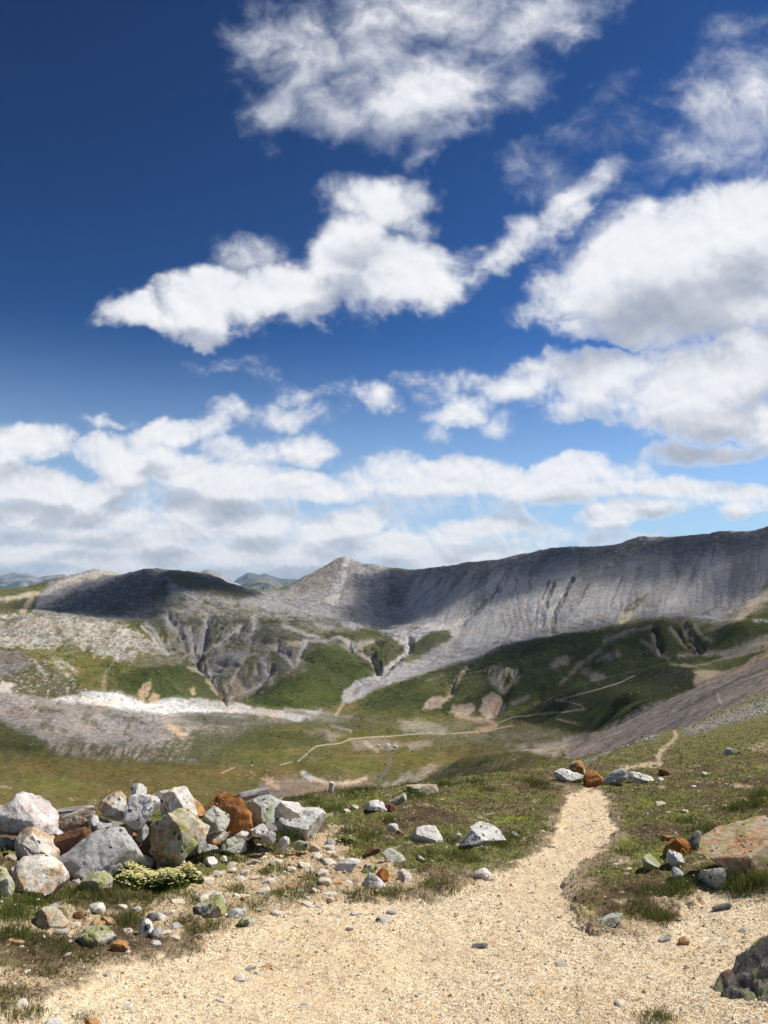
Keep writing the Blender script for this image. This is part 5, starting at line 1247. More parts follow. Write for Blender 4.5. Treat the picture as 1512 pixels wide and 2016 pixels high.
M_LEAF = tone_material("plant_leaves", .6, .2, 30.0, .3)
x, y, rs = ground_pts(230000, 41, 3.1, 34.0, 31, .35)
px, py = to_px(np.stack([x, y, near_z(x, y)], -1))
pm = path_mask(px, py, x, y); gr, mo, ba, a_, b_ = turf_fields(px, py, x, y)
pat = fbm2(x * 2.9 + 13, y * 2.9 + 31, 5, .62)
keep = rs.rand(len(x)) < (1 - pm) ** 2 * (1 - ba * .85) * np.clip(.30 + pat * 1.4, 0, 1)
x, y, pat, mo, gr = x[keep], y[keep], pat[keep], mo[keep], gr[keep]; n = len(x)
rr = np.hypot(x, y)
cp = np.array([(.185, .090, .052), (.26, .165, .09), (.115, .065, .042), (.17, .165, .048), (.25, .27, .055), (.095, .115, .030), (.50, .44, .31)])
pr = np.stack([.18 - .10 * gr, .18 - .06 * gr, .13 - .05 * gr, .12 + .1 * gr, .06 + .22 * mo, .15 + .15 * gr, np.full(n, .07)], 1); pr = np.cumsum(pr, 1); pr /= pr[:, -1:]
ci = (rs.rand(n)[:, None] > pr).sum(1)
V, Q, Cc = leaf_cloud(np.stack([x, y, near_z(x, y) + .004 + .014 * rs.rand(n) * (1 + pat)], 1), (.0055 + .0065 * rs.rand(n)) * np.clip(rr / 6, .8, 3.5), cp[np.minimum(ci, 6)] * rs.uniform(.55, 1.6, (n, 1)), 42, .5)
tag(link("undergrowth", mesh_from("undergrowth", V, Q, M_LEAF, Cc, False)), "low brown and olive creeping plants and dead leaves covering the turf", "ground cover", kind='stuff')

# ------------------------------------------------------------------ rocks
def rock_material(name, base, dark=(.16, .155, .15), rust=0.0, rustc=(.42, .17, .05), lichen=0.0, lichc=(.34, .36, .07), spots=0.0, white=0.0, streak=1.0, mott=.5, bump=.016, crusty=.55):
    m, g, b = mat_new(name)
    tc = g.node('ShaderNodeTexCoord'); oi = g.node('ShaderNodeObjectInfo')
    off = g.node('ShaderNodeVectorMath', operation='SCALE'); off.inputs[0].default_value = (37.0, 19.0, 53.0); g.put(off.inputs['Scale'], oi.outputs['Random'])
    P = g.vm('ADD', tc.outputs['Object'], off.outputs[0])
    Ps = g.vm('MULTIPLY', P, (1.0, 1.0, streak))
    big = g.noise(Ps, 5.0, 5, .62); mid = g.noise(P, 22.0, 5, .65); fine = g.noise(P, 110.0, 4, .7)
    c = g.mix(g.m('MULTIPLY', g.ss(mid, .50, .68), mott), base, dark)
    c = g.mix(g.m('MULTIPLY', g.ss(big, .50, .62), .45), c, tuple(min(1, v * 1.25) for v in base[:3]) + (1,))
    if white: c = g.mix(g.m('MULTIPLY', g.ss(g.noise(P, 9.0, 5, .6), .52 - white * .15, .62), .8), c, (.72, .70, .67, 1))
    if rust:
        n = g.noise(g.vm('ADD', P, (7.1, 3.3, 1.9)), 6.0, 5, .64)
        c = g.mix(g.m('MULTIPLY', g.ss(n, .62 - rust * .28, .72 - rust * .22), min(1, .55 + rust * .45)), c, g.mix(g.ss(mid, .4, .6), rustc + (1,), tuple(v * .55 for v in rustc) + (1,)))
    if lichen:
        n = g.noise(g.vm('ADD', P, (1.1, 8.3, 4.9)), 9.0, 6, .68)
        c = g.mix(g.m('MULTIPLY', g.ss(n, .64 - lichen * .22, .70 - lichen * .18), .85), c, g.mix(g.ss(fine, .4, .62), lichc + (1,), (.22, .23, .13, 1)))
    if spots:
        v = g.node('ShaderNodeTexVoronoi', {'Vector': g.vm('ADD', P, g.vm('MULTIPLY', g.noise(P, 30.0, 2, .5, out='Color'), (.03, .03, .03))), 'Scale': 24.0})
        sel = g.node('ShaderNodeSeparateColor', {0: v.outputs['Color']})
        k = g.m('MULTIPLY', g.m('LESS_THAN', v.outputs['Distance'], g.m('MULTIPLY_ADD', sel.outputs[1], .25, .18)), g.m('LESS_THAN', sel.outputs[0], spots))
        c = g.mix(g.m('MULTIPLY', k, .9), c, (.045, .045, .045, 1))
    crust = g.noise(g.vm('ADD', P, (4.4, 2.2, 9.1)), 34.0, 6, .74)
    c = g.mix(g.m('MULTIPLY', g.ss(crust, .57, .66), crusty), c, (.075, .072, .07, 1)); c = g.mix(g.m('MULTIPLY', g.ss(crust, .43, .36), crusty * .6), c, tuple(min(.8, v * 1.3) for v in base[:3]) + (1,))
    k = g.node('ShaderNodeVectorMath', operation='SCALE'); g.put(k.inputs[0], c); g.put(k.inputs['Scale'], g.m('MULTIPLY_ADD', g.m('SUBTRACT', fine, .5), 1.9, 1.0))
    g.put(b.inputs['Base Color'], k.outputs[0])
    h = g.m('ADD', g.m('MULTIPLY', mid, 1.0), g.m('MULTIPLY', fine, .35))
    bm = g.node('ShaderNodeBump', {'Height': h, 'Distance': bump, 'Strength': .9}); g.put(b.inputs['Normal'], bm.outputs[0])
    return m


RM = {
    'white': rock_material("pale_rock", (.62, .59, .54, 1), (.24, .22, .20, 1), rust=.12, rustc=(.45, .25, .11), spots=.10, white=.3, crusty=.35),
    'pink': rock_material("pinkish_rock", (.54, .475, .44, 1), (.18, .14, .13, 1), rust=.3, rustc=(.33, .19, .10), white=.6, streak=1.6, mott=.75),
    'whiterust': rock_material("pale_rusty_rock", (.60, .55, .47, 1), (.28, .22, .16, 1), rust=.55, rustc=(.50, .29, .12), spots=.14, white=.4, crusty=.35),
    'orange': rock_material("orange_rock", (.50, .42, .32, 1), (.28, .18, .10, 1), rust=.85, rustc=(.50, .235, .06), white=.25),
    'rust': rock_material("rust_rock", (.40, .19, .075, 1), (.17, .075, .03, 1), rust=.7, rustc=(.45, .19, .05), streak=.6, mott=.75),
    'brown': rock_material("brown_rock", (.20, .105, .065, 1), (.09, .05, .035, 1), rust=.5, rustc=(.22, .10, .05), lichen=.15, lichc=(.34, .26, .08)),
    'grey': rock_material("grey_rock", (.43, .415, .395, 1), (.15, .15, .15, 1), lichen=.22, lichc=(.37, .38, .16), spots=.12, mott=.8),
    'lichen': rock_material("lichened_rock", (.50, .47, .39, 1), (.19, .18, .15, 1), lichen=.85, lichc=(.38, .40, .07), spots=.18, rust=.10),
    'lichenrust': rock_material("lichened_rusty_rock", (.50, .45, .34, 1), (.22, .19, .13, 1), lichen=.6, lichc=(.33, .37, .05), rust=.5, rustc=(.45, .25, .10), spots=.22),
    'greygreen': rock_material("grey_green_rock", (.48, .48, .41, 1), (.19, .19, .165, 1), lichen=.55, lichc=(.36, .40, .18), spots=.25),
    'spotted': rock_material("black_spotted_rock", (.60, .585, .53, 1), (.20, .20, .19, 1), spots=.42, lichen=.12, white=.4, mott=.7),
    'slate': rock_material("dark_slate", (.22, .21, .205, 1), (.10, .095, .09, 1), rust=.1),
    'mossdark': rock_material("mossy_dark_rock", (.21, .19, .16, 1), (.07, .062, .05, 1), lichen=.55, lichc=(.42, .43, .16), rust=.3, rustc=(.20, .085, .04), mott=.9),
    'peb_pale': rock_material("pale_pebble", (.60, .535, .435, 1), (.38, .32, .25, 1), rust=.2, rustc=(.5, .32, .16), bump=.0025),
    'peb_grey': rock_material("grey_pebble", (.44, .41, .37, 1), (.24, .225, .21, 1), lichen=.2, bump=.0025),
    'peb_rust': rock_material("rusty_pebble", (.52, .40, .28, 1), (.33, .20, .11, 1), rust=.75, rustc=(.48, .26, .10), bump=.0025),
    'slab': rock_material("orange_lichened_slab", (.52, .42, .29, 1), (.27, .19, .11, 1), rust=.66, rustc=(.58, .30, .13), lichen=.55, lichc=(.42, .40, .13), spots=.16, mott=.4),
}


def rock_mesh(name, outline, r, depth=.8, seed=0, rough=1.0, facets=8, M=84, K=48, push=.0, lean=.32, grow=1.10):
    """a stone with the outline seen from the path, its own depth, broken faces and grain; returns mesh and its base point"""
    rs = np.random.RandomState(seed)
    O = np.array(outline, float)
    O = O.mean(0) + (O - O.mean(0)) * grow
    h_ = O[:, 1].max() - O[:, 1].min()
    low = O[:, 1] > O[:, 1].max() - .3 * h_
    O[low, 1] += .05 * h_
    c = np.array([(O[:, 0].max() + O[:, 0].min()) / 2, (O[:, 1].max() + O[:, 1].min()) / 2])
    dc = dirs(*c); az = math.atan2(dc[0], dc[1]); n = np.array([math.sin(az), math.cos(az), 0.0])
    e1 = np.array([math.cos(az), -math.sin(az), 0.0]); e2 = np.array([0, 0, 1.0])
    D = dirs(O[:, 0], O[:, 1]); P = D * (r / (D @ n))[:, None]
    Cw = dc * (r / (dc @ n))
    q = np.stack([(P - Cw) @ e1, (P - Cw) @ e2], 1)
    # walk the outline evenly
    seg = np.hypot(*(np.roll(q, -1, 0) - q).T); s = np.concatenate([[0], np.cumsum(seg)]); qq = np.concatenate([q, q[:1]])
    t = np.linspace(0, s[-1], M, endpoint=False)
    ox = np.interp(t, s, qq[:, 0]); oy = np.interp(t, s, qq[:, 1])
    for _ in range(1):
        ox = (np.roll(ox, 1) + ox * 2 + np.roll(ox, -1)) / 4; oy = (np.roll(oy, 1) + oy * 2 + np.roll(oy, -1)) / 4
    w, h = np.ptp(q[:, 0]), np.ptp(q[:, 1]); dep = depth * min((w + h) / 2, 1.5 * min(w, h)) / 1.6
    ph = np.linspace(-math.pi / 2, math.pi / 2, K)
    cp = np.abs(np.cos(ph)) ** .72; sp = np.sign(np.sin(ph)) * np.abs(np.sin(ph)) ** .8
    fx, fy = rs.uniform(-.2, .2) * w, rs.uniform(-.22, -.02) * h
    X = ox[None] * cp[:, None] + fx * (1 - cp[:, None]) * .8; Y = oy[None] * cp[:, None] + fy * (1 - cp[:, None]) * .8
    Zd = np.repeat((dep * sp)[:, None], M, 1)
    Zd = Zd + lean * Y
    L = np.stack([X, Y, Zd], -1).reshape(-1, 3)
    # broken faces
    for _ in range(int(facets * 1.5)):
        v = rs.randn(3); v[2] = -abs(v[2]) * .9 - .25 if rs.rand() < .7 else abs(v[2]) + .3
        v /= np.linalg.norm(v)
        sc = L @ v; mx = sc.max(); lim = mx * rs.uniform(.56, .86)
        L = L - np.outer(np.maximum(sc - lim, 0) * .97, v)
    size = (w + h) / 2
    nn = fbm3(L / size * 2.6 + seed * 3.1, 3, .5) * .045 + fbm3(L / size * 8 + seed, 4, .65) * .036 - np.maximum(1 - np.abs(pn3(L / size * 3.2 + seed * 1.7)) * 7, 0) * .018
    rad = L / (np.linalg.norm(L, axis=1, keepdims=True) + 1e-9)
    L = L + rad * (nn * size * rough)[:, None]
    Wd = Cw + np.outer(L[:, 0], e1) + np.outer(L[:, 1], e2) + np.outer(L[:, 2] + push * dep, n)
    base = np.array([Cw[0], Cw[1], Wd[:, 2].min()])
    V = Wd - base
    i = np.arange(K * M).reshape(K, M); j = np.roll(i, -1, 1)
    Q = np.stack([i[:-1], i[1:], j[1:], j[:-1]], -1).reshape(-1, 4)
    me = mesh_from(name, V, Q, None, None, True)
    me.set_sharp_from_angle(angle=math.radians(24))
    return me, base


def rock(name, label, outline, r, mat, cat='rock', group=None, **kw):
    me, base = rock_mesh(name, outline, r, **kw)
    me.materials.append(RM[mat])
    o = link(name, me); o.location = base
    tag(o, label, cat, group)
    return o


PILE = "rocks heaped in the pile beside the path"
ROCKS = [
    # (label, outline, distance, material, seed, options)
    ("largest pinkish white rock with crumbly dark underside, left end of rock pile", [(-40, 1612), (-20, 1595), (5, 1596), (22, 1583), (32, 1573), (46, 1568), (60, 1562), (72, 1561), (85, 1566), (98, 1562), (106, 1573), (112, 1585), (118, 1598), (114, 1612), (108, 1630), (96, 1642), (70, 1642), (45, 1640), (36, 1652), (18, 1656), (-10, 1650), (-40, 1640)], 6.5, 'pink', 3, dict(depth=.8, facets=10)),
    ("small pointed pale stone poking up behind the pinkish rock at the pile's left end", [(26, 1582), (29, 1570), (33, 1563), (41, 1566), (49, 1573), (46, 1586)], 6.9, 'white', 4, {}),
    ("bright orange rock behind the pinkish rock at the far left of the pile", [(-45, 1598), (-20, 1588), (2, 1587), (18, 1583), (22, 1592), (8, 1606), (-30, 1612)], 6.85, 'orange', 5, {}),
    ("grey and rusty block with pale top, above the round orange and white boulder", [(26, 1670), (37, 1648), (57, 1632), (75, 1633), (92, 1636), (105, 1645), (114, 1653), (115, 1670), (111, 1690), (98, 1694), (60, 1690), (33, 1697), (27, 1688)], 6.15, 'whiterust', 6, dict(facets=10)),
    ("dark red brown slab lying tilted between grey block and large grey slab", [(110, 1652), (130, 1640), (150, 1633), (170, 1628), (180, 1639), (187, 1650), (175, 1660), (150, 1672), (130, 1686), (112, 1696), (104, 1690)], 6.2, 'brown', 7, dict(depth=.7, facets=9)),
    ("orange stained white rock just under the weathered plank", [(108, 1618), (120, 1608), (140, 1600), (165, 1590), (182, 1587), (192, 1597), (190, 1608), (176, 1622), (165, 1632), (150, 1633), (135, 1632), (128, 1642), (112, 1640)], 6.55, 'orange', 8, dict(facets=9)),
    ("grey wedge shaped stone right of the red brown slab", [(174, 1622), (190, 1613), (205, 1613), (228, 1617), (234, 1616), (218, 1637), (196, 1648), (184, 1644)], 6.5, 'grey', 9, dict(facets=10)),
    ("large flat grey slab with yellow flowers at its foot, front of rock pile", [(112, 1702), (135, 1686), (160, 1670), (180, 1654), (215, 1639), (240, 1640), (250, 1652), (262, 1665), (272, 1682), (279, 1696), (268, 1706), (245, 1716), (205, 1724), (170, 1730), (140, 1737), (122, 1722)], 6.0, 'grey', 10, dict(depth=.9, facets=7)),
    ("round boulder half white and half orange at lower left of the pile", [(28, 1724), (35, 1708), (50, 1698), (70, 1695), (95, 1693), (108, 1697), (122, 1710), (133, 1725), (137, 1742), (130, 1756), (112, 1762), (95, 1769), (70, 1768), (48, 1759), (35, 1746)], 5.75, 'whiterust', 11, dict(depth=1.0, facets=6)),
    ("yellowish grey rock cut by the left edge, beside round orange boulder", [(-40, 1716), (-10, 1710), (12, 1717), (22, 1733), (28, 1750), (20, 1764), (-10, 1772), (-45, 1768)], 5.75, 'lichen', 12, {}),
    ("small yellowish stone wedged left below the grey rusty block", [(7, 1692), (15, 1680), (25, 1678), (32, 1690), (29, 1701), (15, 1708), (7, 1703)], 6.05, 'lichenrust', 13, {}),
    ("yellow orange stone at the left edge above the lichened rock", [(-30, 1700), (-15, 1690), (2, 1688), (10, 1698), (6, 1710), (-25, 1712)], 6.05, 'orange', 14, {}),
    ("little pink stone standing beside the round orange boulder", [(18, 1722), (23, 1708), (30, 1708), (34, 1718), (29, 1731), (20, 1730)], 5.8, 'pink', 15, {}),
    ("grey and rust rock with lichened edge, left shoulder of the pile's top", [(192, 1592), (205, 1577), (225, 1565), (243, 1559), (253, 1563), (256, 1575), (251, 1590), (247, 1610), (240, 1616), (220, 1611), (203, 1608), (192, 1603)], 6.6, 'whiterust', 16, dict(facets=10)),
    ("small white rock crowning the pile", [(253, 1552), (262, 1544), (278, 1543), (287, 1551), (294, 1561), (286, 1570), (268, 1571), (257, 1574)], 6.65, 'white', 17, {}),
    ("rounded white rock in the middle of the pile under the crowning stone", [(248, 1592), (257, 1575), (275, 1568), (300, 1565), (317, 1570), (323, 1580), (319, 1590), (305, 1601), (290, 1611), (268, 1623), (257, 1618), (249, 1606)], 6.35, 'white', 18, dict(depth=1.0)),
    ("big white rock stained orange on its right, top of the pile", [(296, 1560), (308, 1549), (322, 1553), (340, 1545), (355, 1548), (368, 1557), (375, 1570), (383, 1590), (387, 1606), (375, 1622), (350, 1617), (335, 1602), (320, 1596), (316, 1578), (300, 1569)], 6.6, 'whiterust', 19, dict(facets=9)),
    ("tan rock leaning behind the big lichened boulder", [(368, 1566), (385, 1575), (400, 1590), (407, 1606), (396, 1616), (378, 1606)], 6.75, 'orange', 20, {}),
    ("big rounded boulder with yellow green lichen and pale tan right side", [(292, 1622), (299, 1605), (308, 1596), (322, 1593), (340, 1603), (365, 1605), (395, 1600), (406, 1611), (409, 1625), (401, 1632), (380, 1652), (362, 1667), (350, 1682), (338, 1689), (318, 1689), (305, 1676), (297, 1656), (292, 1640)], 6.1, 'lichenrust', 157, dict(depth=1.05, facets=5)),
    ("narrow upright grey stone left of the lichened boulder", [(277, 1623), (286, 1616), (293, 1620), (292, 1640), (286, 1657), (272, 1660), (267, 1650), (273, 1636)], 6.35, 'grey', 22, {}),
    ("small lichened stone in the gap below the middle white rock", [(228, 1633), (238, 1621), (252, 1626), (265, 1634), (259, 1643), (240, 1639)], 6.4, 'lichen', 23, {}),
    ("small dark brown stone in the hollow of the pile", [(262, 1674), (272, 1664), (284, 1657), (296, 1672), (284, 1682), (266, 1684)], 6.3, 'brown', 24, {}),
    ("small white stone at the foot of the pile behind the yellow flowers", [(275, 1694), (285, 1686), (303, 1694), (307, 1704), (290, 1709), (276, 1704)], 5.95, 'white', 25, {}),
    ("pale flat slab in front of the lichened boulder", [(308, 1706), (318, 1690), (335, 1687), (360, 1690), (369, 1697), (352, 1704), (345, 1714), (328, 1717), (312, 1714)], 5.9, 'white', 26, {}),
    ("jagged rust orange rock behind the grey lichened stone", [(394, 1578), (398, 1569), (408, 1566), (425, 1566), (436, 1560), (444, 1556), (455, 1560), (470, 1562), (478, 1580), (487, 1600), (497, 1625), (503, 1632), (490, 1635), (475, 1624), (458, 1634), (448, 1620), (436, 1604), (418, 1592), (400, 1590)], 6.6, 'rust', 27, dict(facets=12, rough=1.3)),
    ("grey green rounded stone in front of the rust orange rock", [(400, 1594), (413, 1580), (430, 1592), (445, 1600), (455, 1612), (451, 1630), (436, 1640), (420, 1642), (405, 1637), (401, 1612)], 6.35, 'greygreen', 28, {}),
    ("grey rock with black spots behind the white spotted boulder", [(476, 1577), (495, 1572), (515, 1570), (530, 1567), (545, 1578), (562, 1584), (552, 1602), (525, 1612), (510, 1626), (497, 1626), (486, 1605)], 6.75, 'greygreen', 29, {}),
    ("creamy yellow rock above the white spotted boulder", [(543, 1580), (555, 1578), (570, 1581), (586, 1583), (593, 1592), (598, 1604), (560, 1608), (540, 1606)], 6.7, 'white', 30, {}),
    ("large white boulder with black lichen spots, right end of the pile", [(524, 1604), (545, 1598), (580, 1597), (610, 1598), (632, 1600), (642, 1615), (652, 1630), (654, 1645), (645, 1655), (625, 1655), (600, 1651), (575, 1645), (550, 1640), (534, 1626)], 6.6, 'spotted', 31, dict(depth=.9)),
    ("flat ochre stone below the grey green stone", [(400, 1652), (425, 1641), (448, 1633), (456, 1642), (445, 1652), (425, 1660), (406, 1661)], 6.25, 'orange', 32, {}),
    ("squat grey stone with lime lichen top, in front of the rust orange rock", [(428, 1680), (440, 1660), (455, 1644), (470, 1642), (482, 1651), (484, 1676), (470, 1687), (450, 1688), (433, 1687)], 6.1, 'greygreen', 33, {}),
    ("half buried grey boulder among grass right of the lichened boulder", [(358, 1686), (370, 1662), (385, 1648), (405, 1645), (425, 1652), (433, 1667), (422, 1684), (380, 1690)], 6.15, 'grey', 34, {}),
    ("low lichened slab sunk in grass before the large grey slab", [(146, 1760), (165, 1736), (190, 1722), (205, 1720), (225, 1733), (230, 1744), (200, 1757), (165, 1766)], 5.55, 'lichen', 35, {}),
    ("pale stone showing between slab and lichened boulder, low in the gap", [(300, 1690), (305, 1680), (322, 1682), (326, 1692), (310, 1696)], 6.15, 'orange', 36, {}),
    # stones lying in front of the pile
    ("low lichened rock with rusty shoulder in the grass below the pile", [(56, 1824), (70, 1803), (85, 1793), (105, 1790), (120, 1800), (133, 1813), (112, 1824), (78, 1830)], 5.1, 'lichenrust', 41, {}),
    ("pale grey four sided stone in the gravel below the flowering plant", [(172, 1788), (184, 1782), (203, 1780), (208, 1790), (198, 1800), (184, 1802)], 5.15, 'white', 42, {}),
    ("small brown cube shaped stone in grass beside the pale four sided stone", [(143, 1802), (150, 1796), (162, 1796), (166, 1804), (160, 1813), (148, 1812)], 5.1, 'brown', 43, {}),
    ("long grey white slab with lichen flecks lying in the lower left turf", [(128, 1860), (145, 1846), (160, 1838), (190, 1828), (227, 1825), (231, 1846), (205, 1855), (172, 1864), (148, 1868)], 4.65, 'lichen', 44, dict(depth=.9)),
    ("flat ochre stone at the gravel edge right of the long slab", [(213, 1866), (222, 1856), (242, 1855), (256, 1868), (248, 1878), (228, 1877)], 4.55, 'orange', 45, {}),
    ("lichen speckled block at the gravel edge, below the flowering plant", [(373, 1797), (390, 1785), (410, 1778), (432, 1768), (447, 1770), (451, 1792), (435, 1804), (410, 1806), (385, 1811), (375, 1808)], 5.1, 'lichen', 46, dict(facets=10)),
    ("domed grey stone right of the lichen speckled block", [(449, 1801), (458, 1793), (470, 1791), (482, 1796), (490, 1806), (475, 1810), (455, 1808)], 5.05, 'greygreen', 47, {}),
    ("flat lichened stone half covered by gravel under the domed grey stone", [(464, 1822), (478, 1810), (495, 1807), (506, 1818), (490, 1826)], 4.95, 'lichen', 48, {}),
    ("bright white square stone among dark stones below the flowering plant", [(308, 1809), (311, 1799), (327, 1801), (326, 1813), (312, 1814)], 5.05, 'white', 49, dict(facets=10)),
    ("dark grey stone against the bright white square stone", [(289, 1806), (294, 1797), (309, 1796), (312, 1806), (304, 1814), (292, 1812)], 5.1, 'slate', 50, {}),
    ("cream stone cluster's largest piece left of the grey domed chunk", [(271, 1838), (278, 1820), (290, 1812), (300, 1822), (304, 1840), (290, 1848), (276, 1846)], 4.85, 'white', 51, {}),
    ("grey chunk at the right of the cream stone, edge of gravel", [(296, 1840), (306, 1828), (318, 1828), (328, 1840), (316, 1848), (302, 1848)], 4.82, 'grey', 52, {}),
    ("pale kite shaped stone on gravel right of the half buried boulder", [(397, 1698), (404, 1688), (420, 1689), (432, 1700), (420, 1709), (408, 1708)], 5.95, 'white', 53, {}),
    ("small white stone at the foot of the lime topped grey stone", [(432, 1692), (440, 1685), (448, 1688), (448, 1697), (438, 1700)], 5.95, 'white', 54, {}),
    ("pale stone at the photo's bottom edge, lower left", [(86, 2018), (96, 2008), (112, 2006), (124, 2013), (122, 2026), (90, 2028)], 3.5, 'white', 55, {}),
    ("orange stone at the photo's bottom edge beside the pale one", [(160, 2018), (172, 2010), (190, 2012), (200, 2020), (190, 2030), (165, 2030)], 3.5, 'orange', 56, {}),
    # turf to the right of the pile
    ("smooth white rock in the turf, left of the two in the middle", [(812, 1652), (822, 1634), (842, 1630), (855, 1632), (865, 1645), (873, 1657), (850, 1662), (820, 1660)], 7.0, 'white', 61, dict(depth=1.0, facets=5)),
    ("largest white and grey rock in the turf left of the path", [(905, 1659), (920, 1646), (930, 1634), (926, 1627), (945, 1625), (970, 1628), (982, 1638), (995, 1655), (975, 1664), (940, 1666)], 6.95, 'spotted', 62, dict(depth=1.0)),
    ("white rock near the edge of the slope, with a brown stone against it", [(716, 1590), (724, 1580), (740, 1577), (755, 1580), (762, 1588), (760, 1597), (738, 1599), (722, 1597)], 8.6, 'white', 63, {}),
    ("brown stone leaning on the white rock near the slope's edge", [(753, 1594), (757, 1584), (768, 1583), (780, 1588), (776, 1599), (762, 1601)], 8.5, 'brown', 64, {}),
    ("flat dark and orange rock on the skyline of the turf", [(792, 1549), (810, 1547), (860, 1547), (863, 1560), (850, 1569), (820, 1567), (798, 1560)], 10.2, 'lichenrust', 65, {}),
    ("lichened grey slab in grass just below the flat orange rock", [(766, 1580), (782, 1570), (797, 1563), (803, 1570), (798, 1582), (775, 1586)], 9.3, 'greygreen', 66, {}),
    ("small cream stone with an orange chip, middle of the turf", [(760, 1632), (766, 1624), (780, 1623), (787, 1632), (784, 1640), (766, 1640)], 7.3, 'white', 67, {}),
    ("orange chip lying beside the small cream stone", [(779, 1641), (783, 1634), (793, 1637), (791, 1644), (782, 1645)], 7.2, 'rust', 68, {}),
    ("brown cube of stone with a dark left side in the turf", [(719, 1682), (722, 1672), (735, 1668), (748, 1671), (747, 1682), (735, 1686), (722, 1686)], 6.35, 'brown', 69, {}),
    ("long whitish stone right of the brown cube of stone", [(743, 1684), (752, 1675), (770, 1674), (790, 1684), (801, 1693), (785, 1698), (755, 1694)], 6.2, 'greygreen', 70, {}),
    ("white dappled flat stone between the pale stones and the turf", [(656, 1714), (668, 1700), (690, 1693), (709, 1694), (702, 1706), (682, 1716), (664, 1718)], 5.95, 'white', 71, {}),
    ("cream rock with grass tuft before it at the gravel's edge", [(703, 1738), (715, 1724), (735, 1720), (750, 1730), (759, 1740), (742, 1748), (712, 1746)], 5.65, 'white', 72, {}),
    ("orange slab behind the cream rock at the gravel's edge", [(738, 1720), (744, 1708), (758, 1712), (766, 1718), (764, 1730), (756, 1738), (744, 1730)], 5.8, 'rust', 73, {}),
    ("moss topped stone behind the cream rock at the gravel's edge", [(712, 1718), (718, 1704), (732, 1701), (741, 1710), (738, 1722), (720, 1724)], 5.85, 'lichen', 74, {}),
    ("angular white block with dark base standing at the gravel's edge", [(779, 1732), (784, 1716), (796, 1713), (811, 1722), (812, 1730), (800, 1737), (784, 1738)], 5.7, 'whiterust', 75, dict(facets=10)),
    ("flat white stone beside the path's left edge", [(930, 1722), (940, 1713), (952, 1710), (965, 1720), (970, 1728), (950, 1732)], 5.85, 'white', 76, {}),
    ("little grey stone between the two white rocks in the turf", [(890, 1652), (895, 1643), (905, 1642), (910, 1650), (905, 1658), (892, 1658)], 7.0, 'lichen', 77, {}),
    ("small pale stone right of the largest white and grey rock", [(1003, 1646), (1010, 1638), (1020, 1640), (1023, 1648), (1010, 1651)], 7.2, 'grey', 78, {}),
    ("tan stone in the turf above the orange slab", [(815, 1694), (822, 1684), (834, 1685), (843, 1694), (830, 1700)], 6.2, 'orange', 79, {}),
    ("pale stone at right end of the pile, under the spotted boulder", [(637, 1665), (645, 1654), (660, 1654), (665, 1660), (655, 1667)], 6.5, 'grey', 80, {}),
    ("dark slate flake lying alone on the path", [(925, 1864), (935, 1858), (952, 1856), (961, 1862), (950, 1869), (932, 1870)], 4.5, 'slate', 81, {}),
    # across the path, further up
    ("flat dark stone with pale top, left end of the row across the path", [(1083, 1529), (1090, 1520), (1105, 1516), (1120, 1518), (1128, 1523), (1150, 1522), (1153, 1530), (1137, 1540), (1105, 1538), (1090, 1535)], 12.4, 'spotted', 91, dict(depth=1.0, facets=5)),
    ("orange and white block resting on the flat dark stone", [(1119, 1520), (1121, 1507), (1130, 1501), (1143, 1499), (1150, 1506), (1154, 1518), (1146, 1525), (1125, 1525)], 12.35, 'orange', 92, {}),
    ("tilted orange wedge in the row across the path", [(1147, 1538), (1152, 1526), (1160, 1518), (1172, 1523), (1185, 1532), (1193, 1544), (1185, 1551), (1168, 1553), (1150, 1545)], 12.0, 'rust', 93, dict(facets=10)),
    ("pale grey rounded stone between orange wedge and dark stone across the path", [(1186, 1538), (1195, 1527), (1208, 1520), (1222, 1515), (1232, 1517), (1232, 1537), (1215, 1543), (1193, 1548)], 12.3, 'grey', 94, {}),
    ("dark faced stone with white right end, right end of the row", [(1229, 1522), (1245, 1521), (1265, 1525), (1280, 1530), (1288, 1538), (1281, 1543), (1258, 1541), (1231, 1536)], 12.6, 'spotted', 95, dict(facets=5)),
    ("brown hump shaped stone beside the trail beyond the row", [(1291, 1524), (1300, 1515), (1310, 1513), (1319, 1522), (1316, 1530), (1294, 1529)], 13.3, 'brown', 96, {}),
    ("small white stone right of the row across the path", [(1292, 1537), (1297, 1531), (1306, 1533), (1308, 1539), (1296, 1541)], 12.4, 'white', 97, {}),
    ("small dark and white stone alone in the right hand grass", [(1379, 1528), (1383, 1520), (1391, 1522), (1393, 1529), (1385, 1531)], 12.8, 'spotted', 98, {}),
    ("green lichened boulder alone on the grassy slope at right", [(1424, 1482), (1430, 1474), (1445, 1472), (1456, 1477), (1462, 1484), (1448, 1488), (1428, 1487)], 18.2, 'greygreen', 99, {}),
    # right foreground
    ("rust red rock leaning behind the white stone, right of the path", [(1303, 1680), (1315, 1663), (1330, 1650), (1343, 1642), (1352, 1649), (1358, 1665), (1363, 1680), (1345, 1688), (1322, 1684)], 6.5, 'rust', 101, {}),
    ("bright white stone with shadowed left side, right of the path", [(1314, 1684), (1318, 1674), (1326, 1671), (1337, 1675), (1345, 1690), (1349, 1705), (1340, 1712), (1325, 1708), (1313, 1694)], 6.15, 'spotted', 102, {}),
    ("lichened stone left of the bright white stone", [(1258, 1705), (1262, 1692), (1272, 1686), (1288, 1688), (1300, 1698), (1302, 1710), (1285, 1718), (1262, 1716)], 6.0, 'lichen', 103, {}),
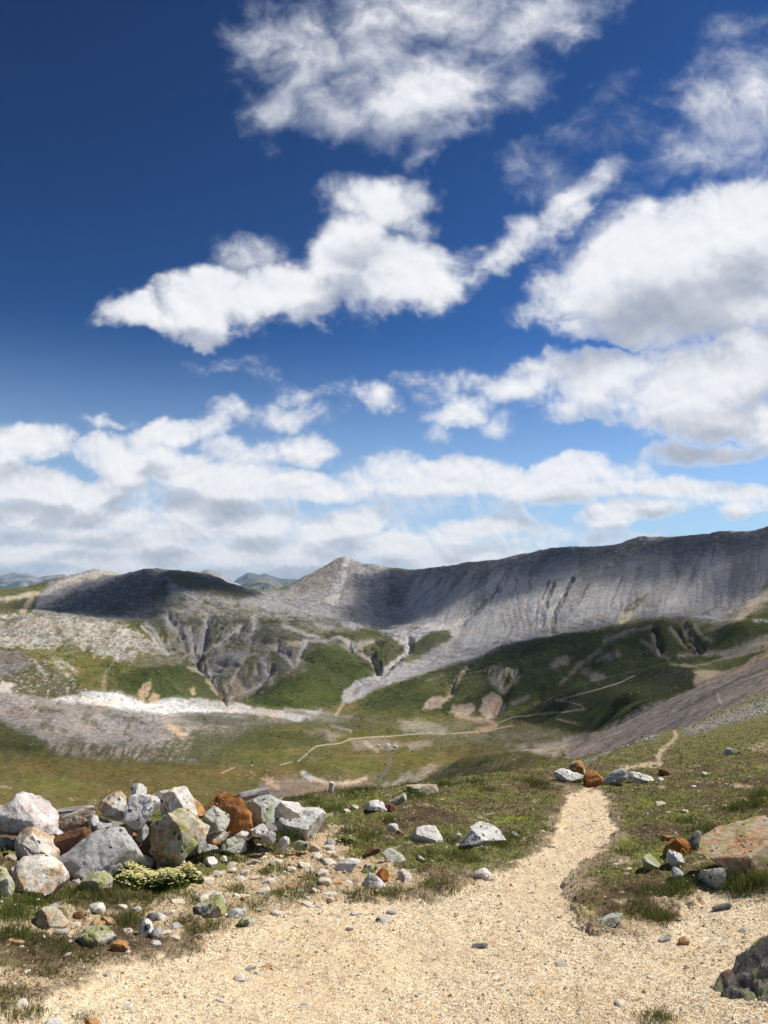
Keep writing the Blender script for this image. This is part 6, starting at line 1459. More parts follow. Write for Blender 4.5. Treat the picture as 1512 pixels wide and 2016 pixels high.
    ("huge flat orange boulder crusted with lichen at the right edge", [(1375, 1700), (1377, 1662), (1384, 1646), (1410, 1637), (1440, 1632), (1480, 1625), (1530, 1621), (1590, 1628), (1620, 1660), (1610, 1715), (1512, 1724), (1465, 1722), (1448, 1700), (1420, 1688), (1398, 1688), (1386, 1704)], 6.55, 'slab', 104, dict(depth=.75, facets=4, lean=1.1, grow=1.0)),
    ("grey peaked rock against the left end of the huge orange boulder", [(1352, 1664), (1360, 1650), (1372, 1638), (1382, 1640), (1390, 1654), (1384, 1672), (1364, 1674)], 6.75, 'slate', 105, {}),
    ("rounded lichened rock in front of the huge orange boulder", [(1376, 1728), (1388, 1709), (1408, 1700), (1430, 1699), (1450, 1709), (1462, 1722), (1458, 1742), (1420, 1748), (1384, 1744)], 5.75, 'greygreen', 106, {}),
    ("small orange stone behind the huge orange boulder", [(1435, 1629), (1438, 1619), (1450, 1615), (1459, 1619), (1456, 1629), (1444, 1632)], 7.3, 'orange', 107, {}),
    ("dark mossy boulder filling the bottom right corner", [(1372, 2030), (1390, 2000), (1400, 1965), (1412, 1940), (1442, 1912), (1472, 1890), (1502, 1872), (1560, 1862), (1640, 1900), (1660, 2000), (1620, 2100), (1480, 2120), (1390, 2100), (1374, 2060)], 3.75, 'mossdark', 108, dict(depth=.9, facets=10, M=120, K=70, rough=1.8, grow=1.03)),
    ("grey slab sunk in the turf at the path's right edge", [(1176, 1822), (1190, 1808), (1212, 1802), (1228, 1801), (1230, 1808), (1208, 1818), (1188, 1825)], 4.95, 'greygreen', 110, {}),
    ("flat pale stone on the gravel at lower right", [(1294, 1852), (1302, 1844), (1318, 1842), (1328, 1850), (1318, 1857), (1300, 1857)], 4.65, 'greygreen', 111, {}),
    ("rusty stone on the gravel beside the flat pale one", [(1334, 1858), (1338, 1848), (1350, 1846), (1360, 1853), (1356, 1863), (1342, 1864)], 4.6, 'orange', 112, {}),
    ("brown stone with a reddish face next to the rust red rock", [(1299, 1648), (1306, 1645), (1330, 1647), (1328, 1653), (1312, 1657), (1300, 1655)], 6.9, 'orange', 113, {}),
    ("pale broken stone under the bright white stone, half in grass", [(1318, 1722), (1326, 1710), (1340, 1712), (1350, 1722), (1345, 1732), (1324, 1732)], 5.85, 'grey', 114, {}),
]
PILE_SEEDS = set(range(3, 37)) | {157}
for lab, outl, r, mt, sd, kw in ROCKS:
    big = max(p[0] for p in outl) - min(p[0] for p in outl)
    kw = dict(kw)
    if (sd > 40 and sd != 157) or sd in (10, 11, 12, 25, 26, 31, 33, 34, 35):
        # stands on the ground: its front foot where the photo shows it
        xs = [p[0] for p in outl]; yb = max(p[1] for p in outl)
        if yb < 2010 and xs[0] > -60:
            H = near_hit(min(max(sum(xs) / len(xs), -100), 1600), yb - 2); rg = math.hypot(H[0], H[1])
            r = rg + .36 * kw.get('depth', .8) * min(big, 1.5 * (yb - min(p[1] for p in outl))) * rg / F_PX
    if big < 45: kw.setdefault('M', 32); kw.setdefault('K', 18)
    rock("boulder" if big > 110 else "rock" if big > 45 else "stone", lab, outl, r, mt, "boulder" if big > 110 else "rock" if big > 45 else "stone",
         PILE if sd in PILE_SEEDS else None, seed=sd, **kw)
# the dark heart of the pile: rocks seen only through its gaps
for i, (qx, qy, w, h, r) in enumerate([(150, 1660, 70, 46, 6.75), (225, 1645, 70, 46, 6.75), (285, 1650, 60, 60, 6.6), (60, 1670, 90, 50, 6.7), (15, 1680, 60, 50, 6.45), (335, 1640, 70, 60, 6.6), (120, 1615, 60, 30, 6.95), (440, 1640, 70, 36, 6.75), (515, 1635, 60, 30, 6.95)]):
    a = np.linspace(0, 6.283, 14, endpoint=False)
    rock("rock", "shadowed rock deep in the gaps of the rock pile", np.stack([qx + w * .5 * np.cos(a), qy + h * .5 * np.sin(a)], 1), r, 'slate', 'rock', "shadowed rocks inside the pile", seed=200 + i, M=32, K=18)

# smaller stones wedged between the big ones
for i, (qx, qy, w, mt) in enumerate([(118, 1640, 34, 'white'), (150, 1668, 30, 'lichen'), (196, 1660, 34, 'white'), (232, 1650, 28, 'grey'), (264, 1646, 26, 'orange'), (287, 1672, 28, 'white'), (268, 1690, 26, 'grey'), (388, 1664, 34, 'white'), (412, 1672, 28, 'lichen'), (506, 1636, 34, 'white'), (528, 1648, 30, 'grey'), (562, 1662, 28, 'white'), (592, 1666, 30, 'lichen'), (618, 1668, 26, 'whiterust'), (476, 1646, 30, 'whiterust'), (14, 1664, 36, 'grey'), (44, 1706, 26, 'white'), (66, 1692, 26, 'orange'), (148, 1742, 30, 'grey'), (180, 1612, 28, 'white'), (244, 1700, 26, 'white'), (345, 1692, 28, 'grey')]):
    rs_ = np.random.RandomState(400 + i); a = np.sort(rs_.uniform(0, 6.283, 9)); k = rs_.uniform(.8, 1.2, 9)
    H = near_hit(qx, qy + w * .3); rg = min(6.5, math.hypot(H[0], H[1]) + .1)
    rock("stone", "smaller angular stone wedged among the boulders of the rock pile", np.stack([qx + w * .58 * k * np.cos(a), qy + w * .40 * k * np.sin(a)], 1), rg, mt, "stone", "small stones wedged in the rock pile", seed=400 + i, M=32, K=18, facets=9)

# small stones: a few shapes, copied
def pebble_meshes(mats, n, seed):
    out = []
    for i in range(n):
        a = np.linspace(0, 6.283, 9, endpoint=False); rs = np.random.RandomState(seed + i)
        rad = rs.uniform(.75, 1.2, 9)
        O = np.stack([756 + 40 * rad * np.cos(a), 1500 - 26 * rad * np.sin(a)], 1)
        me, base = rock_mesh("stone", O, 6.0, seed=seed + i, M=20, K=12, depth=1.0, facets=9, rough=1.2)
        me.materials.append(RM[mats[i % len(mats)]])
        out.append((me, .3175))
    return out


PEB = {'pale': pebble_meshes(['peb_pale'], 5, 300), 'grey': pebble_meshes(['peb_grey'], 4, 320), 'rusty': pebble_meshes(['peb_rust'], 4, 340)}
STONE_SPOTS = [(455, 1700, 26, 'pale'), (500, 1700, 22, 'grey'), (520, 1690, 18, 'pale'), (545, 1700, 24, 'pale'), (575, 1690, 20, 'rusty'), (600, 1700, 24, 'pale'), (610, 1715, 20, 'grey'), (585, 1705, 18, 'pale'), (470, 1735, 22, 'pale'), (540, 1722, 20, 'rusty'), (350, 1775, 22, 'pale'), (410, 1735, 18, 'pale'), (430, 1722, 22, 'grey'), (380, 1745, 16, 'rusty'), (240, 1790, 20, 'pale'), (120, 1835, 22, 'grey'), (250, 1835, 18, 'pale'), (85, 1845, 18, 'pale'), (30, 1830, 16, 'rusty'), (345, 1850, 16, 'pale'),
    # photo x, y of the base, width in px, kind
    (612, 1675, 20, 'pale'), (628, 1690, 24, 'pale'), (650, 1680, 20, 'pale'), (640, 1700, 28, 'pale'), (662, 1688, 18, 'rusty'), (625, 1662, 16, 'rusty'), (600, 1668, 22, 'grey'), (652, 1668, 22, 'pale'), (636, 1722, 22, 'pale'), (640, 1740, 22, 'pale'), (650, 1760, 26, 'pale'), (632, 1748, 18, 'rusty'), (618, 1755, 18, 'pale'), (660, 1742, 26, 'rusty'),
    (570, 1715, 22, 'pale'), (580, 1724, 16, 'rusty'), (575, 1745, 26, 'rusty'), (592, 1754, 22, 'pale'), (530, 1738, 24, 'pale'), (482, 1720, 16, 'pale'), (500, 1728, 14, 'pale'), (520, 1755, 22, 'pale'), (498, 1750, 16, 'rusty'), (455, 1715, 18, 'pale'), (440, 1745, 20, 'rusty'), (410, 1760, 22, 'pale'), (395, 1770, 26, 'pale'), (478, 1765, 18, 'pale'),
    (600, 1782, 20, 'pale'), (690, 1775, 22, 'rusty'), (510, 1788, 20, 'pale'), (545, 1800, 18, 'pale'), (335, 1800, 22, 'pale'), (345, 1825, 20, 'grey'), (330, 1838, 16, 'pale'), (310, 1860, 18, 'grey'), (270, 1792, 14, 'pale'), (210, 1815, 26, 'rusty'), (150, 1822, 16, 'pale'), (190, 1818, 30, 'rusty'), (20, 1855, 18, 'rusty'), (33, 1860, 22, 'rusty'), (135, 1880, 14, 'pale'), (170, 1893, 14, 'rusty'), (95, 1925, 16, 'rusty'), (48, 1915, 18, 'pale'),
    (110, 1790, 22, 'grey'), (105, 1782, 18, 'grey'), (720, 1715, 16, 'pale'), (770, 1725, 16, 'rusty'), (690, 1738, 20, 'pale'), (740, 1756, 20, 'rusty'), (795, 1700, 18, 'rusty'), (850, 1694, 14, 'pale'), (900, 1664, 20, 'grey'), (880, 1668, 16, 'pale'), (620, 1600, 14, 'pale'), (680, 1600, 22, 'pale'), (700, 1592, 16, 'pale'), (945, 1610, 16, 'pale'), (960, 1614, 18, 'pale'), (1040, 1640, 16, 'pale'),
    (1010, 1730, 14, 'rusty'), (950, 1745, 16, 'pale'), (1085, 1668, 14, 'pale'), (1140, 1610, 14, 'grey'), (1100, 1715, 10, 'grey'), (1140, 1782, 12, 'grey'), (1140, 1825, 18, 'grey'), (1110, 1900, 26, 'grey'), (1185, 1870, 18, 'grey'), (1300, 1585, 26, 'pale'), (1275, 1602, 22, 'pale'), (1430, 1587, 18, 'pale'), (1460, 1575, 24, 'rusty'), (1415, 1535, 22, 'rusty'), (1350, 1598, 16, 'pale'), (1370, 1548, 16, 'pale'),
    (1230, 1720, 20, 'rusty'), (1240, 1712, 14, 'pale'), (1222, 1755, 22, 'rusty'), (1215, 1702, 14, 'pale'), (1330, 1640, 18, 'pale'), (1315, 1600, 14, 'pale'), (1415, 1850, 24, 'pale'), (1430, 1845, 16, 'grey'), (1360, 1820, 20, 'pale'), (1465, 1835, 18, 'grey'), (1300, 1890, 12, 'slate'), (1305, 1940, 18, 'rusty'), (1275, 1955, 16, 'pale'), (1225, 1975, 26, 'pale'), (1280, 1925, 20, 'pale'), (1420, 1890, 18, 'rusty'),
    (700, 1800, 22, 'pale'), (775, 1795, 20, 'grey'), (670, 1805, 12, 'grey'), (760, 1812, 26, 'slate'), (800, 1818, 22, 'slate'), (690, 1830, 16, 'pale'), (820, 1832, 16, 'grey'), (490, 1908, 24, 'grey'), (505, 1918, 14, 'grey'), (468, 1928, 22, 'pale'), (490, 1932, 18, 'grey'), (407, 1912, 12, 'pale'), (435, 1970, 16, 'pale'), (370, 1965, 16, 'pale'), (440, 1890, 18, 'rusty'), (525, 1905, 22, 'rusty'), (380, 1890, 14, 'pale'),
    (250, 1985, 20, 'pale'), (255, 1995, 14, 'slate'), (205, 1920, 12, 'grey'), (265, 1910, 12, 'slate'), (60, 2005, 14, 'pale'), (40, 1980, 20, 'pale'), (880, 1900, 14, 'rusty'), (1010, 1960, 14, 'pale'), (600, 1980, 12, 'grey'), (760, 1950, 12, 'rusty'), (940, 1990, 12, 'pale'),
]
WORDS = {'pale': "small pale stone lying in the gravel and turf", 'grey': "small grey stone lying in the gravel and turf", 'rusty': "small rusty stone lying in the gravel and turf"}
rs = np.random.RandomState(77)
def put_stone(qx, qy, wpx, kind, label, group, i, name="stone"):
    kd = 'grey' if kind == 'slate' else kind
    me, half = PEB[kd][i % len(PEB[kd])]
    P = near_hit(qx, qy); rr = math.hypot(P[0], P[1]); s = wpx * rr / F_PX / .32
    o = link(name, me); o.location = (P[0], P[1], P[2] - .115 * s)
    o.rotation_euler = (rs.uniform(-.25, .25), rs.uniform(-.25, .25), rs.uniform(0, 6.28)); s *= 1.34 if qx < 780 else 1.02; o.scale = (s, s * rs.uniform(.8, 1.1), s * rs.uniform(.6, .9))
    tag(o, label, "stone", group)
for i, (qx, qy, wpx, kind) in enumerate(STONE_SPOTS):
    kd = 'grey' if kind == 'slate' else kind
    put_stone(qx, qy, wpx, kind, WORDS[kd], kd + " small stones scattered in the gravel and turf", i)
# more of them where the ground is stony
cnt = 0
while cnt < 60:
    qx, qy = rs.uniform(380, 720), rs.uniform(1660, 1810)
    if rs.rand() < .3: qx, qy = rs.uniform(30, 380), rs.uniform(1775, 1960)
    if in_poly(np.array([qx]), np.array([qy]), STONY)[0] < -25: continue
    kd = ['pale', 'pale', 'rusty', 'grey'][rs.randint(4)]
    put_stone(qx, qy, rs.uniform(7, 15), kd, WORDS[kd], kd + " small stones scattered in the gravel and turf", cnt); cnt += 1

# boulder strips on the slope: the larger rocks one by one, the small stuff between as rubble
k = 0; RUB = []
while k < 900:
    if k % 3: qx, qy, poly, lab, grp = rs.uniform(1345, 1512), rs.uniform(1372, 1448), STRIP_A, "grey rock of the boulder strip crossing the grassy slope at right", "rocks of the boulder strip on the slope"
    else: qx, qy, poly, lab, grp = rs.uniform(1145, 1300), rs.uniform(1440, 1504), STRIP_B, "grey rock in the rubble line along the slope's edge above the path", "rocks of the rubble line at the slope's edge"
    if in_poly(np.array([qx]), np.array([qy]), poly)[0] < -3: continue
    if k % 11 == 0: put_stone(qx, qy, rs.uniform(4.5, 9), 'grey' if rs.rand() < .75 else 'pale', lab, grp, k, "rock")
    else: RUB.append(near_hit(qx, qy))
    k += 1
RUB = np.array(RUB); n = len(RUB)
V, Q, Cc = bits(RUB[:, 0], RUB[:, 1], rs.uniform(.9, 2.4, n) * np.hypot(RUB[:, 0], RUB[:, 1]) / F_PX, np.array([(.30, .29, .26), (.22, .21, .19), (.40, .38, .34), (.16, .15, .135)])[rs.randint(0, 4, n)], 15, .7, .1)
tag(link("rubble", mesh_from("rubble", V, Q, M_CHIP, Cc, False)), "grey rubble filling the boulder strips on the slope", "rubble", kind='stuff')

# ------------------------------------------------------------------ wood
def wood_material():
    m, g, b = mat_new("weathered_wood")
    tc = g.node('ShaderNodeTexCoord'); P = g.vm('MULTIPLY', tc.outputs['Object'], (3.0, 40.0, 40.0))
    n = g.noise(P, 2.0, 6, .65); n2 = g.noise(tc.outputs['Object'], 14.0, 4, .6)
    rmp = g.node('ShaderNodeValToRGB'); g.put(rmp.inputs[0], n); e = rmp.color_ramp.elements
    e[0].position = .33; e[0].color = (.06, .055, .052, 1); e[1].position = .62; e[1].color = (.50, .475, .45, 1)
    g.put(b.inputs['Base Color'], g.mix(g.m('MULTIPLY', g.ss(n2, .5, .65), .5), rmp.outputs[0], (.20, .185, .175, 1)))
    bm = g.node('ShaderNodeBump', {'Height': n, 'Distance': .012, 'Strength': 1.0}); g.put(b.inputs['Normal'], bm.outputs[0])
    return m


M_WOOD = wood_material()


M_PALEWOOD, _g, _b = mat_new('bleached_wood'); _b.inputs['Base Color'].default_value = (.66, .61, .56, 1)


def log_thing(name, label, cat, A, B, ra, rb, seed, flat=1.0, wood=None):
    """a bleached length of wood from A to B"""
    rs = np.random.RandomState(seed); A = np.array(A); B = np.array(B); L = np.linalg.norm(B - A)
    K, M = 26, 18; t = np.linspace(0, 1, K); ang = np.linspace(0, 6.2832, M, endpoint=False)
    T, AG = np.meshgrid(t, ang, indexing='ij')
    rad = (ra + (rb - ra) * T) * (1 + .14 * fbm3(np.stack([T * 3 + seed, np.cos(AG) * .8, np.sin(AG) * .8], -1).reshape(-1, 3), 3).reshape(T.shape)) * np.clip(np.minimum(T, 1 - T) * 14 + .35, 0, 1)
    X = T * L; Y = rad * np.cos(AG); Zz = rad * np.sin(AG) * flat + .06 * L * np.sin(T * 3.1) * .25
    V = np.stack([X, Y, Zz], -1).reshape(-1, 3)
    i = np.arange(K * M).reshape(K, M); j = np.roll(i, -1, 1)
    Q = np.stack([i[:-1], j[:-1], j[1:], i[1:]], -1).reshape(-1, 4)
    caps = [[i[0, 0], i[0, M - 1 - k], i[0, M - 2 - k], i[0, M - 2 - k]] for k in range(0)]
    V = np.concatenate([V, [[0 + .004, 0, 0], [L - .004, 0, 0]]]); n0 = len(V) - 2
    me = bpy.data.meshes.new(name)
    F = [tuple(q) for q in Q] + [(int(i[0, (k + 1) % M]), int(i[0, k]), n0) for k in range(M)] + [(int(i[-1, k]), int(i[-1, (k + 1) % M]), n0 + 1) for k in range(M)]
    me.from_pydata([tuple(v) for v in V], [], [tuple(int(a) for a in f) for f in F]); me.update()
    for p in me.polygons: p.use_smooth = True
    me.materials.append(wood or M_WOOD)
    o = link(name, me); o.location = A
    o.rotation_euler = Vector(B - A).to_track_quat('X', 'Z').to_euler()
    return tag(o, label, cat)


log_thing("driftwood_log", "grey weathered log sticking up behind the rust orange rock", "log", pt(468, 1571, 7.0), pt(529, 1557, 7.15), .035, .042, 1)
log_thing("weathered_plank", "thin bleached plank lying on the rocks behind the orange stained rock", "plank", pt(104, 1600, 6.95), pt(186, 1589, 7.05), .034, .030, 2, .6)
log_thing("wood_splinter", "short grey splinter of wood beside the creamy yellow rock", "splinter", pt(543, 1583, 7.0), pt(556, 1570, 7.1), .014, .012, 3, .6)
log_thing("bark_piece", "dark piece of wood lying alone on the gravel at lower right", "wood piece", near_hit(1402, 1794) + np.array([0, 0, .012]), near_hit(1441, 1788) + np.array([0, 0, .02]), .016, .020, 4, .7)
Pp = near_hit(652, 1560)
rr = math.hypot(Pp[0], Pp[1])
log_thing("marker_post", "short pale weathered post standing at the edge of the slope", "post", pt(651, 1562, rr) - np.array([0, 0, .03]), pt(653, 1539, rr), .024, .036, 5, wood=M_PALEWOOD)

# ------------------------------------------------------------------ flowering plant and flowers
M_PETAL = tone_material("flower_petals", .6, .08, 30.0, .2)
def flower_head_pts(n, spread, seed):
    rs = np.random.RandomState(seed)
    cs = np.random.RandomState(seed // 3); k = 11
    ctr = cs.uniform(-.85, .85, (k, 2)) * np.array([1, .8]); rad = cs.uniform(.22, .46, k); hk = cs.uniform(.45, 1.15, k)
    w = rs.randint(0, k, n); o = rs.randn(n, 2) * .5; o = o / np.maximum(1, np.hypot(*o.T))[:, None]
    q = ctr[w] + o * rad[w][:, None]
    h = np.clip(1 - (o ** 2).sum(1) * .8, .1, 1) * hk[w]
    return q * np.array(spread)[None], h, rs


def plant(label, qx, qy, wx, wy, hgt, nleaf, nflow, seed, petal, leafc):
    P = near_hit(qx, qy); o = bpy.data.objects.new("flowering_plant", None); COL.objects.link(o); o.location = P
    tag(o, label, "plant")
    q, h, rs = flower_head_pts(nleaf, (wx, wy), seed)
    zz = near_z(P[0] + q[:, 0], P[1] + q[:, 1]) - P[2]
    pts = np.stack([q[:, 0], q[:, 1], zz + h * hgt * rs.uniform(.1, 1, len(q))], 1)
    V, Q, C = leaf_cloud(pts, .007 + .008 * rs.rand(len(q)), np.array(leafc) * rs.uniform(.6, 1.4, (len(q), 1)), seed)
    link("foliage", mesh_from("foliage", V, Q, M_LEAF, C, False), o)
    q, h, rs = flower_head_pts(nflow, (wx * .95, wy * .95), seed + 1)
    zz = near_z(P[0] + q[:, 0], P[1] + q[:, 1]) - P[2]
    c0 = np.stack([q[:, 0], q[:, 1], zz + h * hgt * rs.uniform(.95, 1.3, len(q)) + .012], 1)
    # each blossom is five petals round its middle
    n = len(c0); a = rs.rand(n)[:, None] * 6.28 + np.arange(5)[None] * 1.2566; rad = .0055
    pts = (c0[:, None] + np.stack([np.cos(a) * rad, np.sin(a) * rad, 0 * a], -1)).reshape(-1, 3)
    V, Q, C = leaf_cloud(pts, np.full(len(pts), .0068), np.array(petal) * rs.uniform(.85, 1.1, (len(pts), 1)), seed + 2, 2.0)
    link("blossoms", mesh_from("blossoms", V, Q, M_PETAL, C, False), o)


plant("low green plant thick with pale yellow blossoms in front of the rock pile", 305, 1742, .33, .20, .10, 6500, 1300, 61, (.86, .80, .40), (.085, .125, .022))
plant("small clump of pale yellow blossoms at the foot of the large grey slab", 203, 1722, .11, .06, .09, 1100, 220, 71, (.80, .74, .26), (.06, .085, .02))
plant("sprig of tiny cream flowers in the turf right of the spotted boulder", 680, 1662, .10, .08, .05, 300, 26, 81, (.80, .78, .50), (.10, .13, .03))

# single white flowers: stalk and head, copied
def flower_proto():
    root = bpy.data.objects.new("wildflower", None); COL.objects.link(root)
    bm = bmesh.new(); bmesh.ops.create_cone(bm, segments=5, radius1=.0012, radius2=.0008, depth=.09, cap_ends=True, matrix=Matrix.Translation((0, 0, .045)))
    me = bpy.data.meshes.new("stalk"); bm.to_mesh(me); bm.free(); me.materials.append(M_STALK); st = link("stalk", me, root)
    rs = np.random.RandomState(3); a = np.arange(9) * .698
    pts = np.stack([np.cos(a) * .006, np.sin(a) * .006, np.full(9, .092)], 1); pts = np.concatenate([pts, rs.randn(10, 3) * .004 + [0, 0, .095]])
    V, Q, C = leaf_cloud(pts, np.full(len(pts), .0075), np.full((len(pts), 3), .80) * np.array([1, .99, .93]), 4, 1.2)
    hd = link("flower_head", mesh_from("flower_head", V, Q, M_PETAL, C, False), root)
    return root, (st, hd)


M_STALK, g_, b_s = mat_new("flower_stalk"); b_s.inputs['Base Color'].default_value = (.09, .10, .03, 1)
FLOWERS = [(1300, 1700), (1312, 1704), (1305, 1712), (1345, 1712), (1348, 1704), (1351, 1716), (1385, 1690), (1394, 1695), (1396, 1701), (1341, 1720), (1364, 1725), (1366, 1738), (1418, 1752), (1380, 1705), (1325, 1696), (75, 1790), (6, 1796), (30, 1796), (137, 1876), (134, 1862), (84, 1783), (730, 1646), (675, 1640), (815, 1583), (780, 1570), (905, 1548), (930, 1548), (700, 1575), (745, 1572), (655, 1632), (640, 1622), (690, 1658), (671, 1655)]
rs = np.random.RandomState(31)
for _ in range(36): FLOWERS.append((rs.uniform(1200, 1512), rs.uniform(1470, 1560)))
for _ in range(22): FLOWERS.append((rs.uniform(610, 1060), rs.uniform(1556, 1660)))
for _ in range(14): FLOWERS.append((rs.uniform(1200, 1512), rs.uniform(1570, 1660)))
root0, kids0 = flower_proto(); first = True
for qx, qy in FLOWERS:
    P = near_hit(qx, qy); rr = math.hypot(P[0], P[1])
    if path_mask(np.array([qx]), np.array([qy]), P[:1], P[1:2])[0] > .3: continue
    if first: o = root0; first = False
    else:
        o = root0.copy(); COL.objects.link(o)
        for kd in kids0:
            c = kd.copy(); c.parent = o; COL.objects.link(c)
    o.location = P; s = rs.uniform(.5, .85) * (1.0 if rr < 8 else 1.1); o.scale = (s, s, s * (.8 if rr < 8 else 1.1)); o.rotation_euler = (rs.uniform(-.25, .25), rs.uniform(-.25, .25), rs.uniform(0, 6.28))
    tag(o, "small white wildflower on a thin stalk in the turf", "flower", "white wildflowers scattered in the turf")

# ------------------------------------------------------------------ far things: pale outcrops and hikers
def far_rock(label, qx, qy, wpx, hpx, mat, seed):
    H = far_hit(qx, qy + hpx * .3); r = math.hypot(H[0], H[1])
    a = np.linspace(0, 6.283, 12, endpoint=False); rs = np.random.RandomState(seed); k = rs.uniform(.8, 1.15, 12)
    me, base = rock_mesh("outcrop", np.stack([qx + wpx * .5 * k * np.cos(a), qy + hpx * .5 * k * np.sin(a)], 1), r, seed=seed, M=28, K=16, rough=1.4, facets=9)
    me.materials.append(mat); o = link("outcrop", me); o.location = base
    return tag(o, label, "outcrop")


M_CHALK = rock_material("chalky_outcrop", (.62, .60, .55, 1), (.30, .28, .25, 1), mott=.5)
far_rock("white two humped outcrop at the foot of the dark green hills", 1343, 1293, 8, 6, M_CHALK, 1)
far_rock("low white rock in the meadow between two hikers", 495, 1508, 9, 4, M_CHALK, 2)
for i, (qx, qy, w, h, lab) in enumerate([(746, 1468, 8, 5, "leftmost white outcrop of the group above the stream gully"), (764, 1469, 13, 9, "largest white outcrop of the group above the stream gully"), (778, 1470, 11, 6, "rightmost white outcrop of the group above the stream gully")]):
    far_rock(lab, qx, qy, w, h, M_CHALK, 10 + i)
far_rock("white stone speck on the green hollow behind the white ridge", 168, 1358, 5, 4, M_CHALK, 20)


def person_mesh(seed):
    """walking figure, one continuous skin"""
    me = bpy.data.meshes.new("person")
    J = [(0, 0, .95), (0, 0, 1.2), (0, .02, 1.42), (0, .02, 1.53), (0, .03, 1.66), (0, .03, 1.76), (-.2, .02, 1.40), (-.27, -.06, 1.14), (-.26, .08, .92), (.2, .02, 1.40), (.27, .08, 1.14), (.26, .22, .93),
         (-.1, 0, .90), (-.11, .14, .50), (-.11, .04, .07), (-.11, .18, .03), (.1, 0, .90), (.11, -.08, .50), (.11, -.30, .10), (.11, -.20, .03)]
    E = [(0, 1), (1, 2), (2, 3), (3, 4), (4, 5), (2, 6), (6, 7), (7, 8), (2, 9), (9, 10), (10, 11), (0, 12), (12, 13), (13, 14), (14, 15), (0, 16), (16, 17), (17, 18), (18, 19)]
    R = [.15, .15, .16, .06, .095, .07, .07, .05, .04, .07, .05, .04, .10, .07, .05, .045, .10, .07, .05, .045]
    me.from_pydata(J, E, []); o = bpy.data.objects.new("person", me); COL.objects.link(o)
    md = o.modifiers.new("skin", 'SKIN')
    for v, rr_ in zip(me.skin_vertices[0].data, R): v.radius = (rr_, rr_)
    me.skin_vertices[0].data[0].use_root = True
    o.modifiers.new("smooth", 'SUBSURF').levels = 1
    dg = bpy.context.evaluated_depsgraph_get(); out = bpy.data.meshes.new_from_object(o.evaluated_get(dg))
    bpy.data.objects.remove(o); return out


M_CLOTH, g_c, b_c = mat_new("hiker_clothes")
_at = g_c.node('ShaderNodeTexCoord'); _sp = g_c.node('ShaderNodeSeparateXYZ', {0: _at.outputs['Object']})
_r = g_c.node('ShaderNodeValToRGB'); g_c.put(_r.inputs[0], g_c.m('DIVIDE', _sp.outputs[2], 1.8)); _r.color_ramp.interpolation = 'CONSTANT'
_e = _r.color_ramp.elements; _e[0].position = 0; _e[0].color = (.03, .025, .02, 1); _e[1].position = .05; _e[1].color = (.035, .035, .045, 1)
for p_, c_ in ((.54, (.045, .04, .05, 1)), (.85, (.35, .21, .15, 1)), (.93, (.03, .02, .015, 1))): _q = _e.new(p_); _q.color = c_
g_c.put(b_c.inputs['Base Color'], _r.outputs[0])
PM_ = person_mesh(0); PM_.materials.append(M_CLOTH)
for qx, qy, lab, turn in ((447, 1516, "leftmost hiker in dark clothes walking on the trail across the meadow", 1.3), (495, 1506, "hiker in dark clothes standing behind the low white rock in the meadow", .4), (508, 1514, "hiker in dark clothes right of the low white rock in the meadow", -1.2), (604, 1484, "hiker in dark clothes climbing the pale trail", .9)):
    H = far_hit(qx, qy); o = link("person", PM_); o.location = H; o.rotation_euler = (0, 0, turn); s = 7.2 * math.hypot(H[0], H[1]) / F_PX / 1.8
    o.scale = (min(s, 1.3),) * 3
    tag(o, lab, "person", "hikers in the valley")

# ------------------------------------------------------------------ clouds overhead, out of the frame, that shade parts of the mountains
def cloud_material():
    m = bpy.data.materials.new("cloud_vapour"); m.use_nodes = True; m.node_tree.nodes.clear(); g = G(m.node_tree)
    out = g.node('ShaderNodeOutputMaterial')
    a = g.node('ShaderNodeAttribute', attribute_name='thick')
    d = g.node('ShaderNodeBsdfDiffuse', {'Color': (.9, .9, .92, 1)}); t = g.node('ShaderNodeBsdfTranslucent', {'Color': (.8, .82, .86, 1)}); tr = g.node('ShaderNodeBsdfTransparent')
    mx = g.node('ShaderNodeMixShader', {0: .4, 1: d.outputs[0], 2: t.outputs[0]})
    mm = g.node('ShaderNodeMixShader', {0: a.outputs['Fac'], 1: tr.outputs[0], 2: mx.outputs[0]})
    g.l.new(mm.outputs[0], out.inputs[0])
    return m


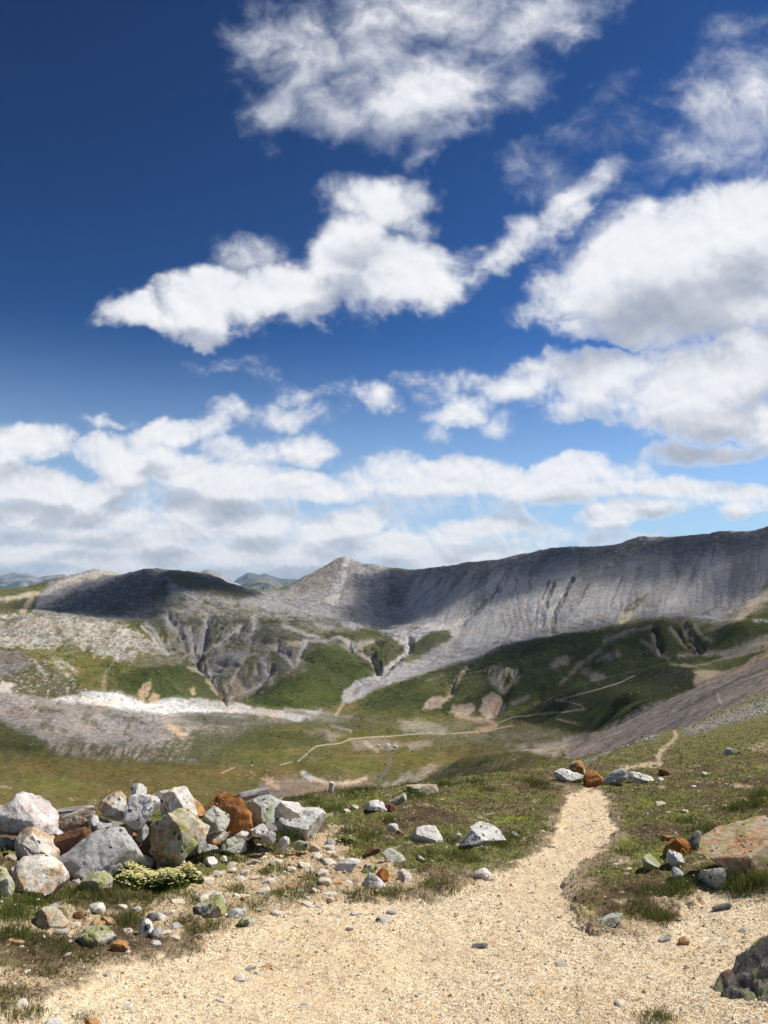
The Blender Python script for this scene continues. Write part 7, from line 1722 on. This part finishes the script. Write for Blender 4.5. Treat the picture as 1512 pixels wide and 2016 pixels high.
M_CLOUD = cloud_material()
ALT = 5200.0
SHADES = [  # outline of the shaded ground in photo px, thickness 0..1, softness m
    ([(735, 1124), (800, 1118), (900, 1100), (1000, 1085), (1100, 1065), (1260, 1045), (1540, 1020), (1640, 1080), (1560, 1150), (1500, 1165), (1440, 1158), (1400, 1140), (1374, 1100), (1330, 1092), (1290, 1096), (1235, 1100), (1180, 1108), (1130, 1126), (1080, 1140), (1020, 1152), (960, 1148), (920, 1160), (870, 1188), (830, 1218), (780, 1232), (740, 1238), (705, 1222), (722, 1180)], .92, 45),
    ([(60, 1204), (130, 1172), (190, 1150), (215, 1135), (290, 1116), (345, 1118), (430, 1138), (515, 1168), (480, 1180), (430, 1168), (380, 1168), (340, 1192), (310, 1222), (250, 1222), (180, 1212), (120, 1206)], .95, 40),
    ([(1005, 1262), (1150, 1240), (1290, 1220), (1420, 1232), (1560, 1190), (1600, 1270), (1450, 1288), (1330, 1302), (1250, 1322), (1100, 1362), (1040, 1392), (1020, 1398), (1040, 1350), (1010, 1310)], .85, 50),
    ([(1040, 1395), (1180, 1342), (1260, 1318), (1372, 1308), (1372, 1350), (1250, 1402), (1130, 1442), (1080, 1412)], .75, 40),
    ([(320, 1225), (420, 1200), (560, 1225), (640, 1250), (620, 1300), (540, 1345), (440, 1380), (380, 1330)], .50, 80),
    ([(860, 1260), (960, 1255), (1080, 1240), (1200, 1222), (1240, 1232), (1120, 1262), (1000, 1290), (880, 1310)], .45, 60),
    ([(480, 1385), (560, 1340), (600, 1290), (680, 1275), (740, 1320), (690, 1365), (620, 1395)], .38, 70),
    ([(-200, 1400), (0, 1405), (120, 1440), (300, 1470), (420, 1500), (380, 1520), (150, 1500), (-200, 1480)], .40, 60),
]


def shade_cloud(poly, amount, soft, i):
    pts = []
    P = np.array(poly, float)
    for a, b in zip(P, np.roll(P, -1, 0)):
        for k in (0, .5):
            pts.append(far_hit(*(a + (b - a) * k)))
    pts = np.array(pts)
    alt = ALT + 160 * i
    up = pts + SUN_DIR[None] * ((alt - pts[:, 2]) / SUN_DIR[2])[:, None]
    outl = up[:, :2]
    lo, hi = outl.min(0) - soft * 3, outl.max(0) + soft * 3
    n = 110
    X, Y = np.meshgrid(np.linspace(lo[0], hi[0], n), np.linspace(lo[1], hi[1], n))
    sx = fbm2(X / 260 + i * 7, Y / 260, 5, .6) * soft * 1.6
    d = in_poly(X.ravel(), Y.ravel(), outl).reshape(n, n) + sx
    a = sstep(d, -soft, soft) * amount
    th = np.sqrt(np.clip(d + soft, 0, None) * 1.0) * 9 + 40 * a * (1 + fbm2(X / 150, Y / 150, 4))
    top = np.stack([X, Y, alt + th], -1).reshape(-1, 3); bot = np.stack([X, Y, np.full_like(X, alt) - th * .15], -1).reshape(-1, 3)
    Q = grid_quads(n, n); am = a.ravel()[Q].max(1) > .004
    V = np.concatenate([top, bot]); Qa = np.concatenate([Q[am], Q[am][:, ::-1] + n * n])
    # closed round the rim
    ed = {}
    for q in Q[am]:
        for u, v in zip(q, np.roll(q, -1)):
            if (v, u) in ed: del ed[(v, u)]
            else: ed[(u, v)] = 1
    rim = np.array([[v, u, u + n * n, v + n * n] for u, v in ed])
    Qa = np.concatenate([Qa, rim])
    # a ray crosses top and bottom: each sheet takes its share
    share = 1 - np.sqrt(1 - np.clip(a.ravel(), 0, .98))
    used = np.zeros(len(V), bool); used[Qa.ravel()] = True; idx = np.cumsum(used) - 1
    me = mesh_from("clouds", V[used], idx[Qa], M_CLOUD, None, True, {'thick': np.concatenate([share, share])[used]})
    struct(tag(link("clouds", me), kind='stuff')); bpy.data.objects[-1] if False else None


for i, (poly, amount, soft) in enumerate(SHADES): shade_cloud(poly, amount, soft, i)
for o in COL.objects:
    if o.name.startswith("clouds"): o['kind'] = 'stuff'

# ------------------------------------------------------------------ air
bm = bmesh.new(); bmesh.ops.create_cube(bm, size=1.0)
me = bpy.data.meshes.new("haze"); bm.to_mesh(me); bm.free()
hz = link("haze", me); hz.scale = (64000, 64000, 1250); hz.location = (0, 0, 1250 / 2 - 620)
hm = bpy.data.materials.new("haze_air"); hm.use_nodes = True; hm.node_tree.nodes.clear(); g = G(hm.node_tree)
out = g.node('ShaderNodeOutputMaterial')
pv = g.node('ShaderNodeVolumePrincipled', {'Color': (.50, .74, 1.0, 1), 'Density': 2.0e-5, 'Anisotropy': .25})
g.l.new(pv.outputs[0], out.inputs['Volume'])
me.materials.append(hm); tag(hz, kind='stuff')
